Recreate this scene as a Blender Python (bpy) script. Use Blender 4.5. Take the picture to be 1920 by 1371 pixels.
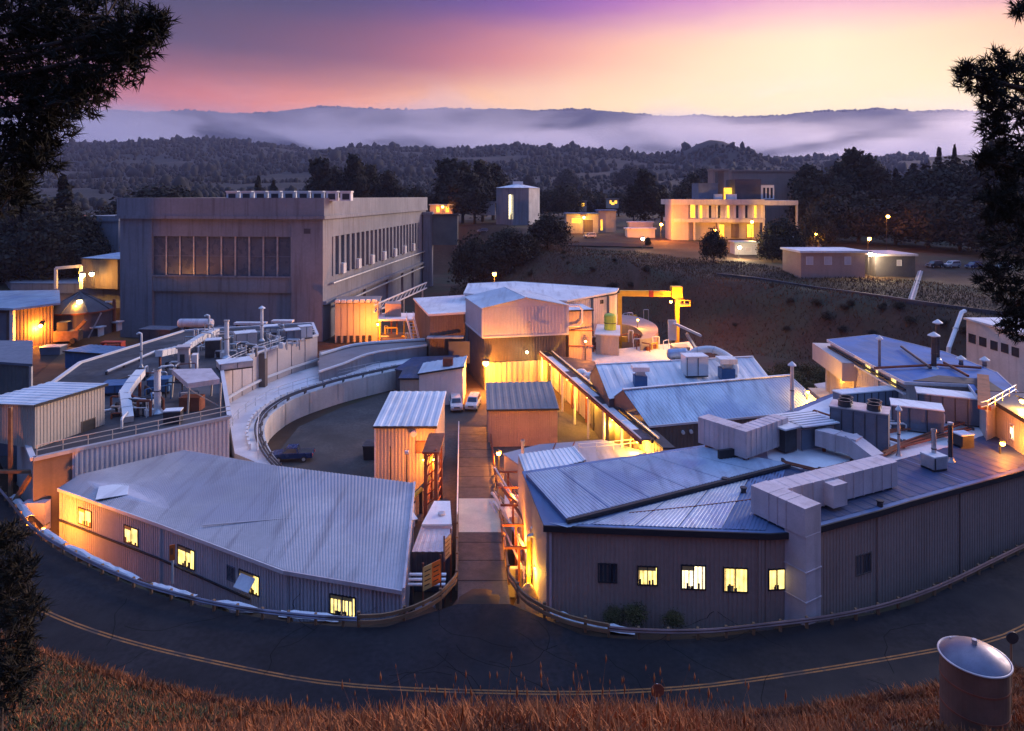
import bpy, math, random
import numpy as np
from mathutils import Vector, Matrix, noise as mnoise
R = math.radians
random.seed(7); rng = np.random.default_rng(7)
for o in list(bpy.data.objects): bpy.data.objects.remove(o)
sc = bpy.context.scene
COL = sc.collection
# ------------------------------------------------------------------ camera (level 24 mm lens, shifted down)
F, CX, YH, H = 1300.0, 960.0, 368.0, 30.0        # focal length in photo pixels, principal point, eye height above the road
cam = bpy.data.cameras.new('camera'); camo = bpy.data.objects.new('camera', cam); COL.objects.link(camo)
camo.location = (0, 0, H); camo.rotation_euler = (R(90), 0, 0)
cam.sensor_width = 36; cam.lens = 36 * F / 1920; cam.shift_y = (YH - 685.5) / 1920
cam.clip_start = 0.1; cam.clip_end = 30000
sc.camera = camo
# ------------------------------------------------------------------ dusk sky, afterglow to the right of the view axis
SUN_AZ, SUN_EL = R(56), R(12)
w = bpy.data.worlds.new('World'); sc.world = w; w.use_nodes = True
def build_world():
    nt = w.node_tree; nt.nodes.clear(); N = nt.nodes.new; L = nt.links.new
    out = N('ShaderNodeOutputWorld'); bg = N('ShaderNodeBackground'); bg2 = N('ShaderNodeBackground'); add = N('ShaderNodeAddShader')
    tc = N('ShaderNodeTexCoord'); sep = N('ShaderNodeSeparateXYZ'); L(tc.outputs['Generated'], sep.inputs[0])
    def m(op, a, b=None, clamp=False):
        n = N('ShaderNodeMath'); n.operation = op; n.use_clamp = clamp
        for i, v in enumerate((a, b)):
            if v is None: continue
            if isinstance(v, (int, float)): n.inputs[i].default_value = v
            else: L(v, n.inputs[i])
        return n.outputs[0]
    x, y, z = sep.outputs
    hx = m('SQRT', m('ADD', m('ADD', m('MULTIPLY', x, x), m('MULTIPLY', y, y)), 1e-6))
    ga = R(24)
    c = m('DIVIDE', m('ADD', m('MULTIPLY', x, math.sin(ga)), m('MULTIPLY', y, math.cos(ga))), hx)
    t = m('DIVIDE', m('ARCCOSINE', m('MINIMUM', m('MAXIMUM', c, -1.0), 1.0)), math.pi)
    el = m('ARCSINE', m('MINIMUM', m('MAXIMUM', z, -1.0), 1.0))
    def s2l(c): return tuple((v / 255 / 12.92) if v <= 10 else ((v / 255 + .055) / 1.055) ** 2.4 for v in c) + (1,)
    def ramp(fac, stops):
        r = N('ShaderNodeValToRGB'); r.color_ramp.interpolation = 'B_SPLINE' if len(stops) > 4 else 'LINEAR'
        while len(r.color_ramp.elements) < len(stops): r.color_ramp.elements.new(0.5)
        for e, (p, col) in zip(r.color_ramp.elements, stops): e.position = p; e.color = s2l(col)
        L(fac, r.inputs[0]); return r.outputs[0]
    low = ramp(t, [(0, (255, 238, 186)), (.07, (255, 228, 166)), (.15, (250, 192, 116)), (.22, (228, 120, 66)), (.30, (164, 64, 42)), (.45, (62, 42, 82)), (1, (36, 48, 92))])
    mid = ramp(t, [(0, (255, 228, 182)), (.06, (250, 200, 152)), (.13, (204, 108, 98)), (.20, (100, 34, 56)), (.29, (30, 16, 42)), (.5, (32, 34, 80)), (1, (38, 52, 100))])
    high = ramp(t, [(0, (208, 134, 178)), (.06, (168, 86, 174)), (.13, (82, 32, 126)), (.20, (30, 16, 70)), (.29, (12, 11, 44)), (.5, (30, 38, 90)), (1, (40, 58, 118))])
    zen = ramp(t, [(0, (172, 190, 242)), (.5, (114, 158, 234)), (1, (62, 100, 172))])
    def smooth(v, a, b):
        n = N('ShaderNodeMapRange'); n.interpolation_type = 'SMOOTHSTEP'; L(v, n.inputs[0]); n.inputs[1].default_value = a; n.inputs[2].default_value = b; return n.outputs[0]
    def mix(f, a, b):
        n = N('ShaderNodeMix'); n.data_type = 'RGBA'; L(f, n.inputs[0]); L(a, n.inputs[6]); L(b, n.inputs[7]); return n.outputs[2]
    # thin, stretched cloud veils bend the gradient a little
    mp = N('ShaderNodeMapping'); mp.inputs['Scale'].default_value = (2.2, 2.2, 9); L(tc.outputs['Generated'], mp.inputs[0])
    nz = N('ShaderNodeTexNoise'); nz.inputs['Scale'].default_value = 1.6; nz.inputs['Detail'].default_value = 4; L(mp.outputs[0], nz.inputs[0])
    el2 = m('ADD', el, m('MULTIPLY', m('SUBTRACT', nz.outputs[0], .5), .05))
    col = mix(smooth(el2, R(7), R(11.5)), low, mid)
    col = mix(smooth(el2, R(11), R(16.2)), col, high)
    dim = N('ShaderNodeMix'); dim.data_type = 'RGBA'; dim.blend_type = 'MULTIPLY'; dim.inputs[0].default_value = 1; L(col, dim.inputs[6]); dim.inputs[7].default_value = (.80, .75, .72, 1); col = dim.outputs[2]
    col = mix(smooth(el, R(17), R(55)), col, zen)
    L(col, bg.inputs[0]); bg.inputs[1].default_value = 0.9
    sky = N('ShaderNodeTexSky'); sky.sky_type = 'NISHITA'; sky.sun_disc = False
    sky.sun_elevation = R(1.5); sky.sun_rotation = SUN_AZ
    L(sky.outputs[0], bg2.inputs[0]); bg2.inputs[1].default_value = 0.02
    L(bg.outputs[0], add.inputs[0]); L(bg2.outputs[0], add.inputs[1]); L(add.outputs[0], out.inputs[0])
build_world()
sl = bpy.data.lights.new('sun', 'SUN'); sl.energy = 2.4; sl.angle = R(22); sl.color = (1, .76, .66)
so = bpy.data.objects.new('sun', sl); COL.objects.link(so)
so.rotation_euler = Vector((-math.sin(SUN_AZ) * math.cos(SUN_EL), -math.cos(SUN_AZ) * math.cos(SUN_EL), -math.sin(SUN_EL))).to_track_quat('-Z', 'Y').to_euler()
so.location = (60, 90, 80)
sc.view_settings.view_transform = 'Standard'; sc.view_settings.look = 'None'; sc.view_settings.exposure = 1.08; sc.view_settings.gamma = 1
sc.cycles.use_denoising = True
sc.cycles.max_bounces = 5; sc.cycles.diffuse_bounces = 2; sc.cycles.glossy_bounces = 2; sc.cycles.transparent_max_bounces = 6; sc.cycles.volume_bounces = 4; sc.cycles.light_sampling_threshold = 0.03
sc.cycles.sample_clamp_indirect = 4; sc.cycles.caustics_reflective = False; sc.cycles.caustics_refractive = False

# ------------------------------------------------------------------ helpers
def at(px, py, z):                      # world point of a photo pixel at a known height
    Y = F * (H - z) / (py - YH); return Vector(((px - CX) / F * Y, Y, z))
def dp(px, py, Y):                      # world point of a photo pixel at a known distance
    return Vector(((px - CX) / F * Y, Y, H - (py - YH) / F * Y))
MATS = {}
def mat(name, col, rough=.8, metal=0., var=.22, scale=.35, bump=.0, bscale=14., streak=0., streak_col=(.05, .045, .045), grain=0.12, patch=None, spec=.4, stain=None):
    if name in MATS: return MATS[name]
    m = bpy.data.materials.new(name); m.use_nodes = True; MATS[name] = m
    nt = m.node_tree; N = nt.nodes.new; L = nt.links.new; b = nt.nodes['Principled BSDF']
    b.inputs['Roughness'].default_value = rough; b.inputs['Metallic'].default_value = metal; b.inputs['Specular IOR Level'].default_value = spec
    geo = N('ShaderNodeNewGeometry')
    def nz(sc_, det=4, vec=None):
        n = N('ShaderNodeTexNoise'); n.inputs['Scale'].default_value = sc_; n.inputs['Detail'].default_value = det; L(vec or geo.outputs['Position'], n.inputs[0]); return n.outputs[0]
    def mr(v, a, b_, c, d):
        n = N('ShaderNodeMapRange'); L(v, n.inputs[0])
        for i, q in enumerate((a, b_, c, d)): n.inputs[1 + i].default_value = q
        return n.outputs[0]
    def mixc(f, a, c, mode='MIX'):
        n = N('ShaderNodeMix'); n.data_type = 'RGBA'; n.blend_type = mode
        for i, v in ((0, f), (6, a), (7, c)):
            if isinstance(v, (int, float)): n.inputs[i].default_value = v
            elif isinstance(v, tuple): n.inputs[i].default_value = v[:3] + (1,)
            else: L(v, n.inputs[i])
        return n.outputs[2]
    lo = tuple(c * (1 - var) for c in col); hi = tuple(min(1, c * (1 + var)) for c in col)
    c = mixc(mr(nz(scale), .3, .7, 0, 1), lo, hi)
    if grain: c = mixc(mr(nz(scale * 14, 3), .3, .7, 0, grain * 2), c, tuple(q * .55 for q in col))
    if patch: c = mixc(mr(nz(scale * .6, 6), .52, .60, 0, 1), c, patch)
    if streak:
        mp = N('ShaderNodeMapping'); mp.inputs['Scale'].default_value = (1, 1, .06); L(geo.outputs['Position'], mp.inputs[0])
        c = mixc(mr(nz(1.3, 5, mp.outputs[0]), .5, .75, 0, streak), c, streak_col)
    if stain:
        mp2 = N('ShaderNodeMapping'); mp2.inputs['Scale'].default_value = (1.4, .16, .2); L(geo.outputs['Position'], mp2.inputs[0])
        c = mixc(mr(nz(.8, 6, mp2.outputs[0]), .52, .70, 0, .75), c, stain)
        c = mixc(mr(nz(.09, 5), .50, .62, 0, .35), c, stain)
    L(c, b.inputs['Base Color'])
    L(mr(nz(scale * 3, 3), .3, .7, max(.05, rough - .1), min(1, rough + .1)), b.inputs['Roughness'])
    if bump:
        bp = N('ShaderNodeBump'); bp.inputs['Strength'].default_value = bump; bp.inputs['Distance'].default_value = .05
        L(nz(bscale, 4), bp.inputs['Height']); L(bp.outputs[0], b.inputs['Normal'])
    return m
def emat(name, col, strength, var=0.0):
    if name in MATS: return MATS[name]
    m = bpy.data.materials.new(name); m.use_nodes = True; MATS[name] = m
    nt = m.node_tree; b = nt.nodes['Principled BSDF']; b.inputs['Base Color'].default_value = tuple(col) + (1,)
    b.inputs['Emission Color'].default_value = tuple(col) + (1,); b.inputs['Emission Strength'].default_value = strength
    if var:
        geo = nt.nodes.new('ShaderNodeNewGeometry'); n = nt.nodes.new('ShaderNodeTexNoise'); n.inputs['Scale'].default_value = 1.7; n.inputs['Detail'].default_value = 3
        nt.links.new(geo.outputs['Position'], n.inputs[0]); mr = nt.nodes.new('ShaderNodeMapRange'); nt.links.new(n.outputs[0], mr.inputs[0])
        for i, q in enumerate((.32, .68, strength * (1 - var), strength * (1 + var))): mr.inputs[1 + i].default_value = q
        nt.links.new(mr.outputs[0], b.inputs['Emission Strength'])
    return m

class MB:
    def __init__(s): s.v = []; s.f = []
    def add(s, vs, fs):
        k = len(s.v); s.v.extend(tuple(p) for p in vs); s.f.extend(tuple(i + k for i in f) for f in fs); return s
    def box(s, c, size, rz=0., base=False, taper=1.):     # centre (or base centre), size, rotation about z
        sx, sy, sz = size[0] / 2, size[1] / 2, size[2]; z0 = c[2] if base else c[2] - sz / 2
        ca, sa = math.cos(rz), math.sin(rz); vs = []
        for z, k in ((z0, 1), (z0 + sz, taper)):
            for x, y in ((-sx, -sy), (sx, -sy), (sx, sy), (-sx, sy)):
                vs.append((c[0] + (x * ca - y * sa) * k, c[1] + (x * sa + y * ca) * k, z))
        return s.add(vs, [(3, 2, 1, 0), (4, 5, 6, 7), (0, 1, 5, 4), (1, 2, 6, 5), (2, 3, 7, 6), (3, 0, 4, 7)])
    def obox(s, p, q, w_, h, up=(0, 0, 1)):               # beam from p to q
        p, q = Vector(p), Vector(q); d = (q - p).normalized(); u = Vector(up)
        if abs(d.dot(u)) > .98: u = Vector((1, 0, 0))
        sd = d.cross(u).normalized(); u = sd.cross(d).normalized(); vs = []
        for e in (p, q):
            for a, b in ((-1, -1), (1, -1), (1, 1), (-1, 1)): vs.append(e + sd * a * w_ / 2 + u * b * h / 2)
        return s.add(vs, [(3, 2, 1, 0), (4, 5, 6, 7), (0, 1, 5, 4), (1, 2, 6, 5), (2, 3, 7, 6), (3, 0, 4, 7)])
    def prism(s, poly, z0, z1):                           # poly: xy list; z1 scalar or list of heights
        n = len(poly); zt = z1 if isinstance(z1, (list, tuple)) else [z1] * n; zb = z0 if isinstance(z0, (list, tuple)) else [z0] * n
        a = sum(poly[i][0] * poly[(i + 1) % n][1] - poly[(i + 1) % n][0] * poly[i][1] for i in range(n))
        idx = list(range(n)) if a > 0 else list(range(n - 1, -1, -1))
        vs = [(poly[i][0], poly[i][1], zb[i]) for i in idx] + [(poly[i][0], poly[i][1], zt[i]) for i in idx]
        return s.add(vs, [tuple(range(n - 1, -1, -1)), tuple(range(n, 2 * n))] + [(i, (i + 1) % n, n + (i + 1) % n, n + i) for i in range(n)])
    def cyl(s, p, q, r0, r1=None, n=10, cap=True):
        r1 = r0 if r1 is None else r1; p, q = Vector(p), Vector(q); d = (q - p).normalized()
        u = d.orthogonal().normalized(); v = d.cross(u); vs = []
        for e, r in ((p, r0), (q, r1)):
            for i in range(n): a = 2 * math.pi * i / n; vs.append(e + (u * math.cos(a) + v * math.sin(a)) * r)
        fs = [(i, (i + 1) % n, n + (i + 1) % n, n + i) for i in range(n)]
        if cap: fs += [tuple(range(n - 1, -1, -1)), tuple(range(n, 2 * n))]
        return s.add(vs, fs)
    def tube(s, pts, r, n=8):
        pts = [Vector(p) for p in pts]; m = len(pts); vs = []; prev = None
        rr = r if isinstance(r, (list, tuple)) else [r] * m
        for i, p in enumerate(pts):
            d = (pts[min(i + 1, m - 1)] - pts[max(i - 1, 0)]).normalized()
            u = d.orthogonal().normalized() if prev is None else (prev - d * prev.dot(d)).normalized()
            prev = u; v = d.cross(u)
            for k in range(n): a = 2 * math.pi * k / n; vs.append(p + (u * math.cos(a) + v * math.sin(a)) * rr[i])
        fs = [(i * n + k, i * n + (k + 1) % n, (i + 1) * n + (k + 1) % n, (i + 1) * n + k) for i in range(m - 1) for k in range(n)]
        fs += [tuple(range(n - 1, -1, -1)), tuple(range((m - 1) * n, m * n))]
        return s.add(vs, fs)
    def lathe(s, prof, c, n=20):                          # prof: (r, z) list
        m = len(prof); vs = [(c[0] + r * math.cos(2 * math.pi * k / n), c[1] + r * math.sin(2 * math.pi * k / n), c[2] + z) for r, z in prof for k in range(n)]
        fs = [(i * n + k, i * n + (k + 1) % n, (i + 1) * n + (k + 1) % n, (i + 1) * n + k) for i in range(m - 1) for k in range(n)]
        fs += [tuple(range(n - 1, -1, -1)), tuple(range((m - 1) * n, m * n))]
        return s.add(vs, fs)
    def quad(s, a, b, c, d): return s.add([a, b, c, d], [(0, 1, 2, 3)])
    def ribs(s, a, b, c, d, pitch=.3, depth=.04):         # ribbed sheet a-b (edge), d-c opposite edge; ribs run a->d
        a, b, c, d = map(Vector, (a, b, c, d)); n = max(2, int((b - a).length / pitch)); nn = (b - a).cross(d - a).normalized(); vs = []; fs = []
        for i in range(n):
            for k, o in ((0, 0), (.42, 0), (.5, depth), (.92, depth)):
                t = (i + k) / n; p = a.lerp(b, t) + nn * o; q = d.lerp(c, t) + nn * o; vs += [p, q]
        vs += [b, c]
        m = len(vs) // 2
        fs = [(2 * i, 2 * i + 2, 2 * i + 3, 2 * i + 1) for i in range(m - 1)]
        return s.add(vs, fs)
    def strip(s, A, B):                                   # ribbon between two polylines
        n = len(A); return s.add(list(A) + list(B), [(i, i + 1, n + i + 1, n + i) for i in range(n - 1)])
    def build(s, name, m, parent=None, base=None, smooth=False):
        me = bpy.data.meshes.new(name)
        off = Vector((0, 0, 0)); rz = 0
        o = bpy.data.objects.new(name, me); COL.objects.link(o)
        if parent is not None:
            o.parent = parent; r = parent
            while r.parent is not None: r = r.parent
            off = Vector(r.get('_loc', (0, 0, 0)))
        elif base is not None: off = Vector(base); o.location = off; o['_loc'] = tuple(off)
        me.from_pydata([(x - off.x, y - off.y, z - off.z) for x, y, z in s.v], [], s.f); me.update()
        if smooth: me.polygons.foreach_set('use_smooth', [True] * len(me.polygons))
        if m is not None: me.materials.append(m if not isinstance(m, str) else MATS[m])
        return o
def tag(o, label=None, cat=None, group=None, kind=None):
    for k, v in (('label', label), ('category', cat), ('group', group), ('kind', kind)):
        if v: o[k] = v
    return o
def thing(name, label, cat, loc=(0, 0, 0), group=None):
    o = bpy.data.objects.new(name, None); COL.objects.link(o); o.empty_display_size = .5
    o.location = loc; o['_loc'] = tuple(loc); return tag(o, label, cat, group)
def copy_tree(o, loc=None, rz=0., sc_=1., parent=None):
    c = o.copy(); COL.objects.link(c); c.parent = parent
    if parent is None:
        if loc is not None: c.location = loc; c['_loc'] = tuple(loc)
        c.rotation_euler = (0, 0, rz); c.scale = (sc_,) * 3 if isinstance(sc_, (int, float)) else sc_
    for ch in list(o.children): copy_tree(ch, parent=c)
    return c
def meshobj(name, V, Fc, m, smooth=False, loc=None):       # numpy mesh: all faces same size
    me = bpy.data.meshes.new(name); k = Fc.shape[1]
    me.vertices.add(len(V)); me.vertices.foreach_set('co', V.astype(np.float32).ravel())
    me.loops.add(Fc.size); me.loops.foreach_set('vertex_index', Fc.astype(np.int32).ravel())
    me.polygons.add(len(Fc)); me.polygons.foreach_set('loop_start', np.arange(0, Fc.size, k, dtype=np.int32))
    if smooth: me.polygons.foreach_set('use_smooth', np.ones(len(Fc), dtype=bool))
    me.update(calc_edges=True); me.validate()
    if m: me.materials.append(m)
    o = bpy.data.objects.new(name, me); COL.objects.link(o)
    if loc is not None: o.location = loc; o['_loc'] = tuple(loc)
    return o
def catmull(pts, n=8):
    P = [np.array(p, float) for p in pts]; P = [2 * P[0] - P[1]] + P + [2 * P[-1] - P[-2]]; out = []
    for i in range(1, len(P) - 2):
        for k in range(n):
            t = k / n; a, b, c, d = P[i - 1], P[i], P[i + 1], P[i + 2]
            out.append(.5 * (2 * b + (c - a) * t + (2 * a - 5 * b + 4 * c - d) * t * t + (3 * b - a - 3 * c + d) * t ** 3))
    out.append(P[-2]); return [Vector(p) for p in out]
def resample(pts, step):
    out = [pts[0].copy()]; acc = 0
    for a, b in zip(pts[:-1], pts[1:]):
        L_ = (b - a).length
        while L_ > 0 and acc + L_ >= step:
            t = (step - acc) / L_; a = a.lerp(b, t); out.append(a.copy()); L_ = (b - a).length; acc = 0
        acc += L_
    return out
def offset(pts, d):                                       # sideways in xy, + is left of travel
    out = []
    for i, p in enumerate(pts):
        t = pts[min(i + 1, len(pts) - 1)] - pts[max(i - 1, 0)]; t = Vector((t.x, t.y, 0)).normalized()
        out.append(Vector((p.x - t.y * d, p.y + t.x * d, p.z)))
    return out

# ------------------------------------------------------------------ materials
mat('concrete', (.25, .26, .295), .85, var=.14, scale=.12, bump=.25, bscale=3, streak=.75, streak_col=(.13, .12, .13))
mat('concrete_pale', (.72, .67, .62), .85, var=.16, scale=.25, streak=.35, streak_col=(.3, .27, .25))
mat('deck_white', (.82, .80, .80), .75, var=.1, scale=.3, patch=(.66, .63, .64))
mat('asphalt', (.025, .024, .028), .92, var=.3, scale=.18, bump=.35, bscale=40, grain=.4, spec=.2, patch=(.022, .022, .025))
mat('yard', (.105, .092, .085), .9, var=.3, scale=.2, bump=.3, bscale=20, grain=.35, spec=.2, patch=(.07, .064, .062))
mat('slab_trail_glow', (.74, .60, .42), .8, var=.12, scale=.6, grain=.2)  # concrete slab; its cream is headlight-trail glow put into the colour
mat('asphalt_ramp', (.058, .053, .052), .7, var=.3, scale=.35, bump=.4, bscale=30, grain=.35)
mat('soil', (.13, .09, .06), .95, var=.3, scale=.3, bump=.5, bscale=6)
mat('wall_lilac', (.60, .56, .60), .6, var=.08, scale=.25, streak=.2, streak_col=(.28, .26, .28))
mat('wall_tan', (.43, .30, .25), .65, var=.1, scale=.2, streak=.25, streak_col=(.2, .15, .13))
mat('wall_beige', (.52, .45, .38), .7, var=.1, scale=.3, streak=.3, streak_col=(.3, .25, .2))
mat('wall_pink', (.62, .53, .50), .7, var=.08, scale=.3, streak=.25, streak_col=(.4, .33, .3))
mat('wall_brown', (.17, .125, .105), .75, var=.15, scale=.3, streak=.3)
mat('wall_dark', (.085, .08, .095), .7, var=.2, scale=.3)
mat('wall_green', (.13, .14, .14), .7, var=.15, scale=.3)
mat('roof_grey', (.47, .455, .48), .6, var=.13, scale=.16, bump=.1, bscale=10, patch=(.37, .36, .41), stain=(.27, .25, .27))
mat('roof_white', (.80, .82, .84), .55, var=.1, scale=.25, patch=(.64, .67, .72), stain=(.50, .50, .52))
mat('roof_blue', (.48, .58, .68), .42, metal=.3, var=.16, scale=.3, patch=(.33, .42, .58), stain=(.27, .32, .42))
mat('roof_steel', (.13, .21, .38), .6, spec=.25, var=.2, scale=.2, patch=(.11, .17, .30), stain=(.09, .12, .2))
mat('roof_tar', (.05, .05, .06), .75, var=.3, scale=.3, patch=(.09, .085, .09))
mat('roof_dark', (.05, .08, .17), .55, spec=.25, var=.3, scale=.25, patch=(.075, .085, .13), stain=(.09, .09, .11))
mat('roof_brown', (.30, .25, .24), .7, var=.12, scale=.3)
mat('duct_pink', (.62, .54, .56), .55, var=.15, scale=.5, streak=.55, streak_col=(.33, .26, .26))
mat('galv', (.55, .56, .58), .42, metal=.55, var=.2, scale=.8)
mat('white_paint', (.78, .77, .76), .5, var=.06, scale=.5)
mat('steel_dark', (.06, .06, .07), .5, metal=.4, var=.3, scale=.8)
mat('unit_blue', (.16, .19, .25), .55, metal=.2, var=.15, scale=.6)
mat('blue_paint', (.05, .14, .30), .55, var=.2, scale=.5)
mat('rust', (.24, .075, .04), .8, var=.3, scale=.8)
mat('red_paint', (.45, .05, .03), .55, var=.15, scale=.8)
mat('orange_sign', (.75, .17, .03), .5, var=.08)
mat('tan_sign', (.62, .42, .16), .5, var=.08)
mat('yellow_paint', (.72, .46, .05), .5, var=.12, scale=.6)
mat('lime_paint', (.45, .60, .08), .5, var=.12, scale=.6)
mat('line_yellow', (.40, .17, .05), .85, var=.4, scale=1.2, grain=.6, patch=(.12, .07, .045))
mat('wood', (.26, .15, .08), .8, var=.3, scale=1.2)
mat('timber_rail', (.30, .17, .09), .7, var=.25, scale=.8)
mat('rail_steel', (.33, .33, .40), .45, metal=.6, var=.25, scale=.6, patch=(.2, .16, .16))
mat('rail_rust', (.33, .21, .19), .5, metal=.4, var=.3, scale=.6)
mat('glass_dark', (.03, .04, .06), .12, metal=.0, var=.2, scale=.5, spec=.8)
mat('pane_blue', (.10, .12, .16), .3, var=.25, scale=.2, spec=.6)
mat('trim_white', (.70, .68, .70), .55, var=.05)
mat('trim_dark', (.03, .03, .035), .6, var=.1)
mat('tarp', (.74, .74, .76), .5, var=.08, scale=1, bump=.5, bscale=4)
mat('car_blue', (.02, .05, .16), .25, metal=.3, var=.05, spec=.7)
mat('car_white', (.75, .73, .70), .3, var=.04, spec=.6)
mat('tyre', (.02, .02, .02), .85)
mat('bark', (.07, .05, .04), .9, var=.3, scale=2, bump=.5)
mat('roof_cobalt', (.08, .19, .44), .75, spec=.15, var=.18, scale=.2, patch=(.08, .15, .31), stain=(.16, .22, .36))
emat('lit_window', (1, .74, .22), .95, .4); emat('lit_yellow', (1, .50, .05), .9, .4); emat('lit_white', (1, .86, .5), 1.1, .3)
emat('lamp_orange', (1, .40, .05), 30); emat('lamp_white', (1, .80, .42), 24); emat('head_white', (.9, .92, 1), 2)
# ------------------------------------------------------------------ setting: road, terrain, hills, air
def xy(l): return [Vector((a, b, 0)) for a, b in l]
cl_px = [(60, 1140), (200, 1195), (400, 1245), (640, 1287), (960, 1302), (1180, 1300), (1400, 1280), (1757, 1222), (1920, 1180)]
CL = catmull(xy([(-96, 140), (-78, 96), (-62, 73), (-47, 57)]) + [at(a, b, 0) for a, b in cl_px] + xy([(50, 57), (64, 70), (80, 90), (110, 120)]), 8)
RAIL_L = catmull([at(a, b, .75) for a, b in [(-90, 820), (0, 915), (60, 985), (150, 1040), (250, 1085), (330, 1110), (430, 1133), (560, 1150), (690, 1157), (760, 1145), (820, 1117), (852, 1085)]], 6)
RAIL_R = catmull([at(a, b, .75) for a, b in [(962, 1086), (985, 1118), (1040, 1148), (1100, 1166), (1170, 1177), (1300, 1180), (1420, 1170), (1600, 1145), (1750, 1100), (1920, 1020), (2100, 940), (2300, 860)]], 6)
for p in RAIL_L + RAIL_R: p.z = 0
_pit = [tuple(p[:2]) for p in offset(RAIL_L, 1.3)][4:-3] + [(-4.6, 55), (-.2, 55)] + [tuple(p[:2]) for p in offset(RAIL_R, 1.3)][3:-6]
_pit += [(98, 92), (98, 104), (80, 122), (60, 142), (41, 158), (30, 172), (10, 192), (-20, 205), (-25, 300), (-100, 300), (-97, 145), (-66, 126), (-64, 104), (-60, 84)]
PIT = np.array(_pit)
def seg_dist(X, Y, P, closed=False):
    Q = np.roll(P, -1, 0) if closed else P[1:]; A = P if closed else P[:-1]
    best = np.full(X.shape, 1e9); sign = np.zeros(X.shape)
    for (ax, ay), (bx, by) in zip(A, Q):
        dx, dy = bx - ax, by - ay; L2 = dx * dx + dy * dy + 1e-9
        t = np.clip(((X - ax) * dx + (Y - ay) * dy) / L2, 0, 1); ex, ey = X - ax - t * dx, Y - ay - t * dy
        d = np.hypot(ex, ey); k = d < best; best = np.where(k, d, best); sign = np.where(k, np.sign(dx * ey - dy * ex), sign)
    return best, sign
def inside(X, Y, P):
    r = np.zeros(X.shape, bool)
    for (ax, ay), (bx, by) in zip(P, np.roll(P, -1, 0)):
        c = ((ay > Y) != (by > Y)) & (X < (bx - ax) * (Y - ay) / (by - ay + 1e-12) + ax); r ^= c
    return r
def sst(v, a, b): t = np.clip((v - a) / (b - a), 0, 1); return t * t * (3 - 2 * t)
CLA = np.array([p[:2] for p in CL])
def gnoise(X, Y, s, seed=0.):
    return np.sin(X / s + 1.7 * np.sin(Y / s * .7 + seed) + seed) * np.cos(Y / s * 1.13 + 1.3 * np.sin(X / s * .61 + 2 + seed))
def ground(X, Y):
    X, Y = np.asarray(X, float), np.asarray(Y, float)
    d, sg = seg_dist(X, Y, CLA); s = d * sg
    dp_, _ = seg_dist(X, Y, PIT, True); inn = inside(X, Y, PIT)
    plr = np.clip(8 + .045 * (Y - 150), 4, 17.5); pll = 14 * sst(Y, 172, 225)
    pl = pll + (plr - pll) * sst(X, -70, -25)
    wd = np.where(X > 35, 20., 34.)
    pl = pl * sst(s, 9, 34) * np.where(X < -20, 1, 1)
    h = -4.06 + (pl + 4.06) * sst(dp_, 0, np.where((s < 16) | (X < -50), 2.2, wd))
    h = h + np.where(dp_ > 6, gnoise(X, Y, 9.) * .35 + gnoise(X, Y, 3.7, 2.) * .15, 0) * sst(dp_, 5, 14) * sst(s, 12, 25)
    h = np.where(inn, -4.06, h)
    h = np.where((~inn) & (s < 9) & (s > -2.7), -.06, h)
    dn = np.maximum(-s - 2.6, 0); r = np.hypot(X, np.maximum(Y, 0))
    hill = 28.3 * dn / (dn + np.maximum(r - 1.0, 0) + 1e-6) + 0.95 * np.exp(-((r - 12) / 5.5) ** 2) * sst(dn, 3, 15)
    hill += (gnoise(X, Y, 2.3, 1.) * .18 + gnoise(X, Y, .9, 4.) * .07) * sst(dn, .5, 3)
    return np.where(s <= -2.7, hill - .06, h)
def gz(x, y): return float(ground(np.array([x]), np.array([y]))[0])
def gp(px, py, lo=60, hi=900):                            # first point of the ground seen at a photo pixel
    Y = np.linspace(lo, hi, 1200); X = (px - CX) / F * Y; zr = H - (py - YH) / F * Y; zg = np.where(Y < 455, ground(X, Y), 17.5)
    i = int(np.argmax(zg >= zr)) if (zg >= zr).any() else len(Y) - 1
    return Vector((X[i], Y[i], zg[i]))
def grid(name, xs, ys, fn, m, kind='structure', smooth=True):
    X, Y = np.meshgrid(xs, ys); Z = fn(X, Y); V = np.stack([X, Y, Z], -1).reshape(-1, 3); nx, ny = len(xs), len(ys)
    i = np.arange(nx * ny).reshape(ny, nx); Fc = np.stack([i[:-1, :-1], i[:-1, 1:], i[1:, 1:], i[1:, :-1]], -1).reshape(-1, 4)
    o = meshobj(name, V, Fc, m, smooth); tag(o, kind=kind); return o
def ground_mat():
    m = mat('ground', (.072, .040, .022), .95, var=.35, scale=.08, bump=.6, bscale=1.5, grain=.35, patch=(.05, .045, .024)); return m
grid('ground', np.arange(-170, 231, 2.0), np.arange(66, 461, 2.0), ground, ground_mat()); grid('near_hillside', np.arange(-170, 231, 1.0), np.arange(-30, 66.5, 1.0), ground, ground_mat())
def interp_px(tab, Yr):
    xs = np.array([(a - CX) / F * Yr for a, b in tab]); zs = np.array([H + (YH - b) / F * Yr for a, b in tab]); return xs, zs
mh_x, mh_z = interp_px([(-600, 285), (60, 280), (120, 278), (300, 274), (430, 267), (560, 283), (600, 291), (700, 281), (830, 287), (960, 281), (1060, 285), (1160, 293), (1230, 301), (1430, 305), (1600, 300), (1900, 292), (2600, 290)], 2300.)
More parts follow.
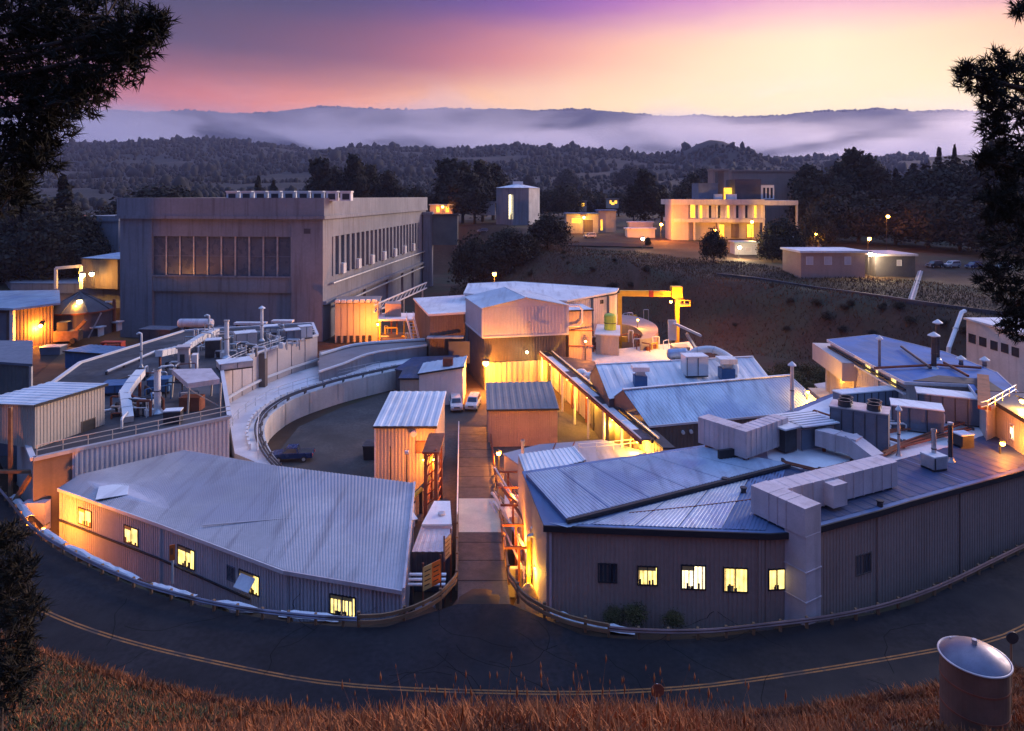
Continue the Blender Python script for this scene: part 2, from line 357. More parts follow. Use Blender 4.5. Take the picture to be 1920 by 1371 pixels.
def midhill(X, Y):
    z = 17.4 + 40 * sst(Y, 470, 1300)
    crest = np.interp(X, mh_x, mh_z)
    z = z + np.maximum(crest - z, 0) * sst(Y, 1050, 2300) * (1 - .6 * sst(Y, 2350, 3300))
    kn = np.exp(-((X - (1345 - CX) / F * 1750) / 85) ** 2 - ((Y - 1750) / 190) ** 2); z = z + kn * 58
    return z + (gnoise(X, Y, 55.) * 4 + gnoise(X, Y, 23., 3.) * 2) * sst(Y, 600, 1100)
mat('hill_scrub', (.016, .017, .013), .95, var=.35, scale=.012, grain=.4, patch=(.03, .024, .02))
grid('hill', np.arange(-3000, 3001, 30.), np.arange(455, 3300, 28.), midhill, MATS['hill_scrub'])
mt_x, mt_z = interp_px([(-500, 225), (130, 217), (200, 209), (300, 214), (400, 216), (520, 215), (600, 209), (640, 206), (760, 211), (900, 206), (1000, 207), (1080, 210), (1150, 214), (1230, 219), (1330, 224), (1400, 222), (1480, 218), (1560, 215), (1640, 209), (1700, 213), (1750, 212), (1850, 214), (2400, 205)], 6500.)
def mountain(X, Y):
    crest = np.interp(X, mt_x, mt_z) + gnoise(X, Y, 310., 3.) * 16 + gnoise(X, Y, 150., 1.) * 11 + gnoise(X, Y, 60., 5.) * 6
    up = sst(Y, 3900, 6500); spur = gnoise(X * 1.0, Y * .25, 330., 2.) * 60 * up * (1 - up) * 4
    return 30 + (crest - 30) * up * (1 - .5 * sst(Y, 6600, 7600)) + spur
mat('mountain_wood', (.035, .04, .028), .95, var=.4, scale=.006, grain=.4)
grid('mountain_ridge', np.arange(-6800, 6801, 55.), np.arange(3600, 7600, 70.), mountain, MATS['mountain_wood'])
# far-off woods along the hills: one mass of small crowns
def crowns(name, P, S, m, seed, n=2):
    g = np.random.default_rng(seed); ph = (1 + 5 ** .5) / 2
    ico = np.array([(-1, ph, 0), (1, ph, 0), (-1, -ph, 0), (1, -ph, 0), (0, -1, ph), (0, 1, ph), (0, -1, -ph), (0, 1, -ph), (ph, 0, -1), (ph, 0, 1), (-ph, 0, -1), (-ph, 0, 1)]) / 1.9
    fi = np.array([(0, 11, 5), (0, 5, 1), (0, 1, 7), (0, 7, 10), (0, 10, 11), (1, 5, 9), (5, 11, 4), (11, 10, 2), (10, 7, 6), (7, 1, 8), (3, 9, 4), (3, 4, 2), (3, 2, 6), (3, 6, 8), (3, 8, 9), (4, 9, 5), (2, 4, 11), (6, 2, 10), (8, 6, 7), (9, 8, 1)])
    V = (ico[None] * (1 + g.uniform(-.3, .3, (len(P), 12, 1)))) * S[:, None, :] + P[:, None, :]
    Fc = fi[None] + (np.arange(len(P)) * 12)[:, None, None]
    return meshobj(name, V.reshape(-1, 3), Fc.reshape(-1, 3), m)
def far_wood():
    g = np.random.default_rng(3); n = 26000
    Y = np.concatenate([g.uniform(560, 2330, n - 5800), g.normal(2290, 30, 5000), g.normal(1750, 60, 800)]); X = np.concatenate([g.uniform(-.78, .6, n - 800) * Y[:n - 800], (1345 - CX) / F * 1750 + g.normal(0, 90, 800)])
    k = (gnoise(X, Y, 90., 7.) > -.35) | (Y > 2230); X, Y = X[k], Y[k]; Z = midhill(X, Y)
    s = np.where(Y < 1200, 1.5, 2.4) * np.exp(g.normal(.35, .4, len(X))); S = np.stack([s, s, s * g.uniform(.9, 1.9, len(X))], -1)
    P = np.stack([X, Y, Z + S[:, 2] * .5], -1)
    tag(crowns('distant_wood', P, S, mat('far_leaf', (.014, .016, .012), .95, var=.4, scale=.02), 5), 'dark wooded hillside in front of the foggy mountain', 'woods', kind='stuff')
    Y = g.normal(6480, 60, 2500); X = g.uniform(-.75, .75, 2500) * 6480; Z = mountain(X, Y); s = g.uniform(10, 22, 2500)
    tag(crowns('ridge_wood', np.stack([X, Y, Z], -1), np.stack([s, s, s * 1.1], -1), MATS['mountain_wood'], 6), 'thin line of trees on the mountain crest', 'woods', kind='stuff')
far_wood()
# air: even haze, and the bank of fog that spills down the mountain
def volbox(name, x0, x1, y0, y1, z0, z1, m): 
    b = MB().prism([(x0, y0), (x1, y0), (x1, y1), (x0, y1)], z0, z1); return tag(b.build(name, m), kind='stuff')
def vol_mat(name, dens, col, aniso=0.):
    m = bpy.data.materials.new(name); m.use_nodes = True; nt = m.node_tree; nt.nodes.clear()
    o = nt.nodes.new('ShaderNodeOutputMaterial'); v = nt.nodes.new('ShaderNodeVolumePrincipled'); v.inputs['Color'].default_value = col + (1,)
    v.inputs['Density'].default_value = dens; v.inputs['Anisotropy'].default_value = aniso; nt.links.new(v.outputs[0], o.inputs['Volume']); return m, nt, v
volbox('haze', -9000, 9000, -300, 7800, -60, 900, vol_mat('haze', 7.5e-5, (.62, .64, 1.0))[0])
def fog_mat():
    m, nt, v = vol_mat('fog', 1., (.97, .96, 1.0), .55); N = nt.nodes.new; L = nt.links.new
    g = N('ShaderNodeNewGeometry'); sp = N('ShaderNodeSeparateXYZ'); L(g.outputs['Position'], sp.inputs[0])
    mp = N('ShaderNodeMapping'); mp.inputs['Scale'].default_value = (1 / 750, 1 / 1200, 1 / 190); L(g.outputs['Position'], mp.inputs[0])
    nz = N('ShaderNodeTexNoise'); nz.inputs['Scale'].default_value = 1; nz.inputs['Detail'].default_value = 4; nz.inputs['Distortion'].default_value = .6; L(mp.outputs[0], nz.inputs[0])
    def mr(s, a, b, c, d):
        n = N('ShaderNodeMapRange'); n.interpolation_type = 'SMOOTHSTEP'; L(s, n.inputs[0])
        for i, q in enumerate((a, b, c, d)): n.inputs[1 + i].default_value = q
        return n.outputs[0]
    mu = N('ShaderNodeMath'); mu.operation = 'MULTIPLY'; L(mr(sp.outputs[2], 150, 700, 1, 0), mu.inputs[0]); L(mr(nz.outputs[0], .45, .61, .01, 1.9), mu.inputs[1])
    m2 = N('ShaderNodeMath'); m2.operation = 'MULTIPLY'; L(mu.outputs[0], m2.inputs[0]); m2.inputs[1].default_value = 1.6e-3; L(m2.outputs[0], v.inputs['Density'])
    return m
fo = volbox('fog', -6500, 6500, 3400, 5900, 25, 760, fog_mat())
# road ribbon, lines, ramp
rd = resample(CL, 2.)
def far_edge():
    rails = RAIL_L + RAIL_R; W_ = []
    for i, p in enumerate(rd):
        t = (rd[min(i + 1, len(rd) - 1)] - rd[max(i - 1, 0)]).normalized(); n = Vector((-t.y, t.x, 0)); best = min(((r - p).dot(n) for r in rails if abs((r - p).dot(t)) < 2.2), default=6.2); W_.append(min(max(best, 4.2), 8.5) + .25 if 3 < best < 10 else 6.4)
    W_ = [sum(W_[max(0, i - 1):i + 2]) / len(W_[max(0, i - 1):i + 2]) for i in range(len(W_))]; o6 = offset(rd, 1.0); return [p + (q_ - p) * w_ for p, q_, w_ in zip(rd, o6, W_)]
tag(MB().strip(offset(rd, -2.9), far_edge()).build('road', 'asphalt'), kind='structure')
for z_ in [0.0]:
    for nm, o_ in (('centre_line', .22), ('centre_line', -.02)):
        a = offset(rd, o_ + .12); b = offset(rd, o_); 
        for p in a + b: p.z = .005
        tag(MB().strip(b, a).build('road_centre_line', 'line_yellow'), kind='structure')
# cracks sealed with tar on the old asphalt
def tar_cracks():
    mb = MB(); g = random.Random(5)
    for k in range(26):
        px = g.uniform(120, 1750); s0 = min(range(len(rd)), key=lambda i: abs(rd[i].x - ((px - CX) / F * 45)))
        p = rd[s0] + Vector((0, g.uniform(-2, 5), 0)); a = g.uniform(0, 6.28); pts = [p]
        for q in range(g.randint(5, 10)):
            a += g.uniform(-.6, .6); p = p + Vector((math.cos(a), math.sin(a), 0)) * g.uniform(.5, 1.2); pts.append(p)
        A = offset(pts, .022); B = offset(pts, -.022)
        for q in A + B: q.z = .005
        mb.strip(B, A)
    return mb
tag(tar_cracks().build('road_tar_seal', mat('tar', (.012, .012, .012), .95, spec=.05)), kind='structure')
MOUTH = 51.0
def rz(Y): return -4 * (Y - MOUTH) / 51.
def rx(Y, side): return (-4.0 - 3.7 * (Y - MOUTH) / 51.) if side < 0 else (-.12 - 3.4 * (Y - MOUTH) / 51.)
tag(MB().add([(-9.5, 47.9, .004), (4.5, 47.6, .004), (rx(51, 1), 51, .004), (rx(51, -1), 51, .004), (-12, 47.2, .004), (6, 46.6, .004)], [(4, 5, 1, 0), (0, 1, 2, 3)]).build('road_apron', 'asphalt'), kind='structure')
def ramp():
    t = thing('ramp', 'long asphalt ramp dropping from the ring road into the yard', 'ramp', (-3.5, 75, -4)); t['kind'] = 'structure'
    for nm, a, b, m, dz in (('ramp_deck', 51, 64, 'asphalt_ramp', 0), ('trail_glow_slab', 64, 72.7, 'slab_trail_glow', .012), ('ramp_deck', 72.7, 102.3, 'asphalt_ramp', 0)):
        mb = MB(); n = 6; L_ = []; Rr = []
        for i in range(n + 1):
            Y = a + (b - a) * i / n; L_.append(Vector((rx(Y, -1), Y, rz(Y) + dz))); Rr.append(Vector((rx(Y, 1), Y, rz(Y) + dz)))
        mb.strip(Rr, L_)
        for S in (L_, Rr): mb.strip(S, [Vector((p.x, p.y, -4.05)) for p in S])
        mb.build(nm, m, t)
    for i in range(1, 14):                                 # transverse joints of the older slabs
        Y = 51 + i * 3.6
        if 63 < Y < 74: continue
        MB().box(((rx(Y, -1) + rx(Y, 1)) / 2, Y, rz(Y) + .004), (rx(Y, 1) - rx(Y, -1), .08, .006)).build('slab_joint', 'tar', t)
MATS['tar'] = bpy.data.materials['tar']; ramp()
# yard floor inside the ring
fl = [at(a, b, -4) for a, b in [(480, 960), (505, 868), (560, 800), (640, 764), (720, 738), (760, 728), (900, 728), (1010, 740), (1150, 830), (1200, 1000)]]
tag(MB().add([(p.x, p.y, -4.02) for p in fl], [tuple(range(len(fl)))]).build('yard_paving', 'yard'), kind='structure')
# ---- guardrails
def sweep(mb, path, prof, up=Vector((0, 0, 1))):          # prof: (side, height) closed
    n = len(prof); m = len(path); vs = []
    for i, p in enumerate(path):
        t = path[min(i + 1, m - 1)] - path[max(i - 1, 0)]; t = Vector((t.x, t.y, 0)).normalized(); sd = Vector((-t.y, t.x, 0))
        vs += [p + sd * a + up * b for a, b in prof]
    fs = [(i * n + k, i * n + (k + 1) % n, (i + 1) * n + (k + 1) % n, (i + 1) * n + k) for i in range(m - 1) for k in range(n)]
    fs += [tuple(range(n - 1, -1, -1)), tuple(range((m - 1) * n, m * n))]
    mb.add(vs, fs)
WPROF = [(-.04, .45), (-.09, .52), (-.04, .59), (-.04, .63), (-.09, .70), (-.04, .78), (.0, .78), (-.05, .70), (0, .63), (0, .59), (-.05, .52), (0, .45)]
def guardrail(path, label, m, post_m, h=0., step=4., seglen=2):
    pts = resample(path, step / 4); t = thing('guardrail', label, 'guardrail', tuple(pts[len(pts) // 2]))
    for i in range(0, len(pts) - 1, 8):
        mb = MB(); sweep(mb, pts[i:i + 9], [(a, b + h) for a, b in WPROF])
        if len(pts[i:i + 9]) > 1: mb.build('rail', m, t)
    for i in range(0, len(pts), 2 if step > 3 else 3):
        MB().box((pts[i].x, pts[i].y + .1, -.25 + h), (.16, .2, 1.05), base=True).build('post', post_m, t)
    return t
iL = next(i for i, p in enumerate(RAIL_L) if p.x > -11); iR = next(i for i, p in enumerate(RAIL_R) if p.x > 6.5)
guardrail(RAIL_L[:iL + 1], 'grey steel guardrail curving past the long lilac-roofed building', 'rail_steel', 'wood')
guardrail(RAIL_R[iR:], 'reddish steel guardrail curving past the tall tan building', 'rail_rust', 'wood')
def timber_rail(path, label, zs=(.38, .8), hh=.24):
    pts = resample(path, .8); t = thing('timber_guardrail', label, 'guardrail', tuple(pts[len(pts) // 2]))
    for z in zs:
        for i in range(0, len(pts) - 1, 4):
            q = [p + Vector((0, 0, z)) for p in pts[i:i + 5]]
            if len(q) > 1: mb = MB(); sweep(mb, q, [(-.06, -hh / 2), (.06, -hh / 2), (.06, hh / 2), (-.06, hh / 2)]); mb.build('rail_board', 'timber_rail', t)
    for i in range(0, len(pts), 4): MB().box((pts[i].x, pts[i].y + .14, pts[i].z - .5), (.2, .2, 1.55), base=True).build('post', 'wood', t)
pl_ = RAIL_L[iL:] + [Vector((rx(Y, -1) - .1, Y, rz(Y))) for Y in (54, 58, 62, 66)]
timber_rail(pl_, 'brown timber rail on the sign side of the ramp mouth')
pr_ = [Vector((rx(Y, 1) + .1, Y, rz(Y))) for Y in (74, 68, 62, 58, 54)] + RAIL_R[1:iR + 1]
timber_rail(pr_, 'brown timber rail on the pipework side of the ramp mouth')
def pipe_rail(pts, label, m='white_paint', h=1.05, r=.045, step=2.2, cat='railing', rails=(1., .55)):
    pts = resample([Vector(p) for p in pts], step / 2); t = thing('pipe_railing', label, cat, tuple(pts[0]))
    for k in rails: MB().tube([p + Vector((0, 0, h * k)) for p in pts], r, 6).build('rail', m, t)
    for p in pts[::2]: MB().cyl(p - Vector((0, 0, .1)), p + Vector((0, 0, h)), r, n=6).build('post', m, t)
    return t
pipe_rail([(rx(Y, -1) - .12, Y, rz(Y)) for Y in range(66, 103, 2)], 'white pipe railing along the low left edge of the ramp', h=1.1, r=.07)
pipe_rail([(rx(Y, 1) + .12, Y, rz(Y)) for Y in range(74, 103, 2)], 'rusty pipe railing along the ramp beside the brown shed', 'rust', h=1.1, r=.07)
# ---- foreground grass on the camera hill
def grass(name, label, n, sel, hrange, m, seed, wid=.010, lean=1.0, seedheads=False):
    g = np.random.default_rng(seed); X, Y = sel(g, n); Z = ground(X, Y); k = len(X)
    h = g.uniform(*hrange, k); a = g.uniform(0, 2 * np.pi, k); ln = g.uniform(.1, lean, k) * h; b = a + g.normal(0, .8, k)
    wv = np.stack([np.cos(b + 1.57), np.sin(b + 1.57), np.zeros(k)], -1) * (wid * (1 + .05 * np.hypot(X, Y)))[:, None]
    B = np.stack([X, Y, Z - .05], -1); D = np.stack([np.cos(a) * ln, np.sin(a) * ln, h], -1); Dm = D * np.array([.35, .35, .55])
    V = np.stack([B - wv, B + wv, B + Dm - wv * .8, B + Dm + wv * .8, B + D], 1)
    Fc = np.array([(0, 1, 3), (0, 3, 2), (2, 3, 4)])[None] + (np.arange(k) * 5)[:, None, None]
    Vs = [V.reshape(-1, 3)]; Fs = [Fc.reshape(-1, 3)]
    if seedheads:
        T = B + D; off = len(Vs[0]); q = np.array([(0, 0, .07), (.012, 0, 0), (0, .012, .02), (-.012, 0, 0), (0, -.012, .02), (0, 0, -.07)])
        VV = (T[:, None] + q[None] * g.uniform(.7, 1.5, (k, 1, 1))); ff = np.array([(0, 1, 2), (0, 2, 3), (0, 3, 4), (0, 4, 1), (5, 2, 1), (5, 3, 2), (5, 4, 3), (5, 1, 4)])
        Vs.append(VV.reshape(-1, 3)); Fs.append((ff[None] + (np.arange(k) * 6)[:, None, None] + off).reshape(-1, 3))
    return tag(meshobj(name, np.concatenate(Vs), np.concatenate(Fs), m), label, 'grass', kind='stuff')
def brow(g, n):
    Y = g.uniform(5, 24, n) ** 1.0; X = g.uniform(-.85, .85, n) * Y; return X, Y
def slope(g, n):
    X = g.uniform(-52, 52, n * 3); Y = g.uniform(9, 60, n * 3); k = (np.abs(X / Y) < .86) & (np.hypot(X, Y) > 14); X, Y = X[k], Y[k]
    d, sg = seg_dist(X, Y, CLA); k = (d * sg < -3.0); return X[k][:n], Y[k][:n]
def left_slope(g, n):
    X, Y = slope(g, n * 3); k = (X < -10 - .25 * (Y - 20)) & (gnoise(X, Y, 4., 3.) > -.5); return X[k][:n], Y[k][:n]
def edge(g, n):
    i = g.integers(0, len(CLA) - 1, n); t = g.uniform(0, 1, n)[:, None]; p = CLA[i] * (1 - t) + CLA[i + 1] * t
    r = np.hypot(p[:, 0], p[:, 1]); q = p * (1 - (g.uniform(2.9, 5.5, n) / r * 1.15))[:, None]; d, sg = seg_dist(q[:, 0], q[:, 1], CLA); k = (d * sg < -2.9) & (np.abs(q[:, 0]) < .85 * q[:, 1]); return q[k, 0], q[k, 1]
straw = mat('straw', (.42, .135, .04), .85, var=.55, scale=.7, grain=.4, patch=(.17, .06, .025)); green = mat('green_grass', (.075, .085, .03), .85, var=.4, scale=.6, patch=(.16, .09, .035))  # dry straw; the orange light on the grass is put into its colour
grass('dry_grass', 'dry straw grass with orange light in its colour on the near hillside', 70000, brow, (.12, .42), straw, 11)
grass('slope_grass', 'dry brown grass on the slope below the hilltop', 110000, slope, (.15, .5), straw, 12, .011)
grass('verge_grass', 'dry grass fringe with orange light in its colour along the road verge', 26000, edge, (.25, .7), straw, 14, .016)
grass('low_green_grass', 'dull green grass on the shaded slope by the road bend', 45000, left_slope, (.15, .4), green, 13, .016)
grass('seed_stalks', 'tall dry seed stalks rising above the near grass', 700, brow, (.45, .95), straw, 15, .004, .45, True)
# ------------------------------------------------------------------ building helpers
def ccw(poly):
    a = sum(poly[i][0] * poly[(i + 1) % len(poly)][1] - poly[(i + 1) % len(poly)][0] * poly[i][1] for i in range(len(poly)))
    return [Vector((p[0], p[1], 0)) for p in (poly if a > 0 else poly[::-1])]
def grow(poly, d):
    n = len(poly); out = []
    for i in range(n):
        a, b, c = poly[i - 1], poly[i], poly[(i + 1) % n]
        e1 = Vector((b[0] - a[0], b[1] - a[1])).normalized(); e2 = Vector((c[0] - b[0], c[1] - b[1])).normalized()
        n1 = Vector((e1.y, -e1.x)); n2 = Vector((e2.y, -e2.x)); k = 1 + n1.dot(n2); m = (n1 + n2) / max(k, .35)
        out.append((b[0] + m.x * d, b[1] + m.y * d))
    return out
def walls(t, poly, z0, z1, m, rib=0., name='wall', ms=None):
    P = ccw(poly); res = []
    for i, a in enumerate(P):
        b = P[(i + 1) % len(P)]; mm = (ms or {}).get(i, m)
        if mm is None: continue
        zt = z1 if isinstance(z1, (int, float)) else None
        za, zb = (zt, zt) if zt is not None else (z1[i], z1[(i + 1) % len(P)])
        A, B, C, D = (a.x, a.y, z0), (b.x, b.y, z0), (b.x, b.y, zb), (a.x, a.y, za)
        mb = MB(); (mb.ribs(A, B, C, D, rib, .045) if rib else mb.quad(A, B, C, D)); res.append(mb.build(name, mm, t))
    return res
def roof(t, poly, z, m, over=.2, thick=.22, name='roof', fascia=None):
    P = ccw(poly); G = grow(P, over); zz = z if isinstance(z, list) else [z] * len(P)
    o = MB().prism(G, [q - .02 for q in zz], [q + thick for q in zz]).build(name, m, t)
    if fascia:
        for i, (a, b) in enumerate(zip(G, G[1:] + G[:1])):
            MB().obox((a[0], a[1], zz[i] + thick * .5), (b[0], b[1], zz[(i + 1) % len(G)] + thick * .5), .08, thick + .1).build('fascia', fascia, o)
    return o
def loc_of(pts, z): return (sum(p[0] for p in pts) / len(pts), sum(p[1] for p in pts) / len(pts), z)
def wall_hit(a, b, px):                                    # parameter along a-b seen at column px
    k = (px - CX) / F; dx, dy = b[0] - a[0], b[1] - a[1]; return (k * a[1] - a[0]) / (dx - k * dy)
def window(t, a, b, px, py, wpx, hpx, pane='lit_window', sashes=2, frame='trim_dark', proud=.05, shade=False):
    a, b = Vector((a[0], a[1], 0)), Vector((b[0], b[1], 0)); s = wall_hit(a, b, px); s0, s1 = wall_hit(a, b, px - wpx / 2), wall_hit(a, b, px + wpx / 2)
    p = a.lerp(b, s); d = (b - a).normalized(); n = Vector((d.y, -d.x, 0)); 
    if n.dot(p) > 0: n = -n
    ww = abs(s1 - s0) * (b - a).length; z = H - (py - YH) / F * p.y; hh = hpx / F * p.y
    mb = MB(); q = p + n * (.045 + proud)
    def bar(x0, x1, z0, z1, dep): c = q + d * (x0 + x1) / 2; mb.obox(c + Vector((0, 0, z + z0)) - n * dep / 2, c + Vector((0, 0, z + z1)) - n * dep / 2, x1 - x0, dep, up=n)
    fw = min(.09, ww * .12)
    for x0, x1 in ((-ww / 2 - fw, -ww / 2), (ww / 2, ww / 2 + fw)): bar(x0, x1, -hh / 2 - fw, hh / 2 + fw, .12)
    bar(-ww / 2, ww / 2, hh / 2, hh / 2 + fw, .12); bar(-ww / 2, ww / 2, -hh / 2 - fw, -hh / 2, .12)
    for k in range(1, sashes): x = -ww / 2 + ww * k / sashes; bar(x - .03, x + .03, -hh / 2, hh / 2, .08)
    deep = pane.startswith('lit') and hpx >= 22
    f = mb.build('window', frame, t)
    rw = random.Random(int(px * 7 + py))
    if deep:
        for k in range(5):
            w1 = ww * rw.uniform(.06, .16); h1 = hh * rw.uniform(.08, .34); c = q - n * .03 + d * (ww * rw.uniform(-.42, .42)); MB().obox(c + Vector((0, 0, z - hh / 2)), c + Vector((0, 0, z - hh / 2 + h1)), w1, .03, up=n).build('sill_item', rw.choice(['trim_dark', 'wood', 'wall_brown', 'tan_sign']), f)
        if rw.random() < .6: c = q - n * .035; MB().obox(c + d * (-ww / 2) + Vector((0, 0, z + hh * .40)), c + d * (ww * rw.uniform(-.1, .5)) + Vector((0, 0, z + hh * .40)), .02, hh * .2, up=(0, 0, 1)).build('blind', 'tan_sign', f)
    for k in range(sashes):
        c = q - n * .05 + d * (-ww / 2 + ww * (k + .5) / sashes); hw = ww / sashes / 2
        u = Vector((0, 0, 1)); MB().quad(c - d * hw + u * (z - hh / 2), c + d * hw + u * (z - hh / 2), c + d * hw + u * (z + hh / 2), c - d * hw + u * (z + hh / 2)).build('pane', pane, f)
    return f
def seam(t, p, z0, z1, m='trim_dark', w_=.1, name='downpipe'):
    return MB().box((p[0], p[1], z0), (w_, w_, z1 - z0), base=True).build(name, m, t)
# ------------------------------------------------------------------ A: long lilac-roofed building
A = [at(*p, 1.65) for p in [(113, 915), (300, 980), (535, 1068), (755, 1105)]]; AB = [at(*p, 2.2) for p in [(148, 893), (345, 846), (520, 876), (775, 908)]]
def building_a():
    t = thing('long_building', 'long low building with lilac ribbed roof and yellow lit windows behind guardrail', 'building', loc_of(A, -4))
    poly = [tuple(p[:2]) for p in A] + [tuple(p[:2]) for p in AB[::-1]]
    walls(t, poly, -4, 1.5, 'wall_lilac', .3); MB().prism(poly, -4, [1.5] * 4 + [2.05] * 4).build('core', 'wall_lilac', t)
    for i in range(3):
        up = Vector((0, 0, .12)); a, b, c, d = A[i] + up, A[i + 1] + up, AB[i + 1] + up, AB[i] + up
        out = (a - d).normalized() * .35; out2 = (b - c).normalized() * .35
        MB().ribs(a + out, b + out2, c, d, .24, .035).build('roof_sheet', 'roof_grey', t)
    for i in range(3):
        a, b = A[i] + Vector((0, -.4, 0)), A[i + 1] + Vector((0, -.4, 0)); MB().obox(a, b, .1, .3).build('gutter', 'trim_white' if i < 2 else 'duct_pink', t)
    MB().obox(A[3] + Vector((.12, -.3, .1)), AB[3] + Vector((.12, 0, .1)), .18, .34).build('verge_trim', 'duct_pink', t)
    for i in (0, 1, 2): seam(t, A[i] + Vector((.1, -.12, 0)), -4, 1.5, 'duct_pink', .14)
    MB().obox(at(120, 985, -1.2) * 1.0, at(465, 1108, -2.2), .06, .12).build('pipe', 'steel_dark', t) if False else None
    for (i, px, py, w_, h) in ((0, 160, 970, 23, 28), (0, 247, 1004, 25, 30), (1, 350, 1045, 30, 34)): window(t, A[i], A[i + 1], px, py, w_, h)
    window(t, A[1], A[2], 434, 1075, 13, 24, 'pane_blue', 1, 'unit_blue'); window(t, A[1], A[2], 468, 1092, 36, 34, 'lit_window', 1)
    p = A[1].lerp(A[2], wall_hit(A[1], A[2], 468)); z = H - (1078 - YH) / F * p.y
    d = (A[2] - A[1]).normalized(); n = Vector((d.y, -d.x, 0)); c = Vector((p.x, p.y, z)) + n * .15
    MB().add([c - d * .85, c + d * .85, c + d * .85 + n * .7 + Vector((0, 0, -.75)), c - d * .85 + n * .7 + Vector((0, 0, -.75)), c - d * .85 - Vector((0, 0, .06)), c + d * .85 - Vector((0, 0, .06)), c + d * .85 + n * .7 + Vector((0, 0, -.81)), c - d * .85 + n * .7 + Vector((0, 0, -.81))], [(0, 1, 2, 3), (7, 6, 5, 4), (0, 3, 7, 4), (1, 5, 6, 2), (3, 2, 6, 7)]).build('window_awning', 'roof_white', t)
    window(t, A[2], A[3], 643, 1135, 45, 34, 'lit_window', 2)
    MB().obox(A[0].lerp(A[1], .0) + Vector((0, -.25, -3.0)), A[1] + Vector((0, -.25, -3.0)), .12, .14).build('wall_pipe', 'steel_dark', t)
    MB().obox(A[1] + Vector((0, -.25, -3.0)), A[1].lerp(A[2], .75) + Vector((0, -.25, -3.2)), .12, .14).build('wall_pipe', 'steel_dark', t)
    def patch(px, py, w_, l):
        p = at(px, py, 1.98); MB().box((p.x, p.y, p.z), (w_, l, .05), .45).build('roof_patch', 'roof_white', t)
    patch(212, 920, 2.6, 3.2); patch(760, 967, 1.6, 2.2)
    for (p, q) in (((205, 905), (300, 880)), ((330, 852), (420, 900)), ((380, 985), (590, 968)), ((300, 890), (420, 925))):
        a, b = at(*p, 2.0), at(*q, 2.0); MB().obox(a, b, .12, .05).build('roof_batten', 'roof_grey', t)
building_a()
# ------------------------------------------------------------------ B/C: ring laboratory with equipment deck
DZ = 4.5
Bp = [at(62, 862, DZ), at(137, 845, DZ), at(293, 812, DZ), at(430, 783, DZ)]; Cp = [at(416, 694, DZ), at(452, 676, DZ), at(490, 660, DZ), at(545, 642, DZ), at(595, 629, DZ)]
def building_b():
    t = thing('equipment_deck_building', 'ring-side laboratory block with pale pink parapet walls and ducts crowding its dark roof', 'building', loc_of(Bp, -4))
    back = [(-40, 139), (-62, 131), (-66, 106), (-59, 82)]
    poly = [tuple(p[:2]) for p in Bp + Cp] + back
    walls(t, poly, -4, DZ, 'wall_pink', 0, ms={0: 'wall_brown', 1: 'wall_lilac', 2: 'wall_lilac'})
    for i in (1, 2):
        a, b = Bp[i], Bp[i + 1]; n = Vector((.02, -.12, 0)); MB().ribs((a.x, a.y - .12, -1), (b.x, b.y - .12, -1), (b.x, b.y - .12, DZ + .1), (a.x, a.y - .12, DZ + .1), .45, .05).build('wall_cladding', 'wall_lilac', t)
    MB().prism(grow(ccw(poly), -.3), DZ - .3, DZ - .05).build('roof', 'roof_tar', t)
    P = ccw(poly)
    for i, a in enumerate(P):
        b = P[(i + 1) % len(P)]; MB().obox((a.x, a.y, DZ + .05), (b.x, b.y, DZ + .05), .5, .35).build('parapet_cap', 'trim_white' if i > 2 else 'roof_grey', t)
    for i in range(4):
        a, b = Cp[i], Cp[i + 1]; a, b = Vector((a.x, a.y, 0)), Vector((b.x, b.y, 0)); d = (b - a).normalized(); n = Vector((d.y, -d.x, 0)); L_ = (b - a).length
        for k in range(2):
            p, q = a + d * (L_ * k / 2 + .15), a + d * (L_ * (k + 1) / 2 - .15); o = n * .16
            MB().add([p + o + Vector((0, 0, -1)), q + o + Vector((0, 0, -1)), q + o + Vector((0, 0, DZ - .2)), p + o + Vector((0, 0, DZ - .2)), p + Vector((0, 0, -1)), q + Vector((0, 0, -1)), q + Vector((0, 0, DZ - .2)), p + Vector((0, 0, DZ - .2))], [(0, 1, 2, 3), (3, 2, 6, 7), (1, 5, 6, 2), (4, 0, 3, 7)]).build('wall_panel', 'wall_pink', t)
        MB().obox(a + n * .5 + Vector((0, 0, .2)), b + n * .5 + Vector((0, 0, .2)), .3, .35).build('wall_pipe', 'white_paint', t)
        if i == 1: MB().box((b.x, b.y, 0), (1.3, 1.0, 0), 0) if False else None
    p = Cp[2]; MB().box((p.x + .3, p.y - .5, -1), (1.4, 1.2, DZ + 1.0), base=True).build('pilaster', 'wall_brown', t)
    for i, px in ((2, 300), (1, 150)):                      # pipes on the lilac front
        p = at(px, 830, 2.5); MB().tube([(p.x, p.y - .35, DZ), (p.x, p.y - .35, 2.1), (p.x + 3, p.y - .1, 2.0)], .14).build('wall_pipe', 'duct_pink', t)
    MB().box((at(95, 930, 0).x, Bp[0].y + .2, -2.4), (2.2, .9, 2.8), base=True).build('junction_box', 'duct_pink', t)
building_b()
pipe_rail([p + Vector((0, .5, .1)) for p in Bp], 'pale pipe railing along the lilac front edge of the equipment deck', 'wall_beige', 1.1, .05)
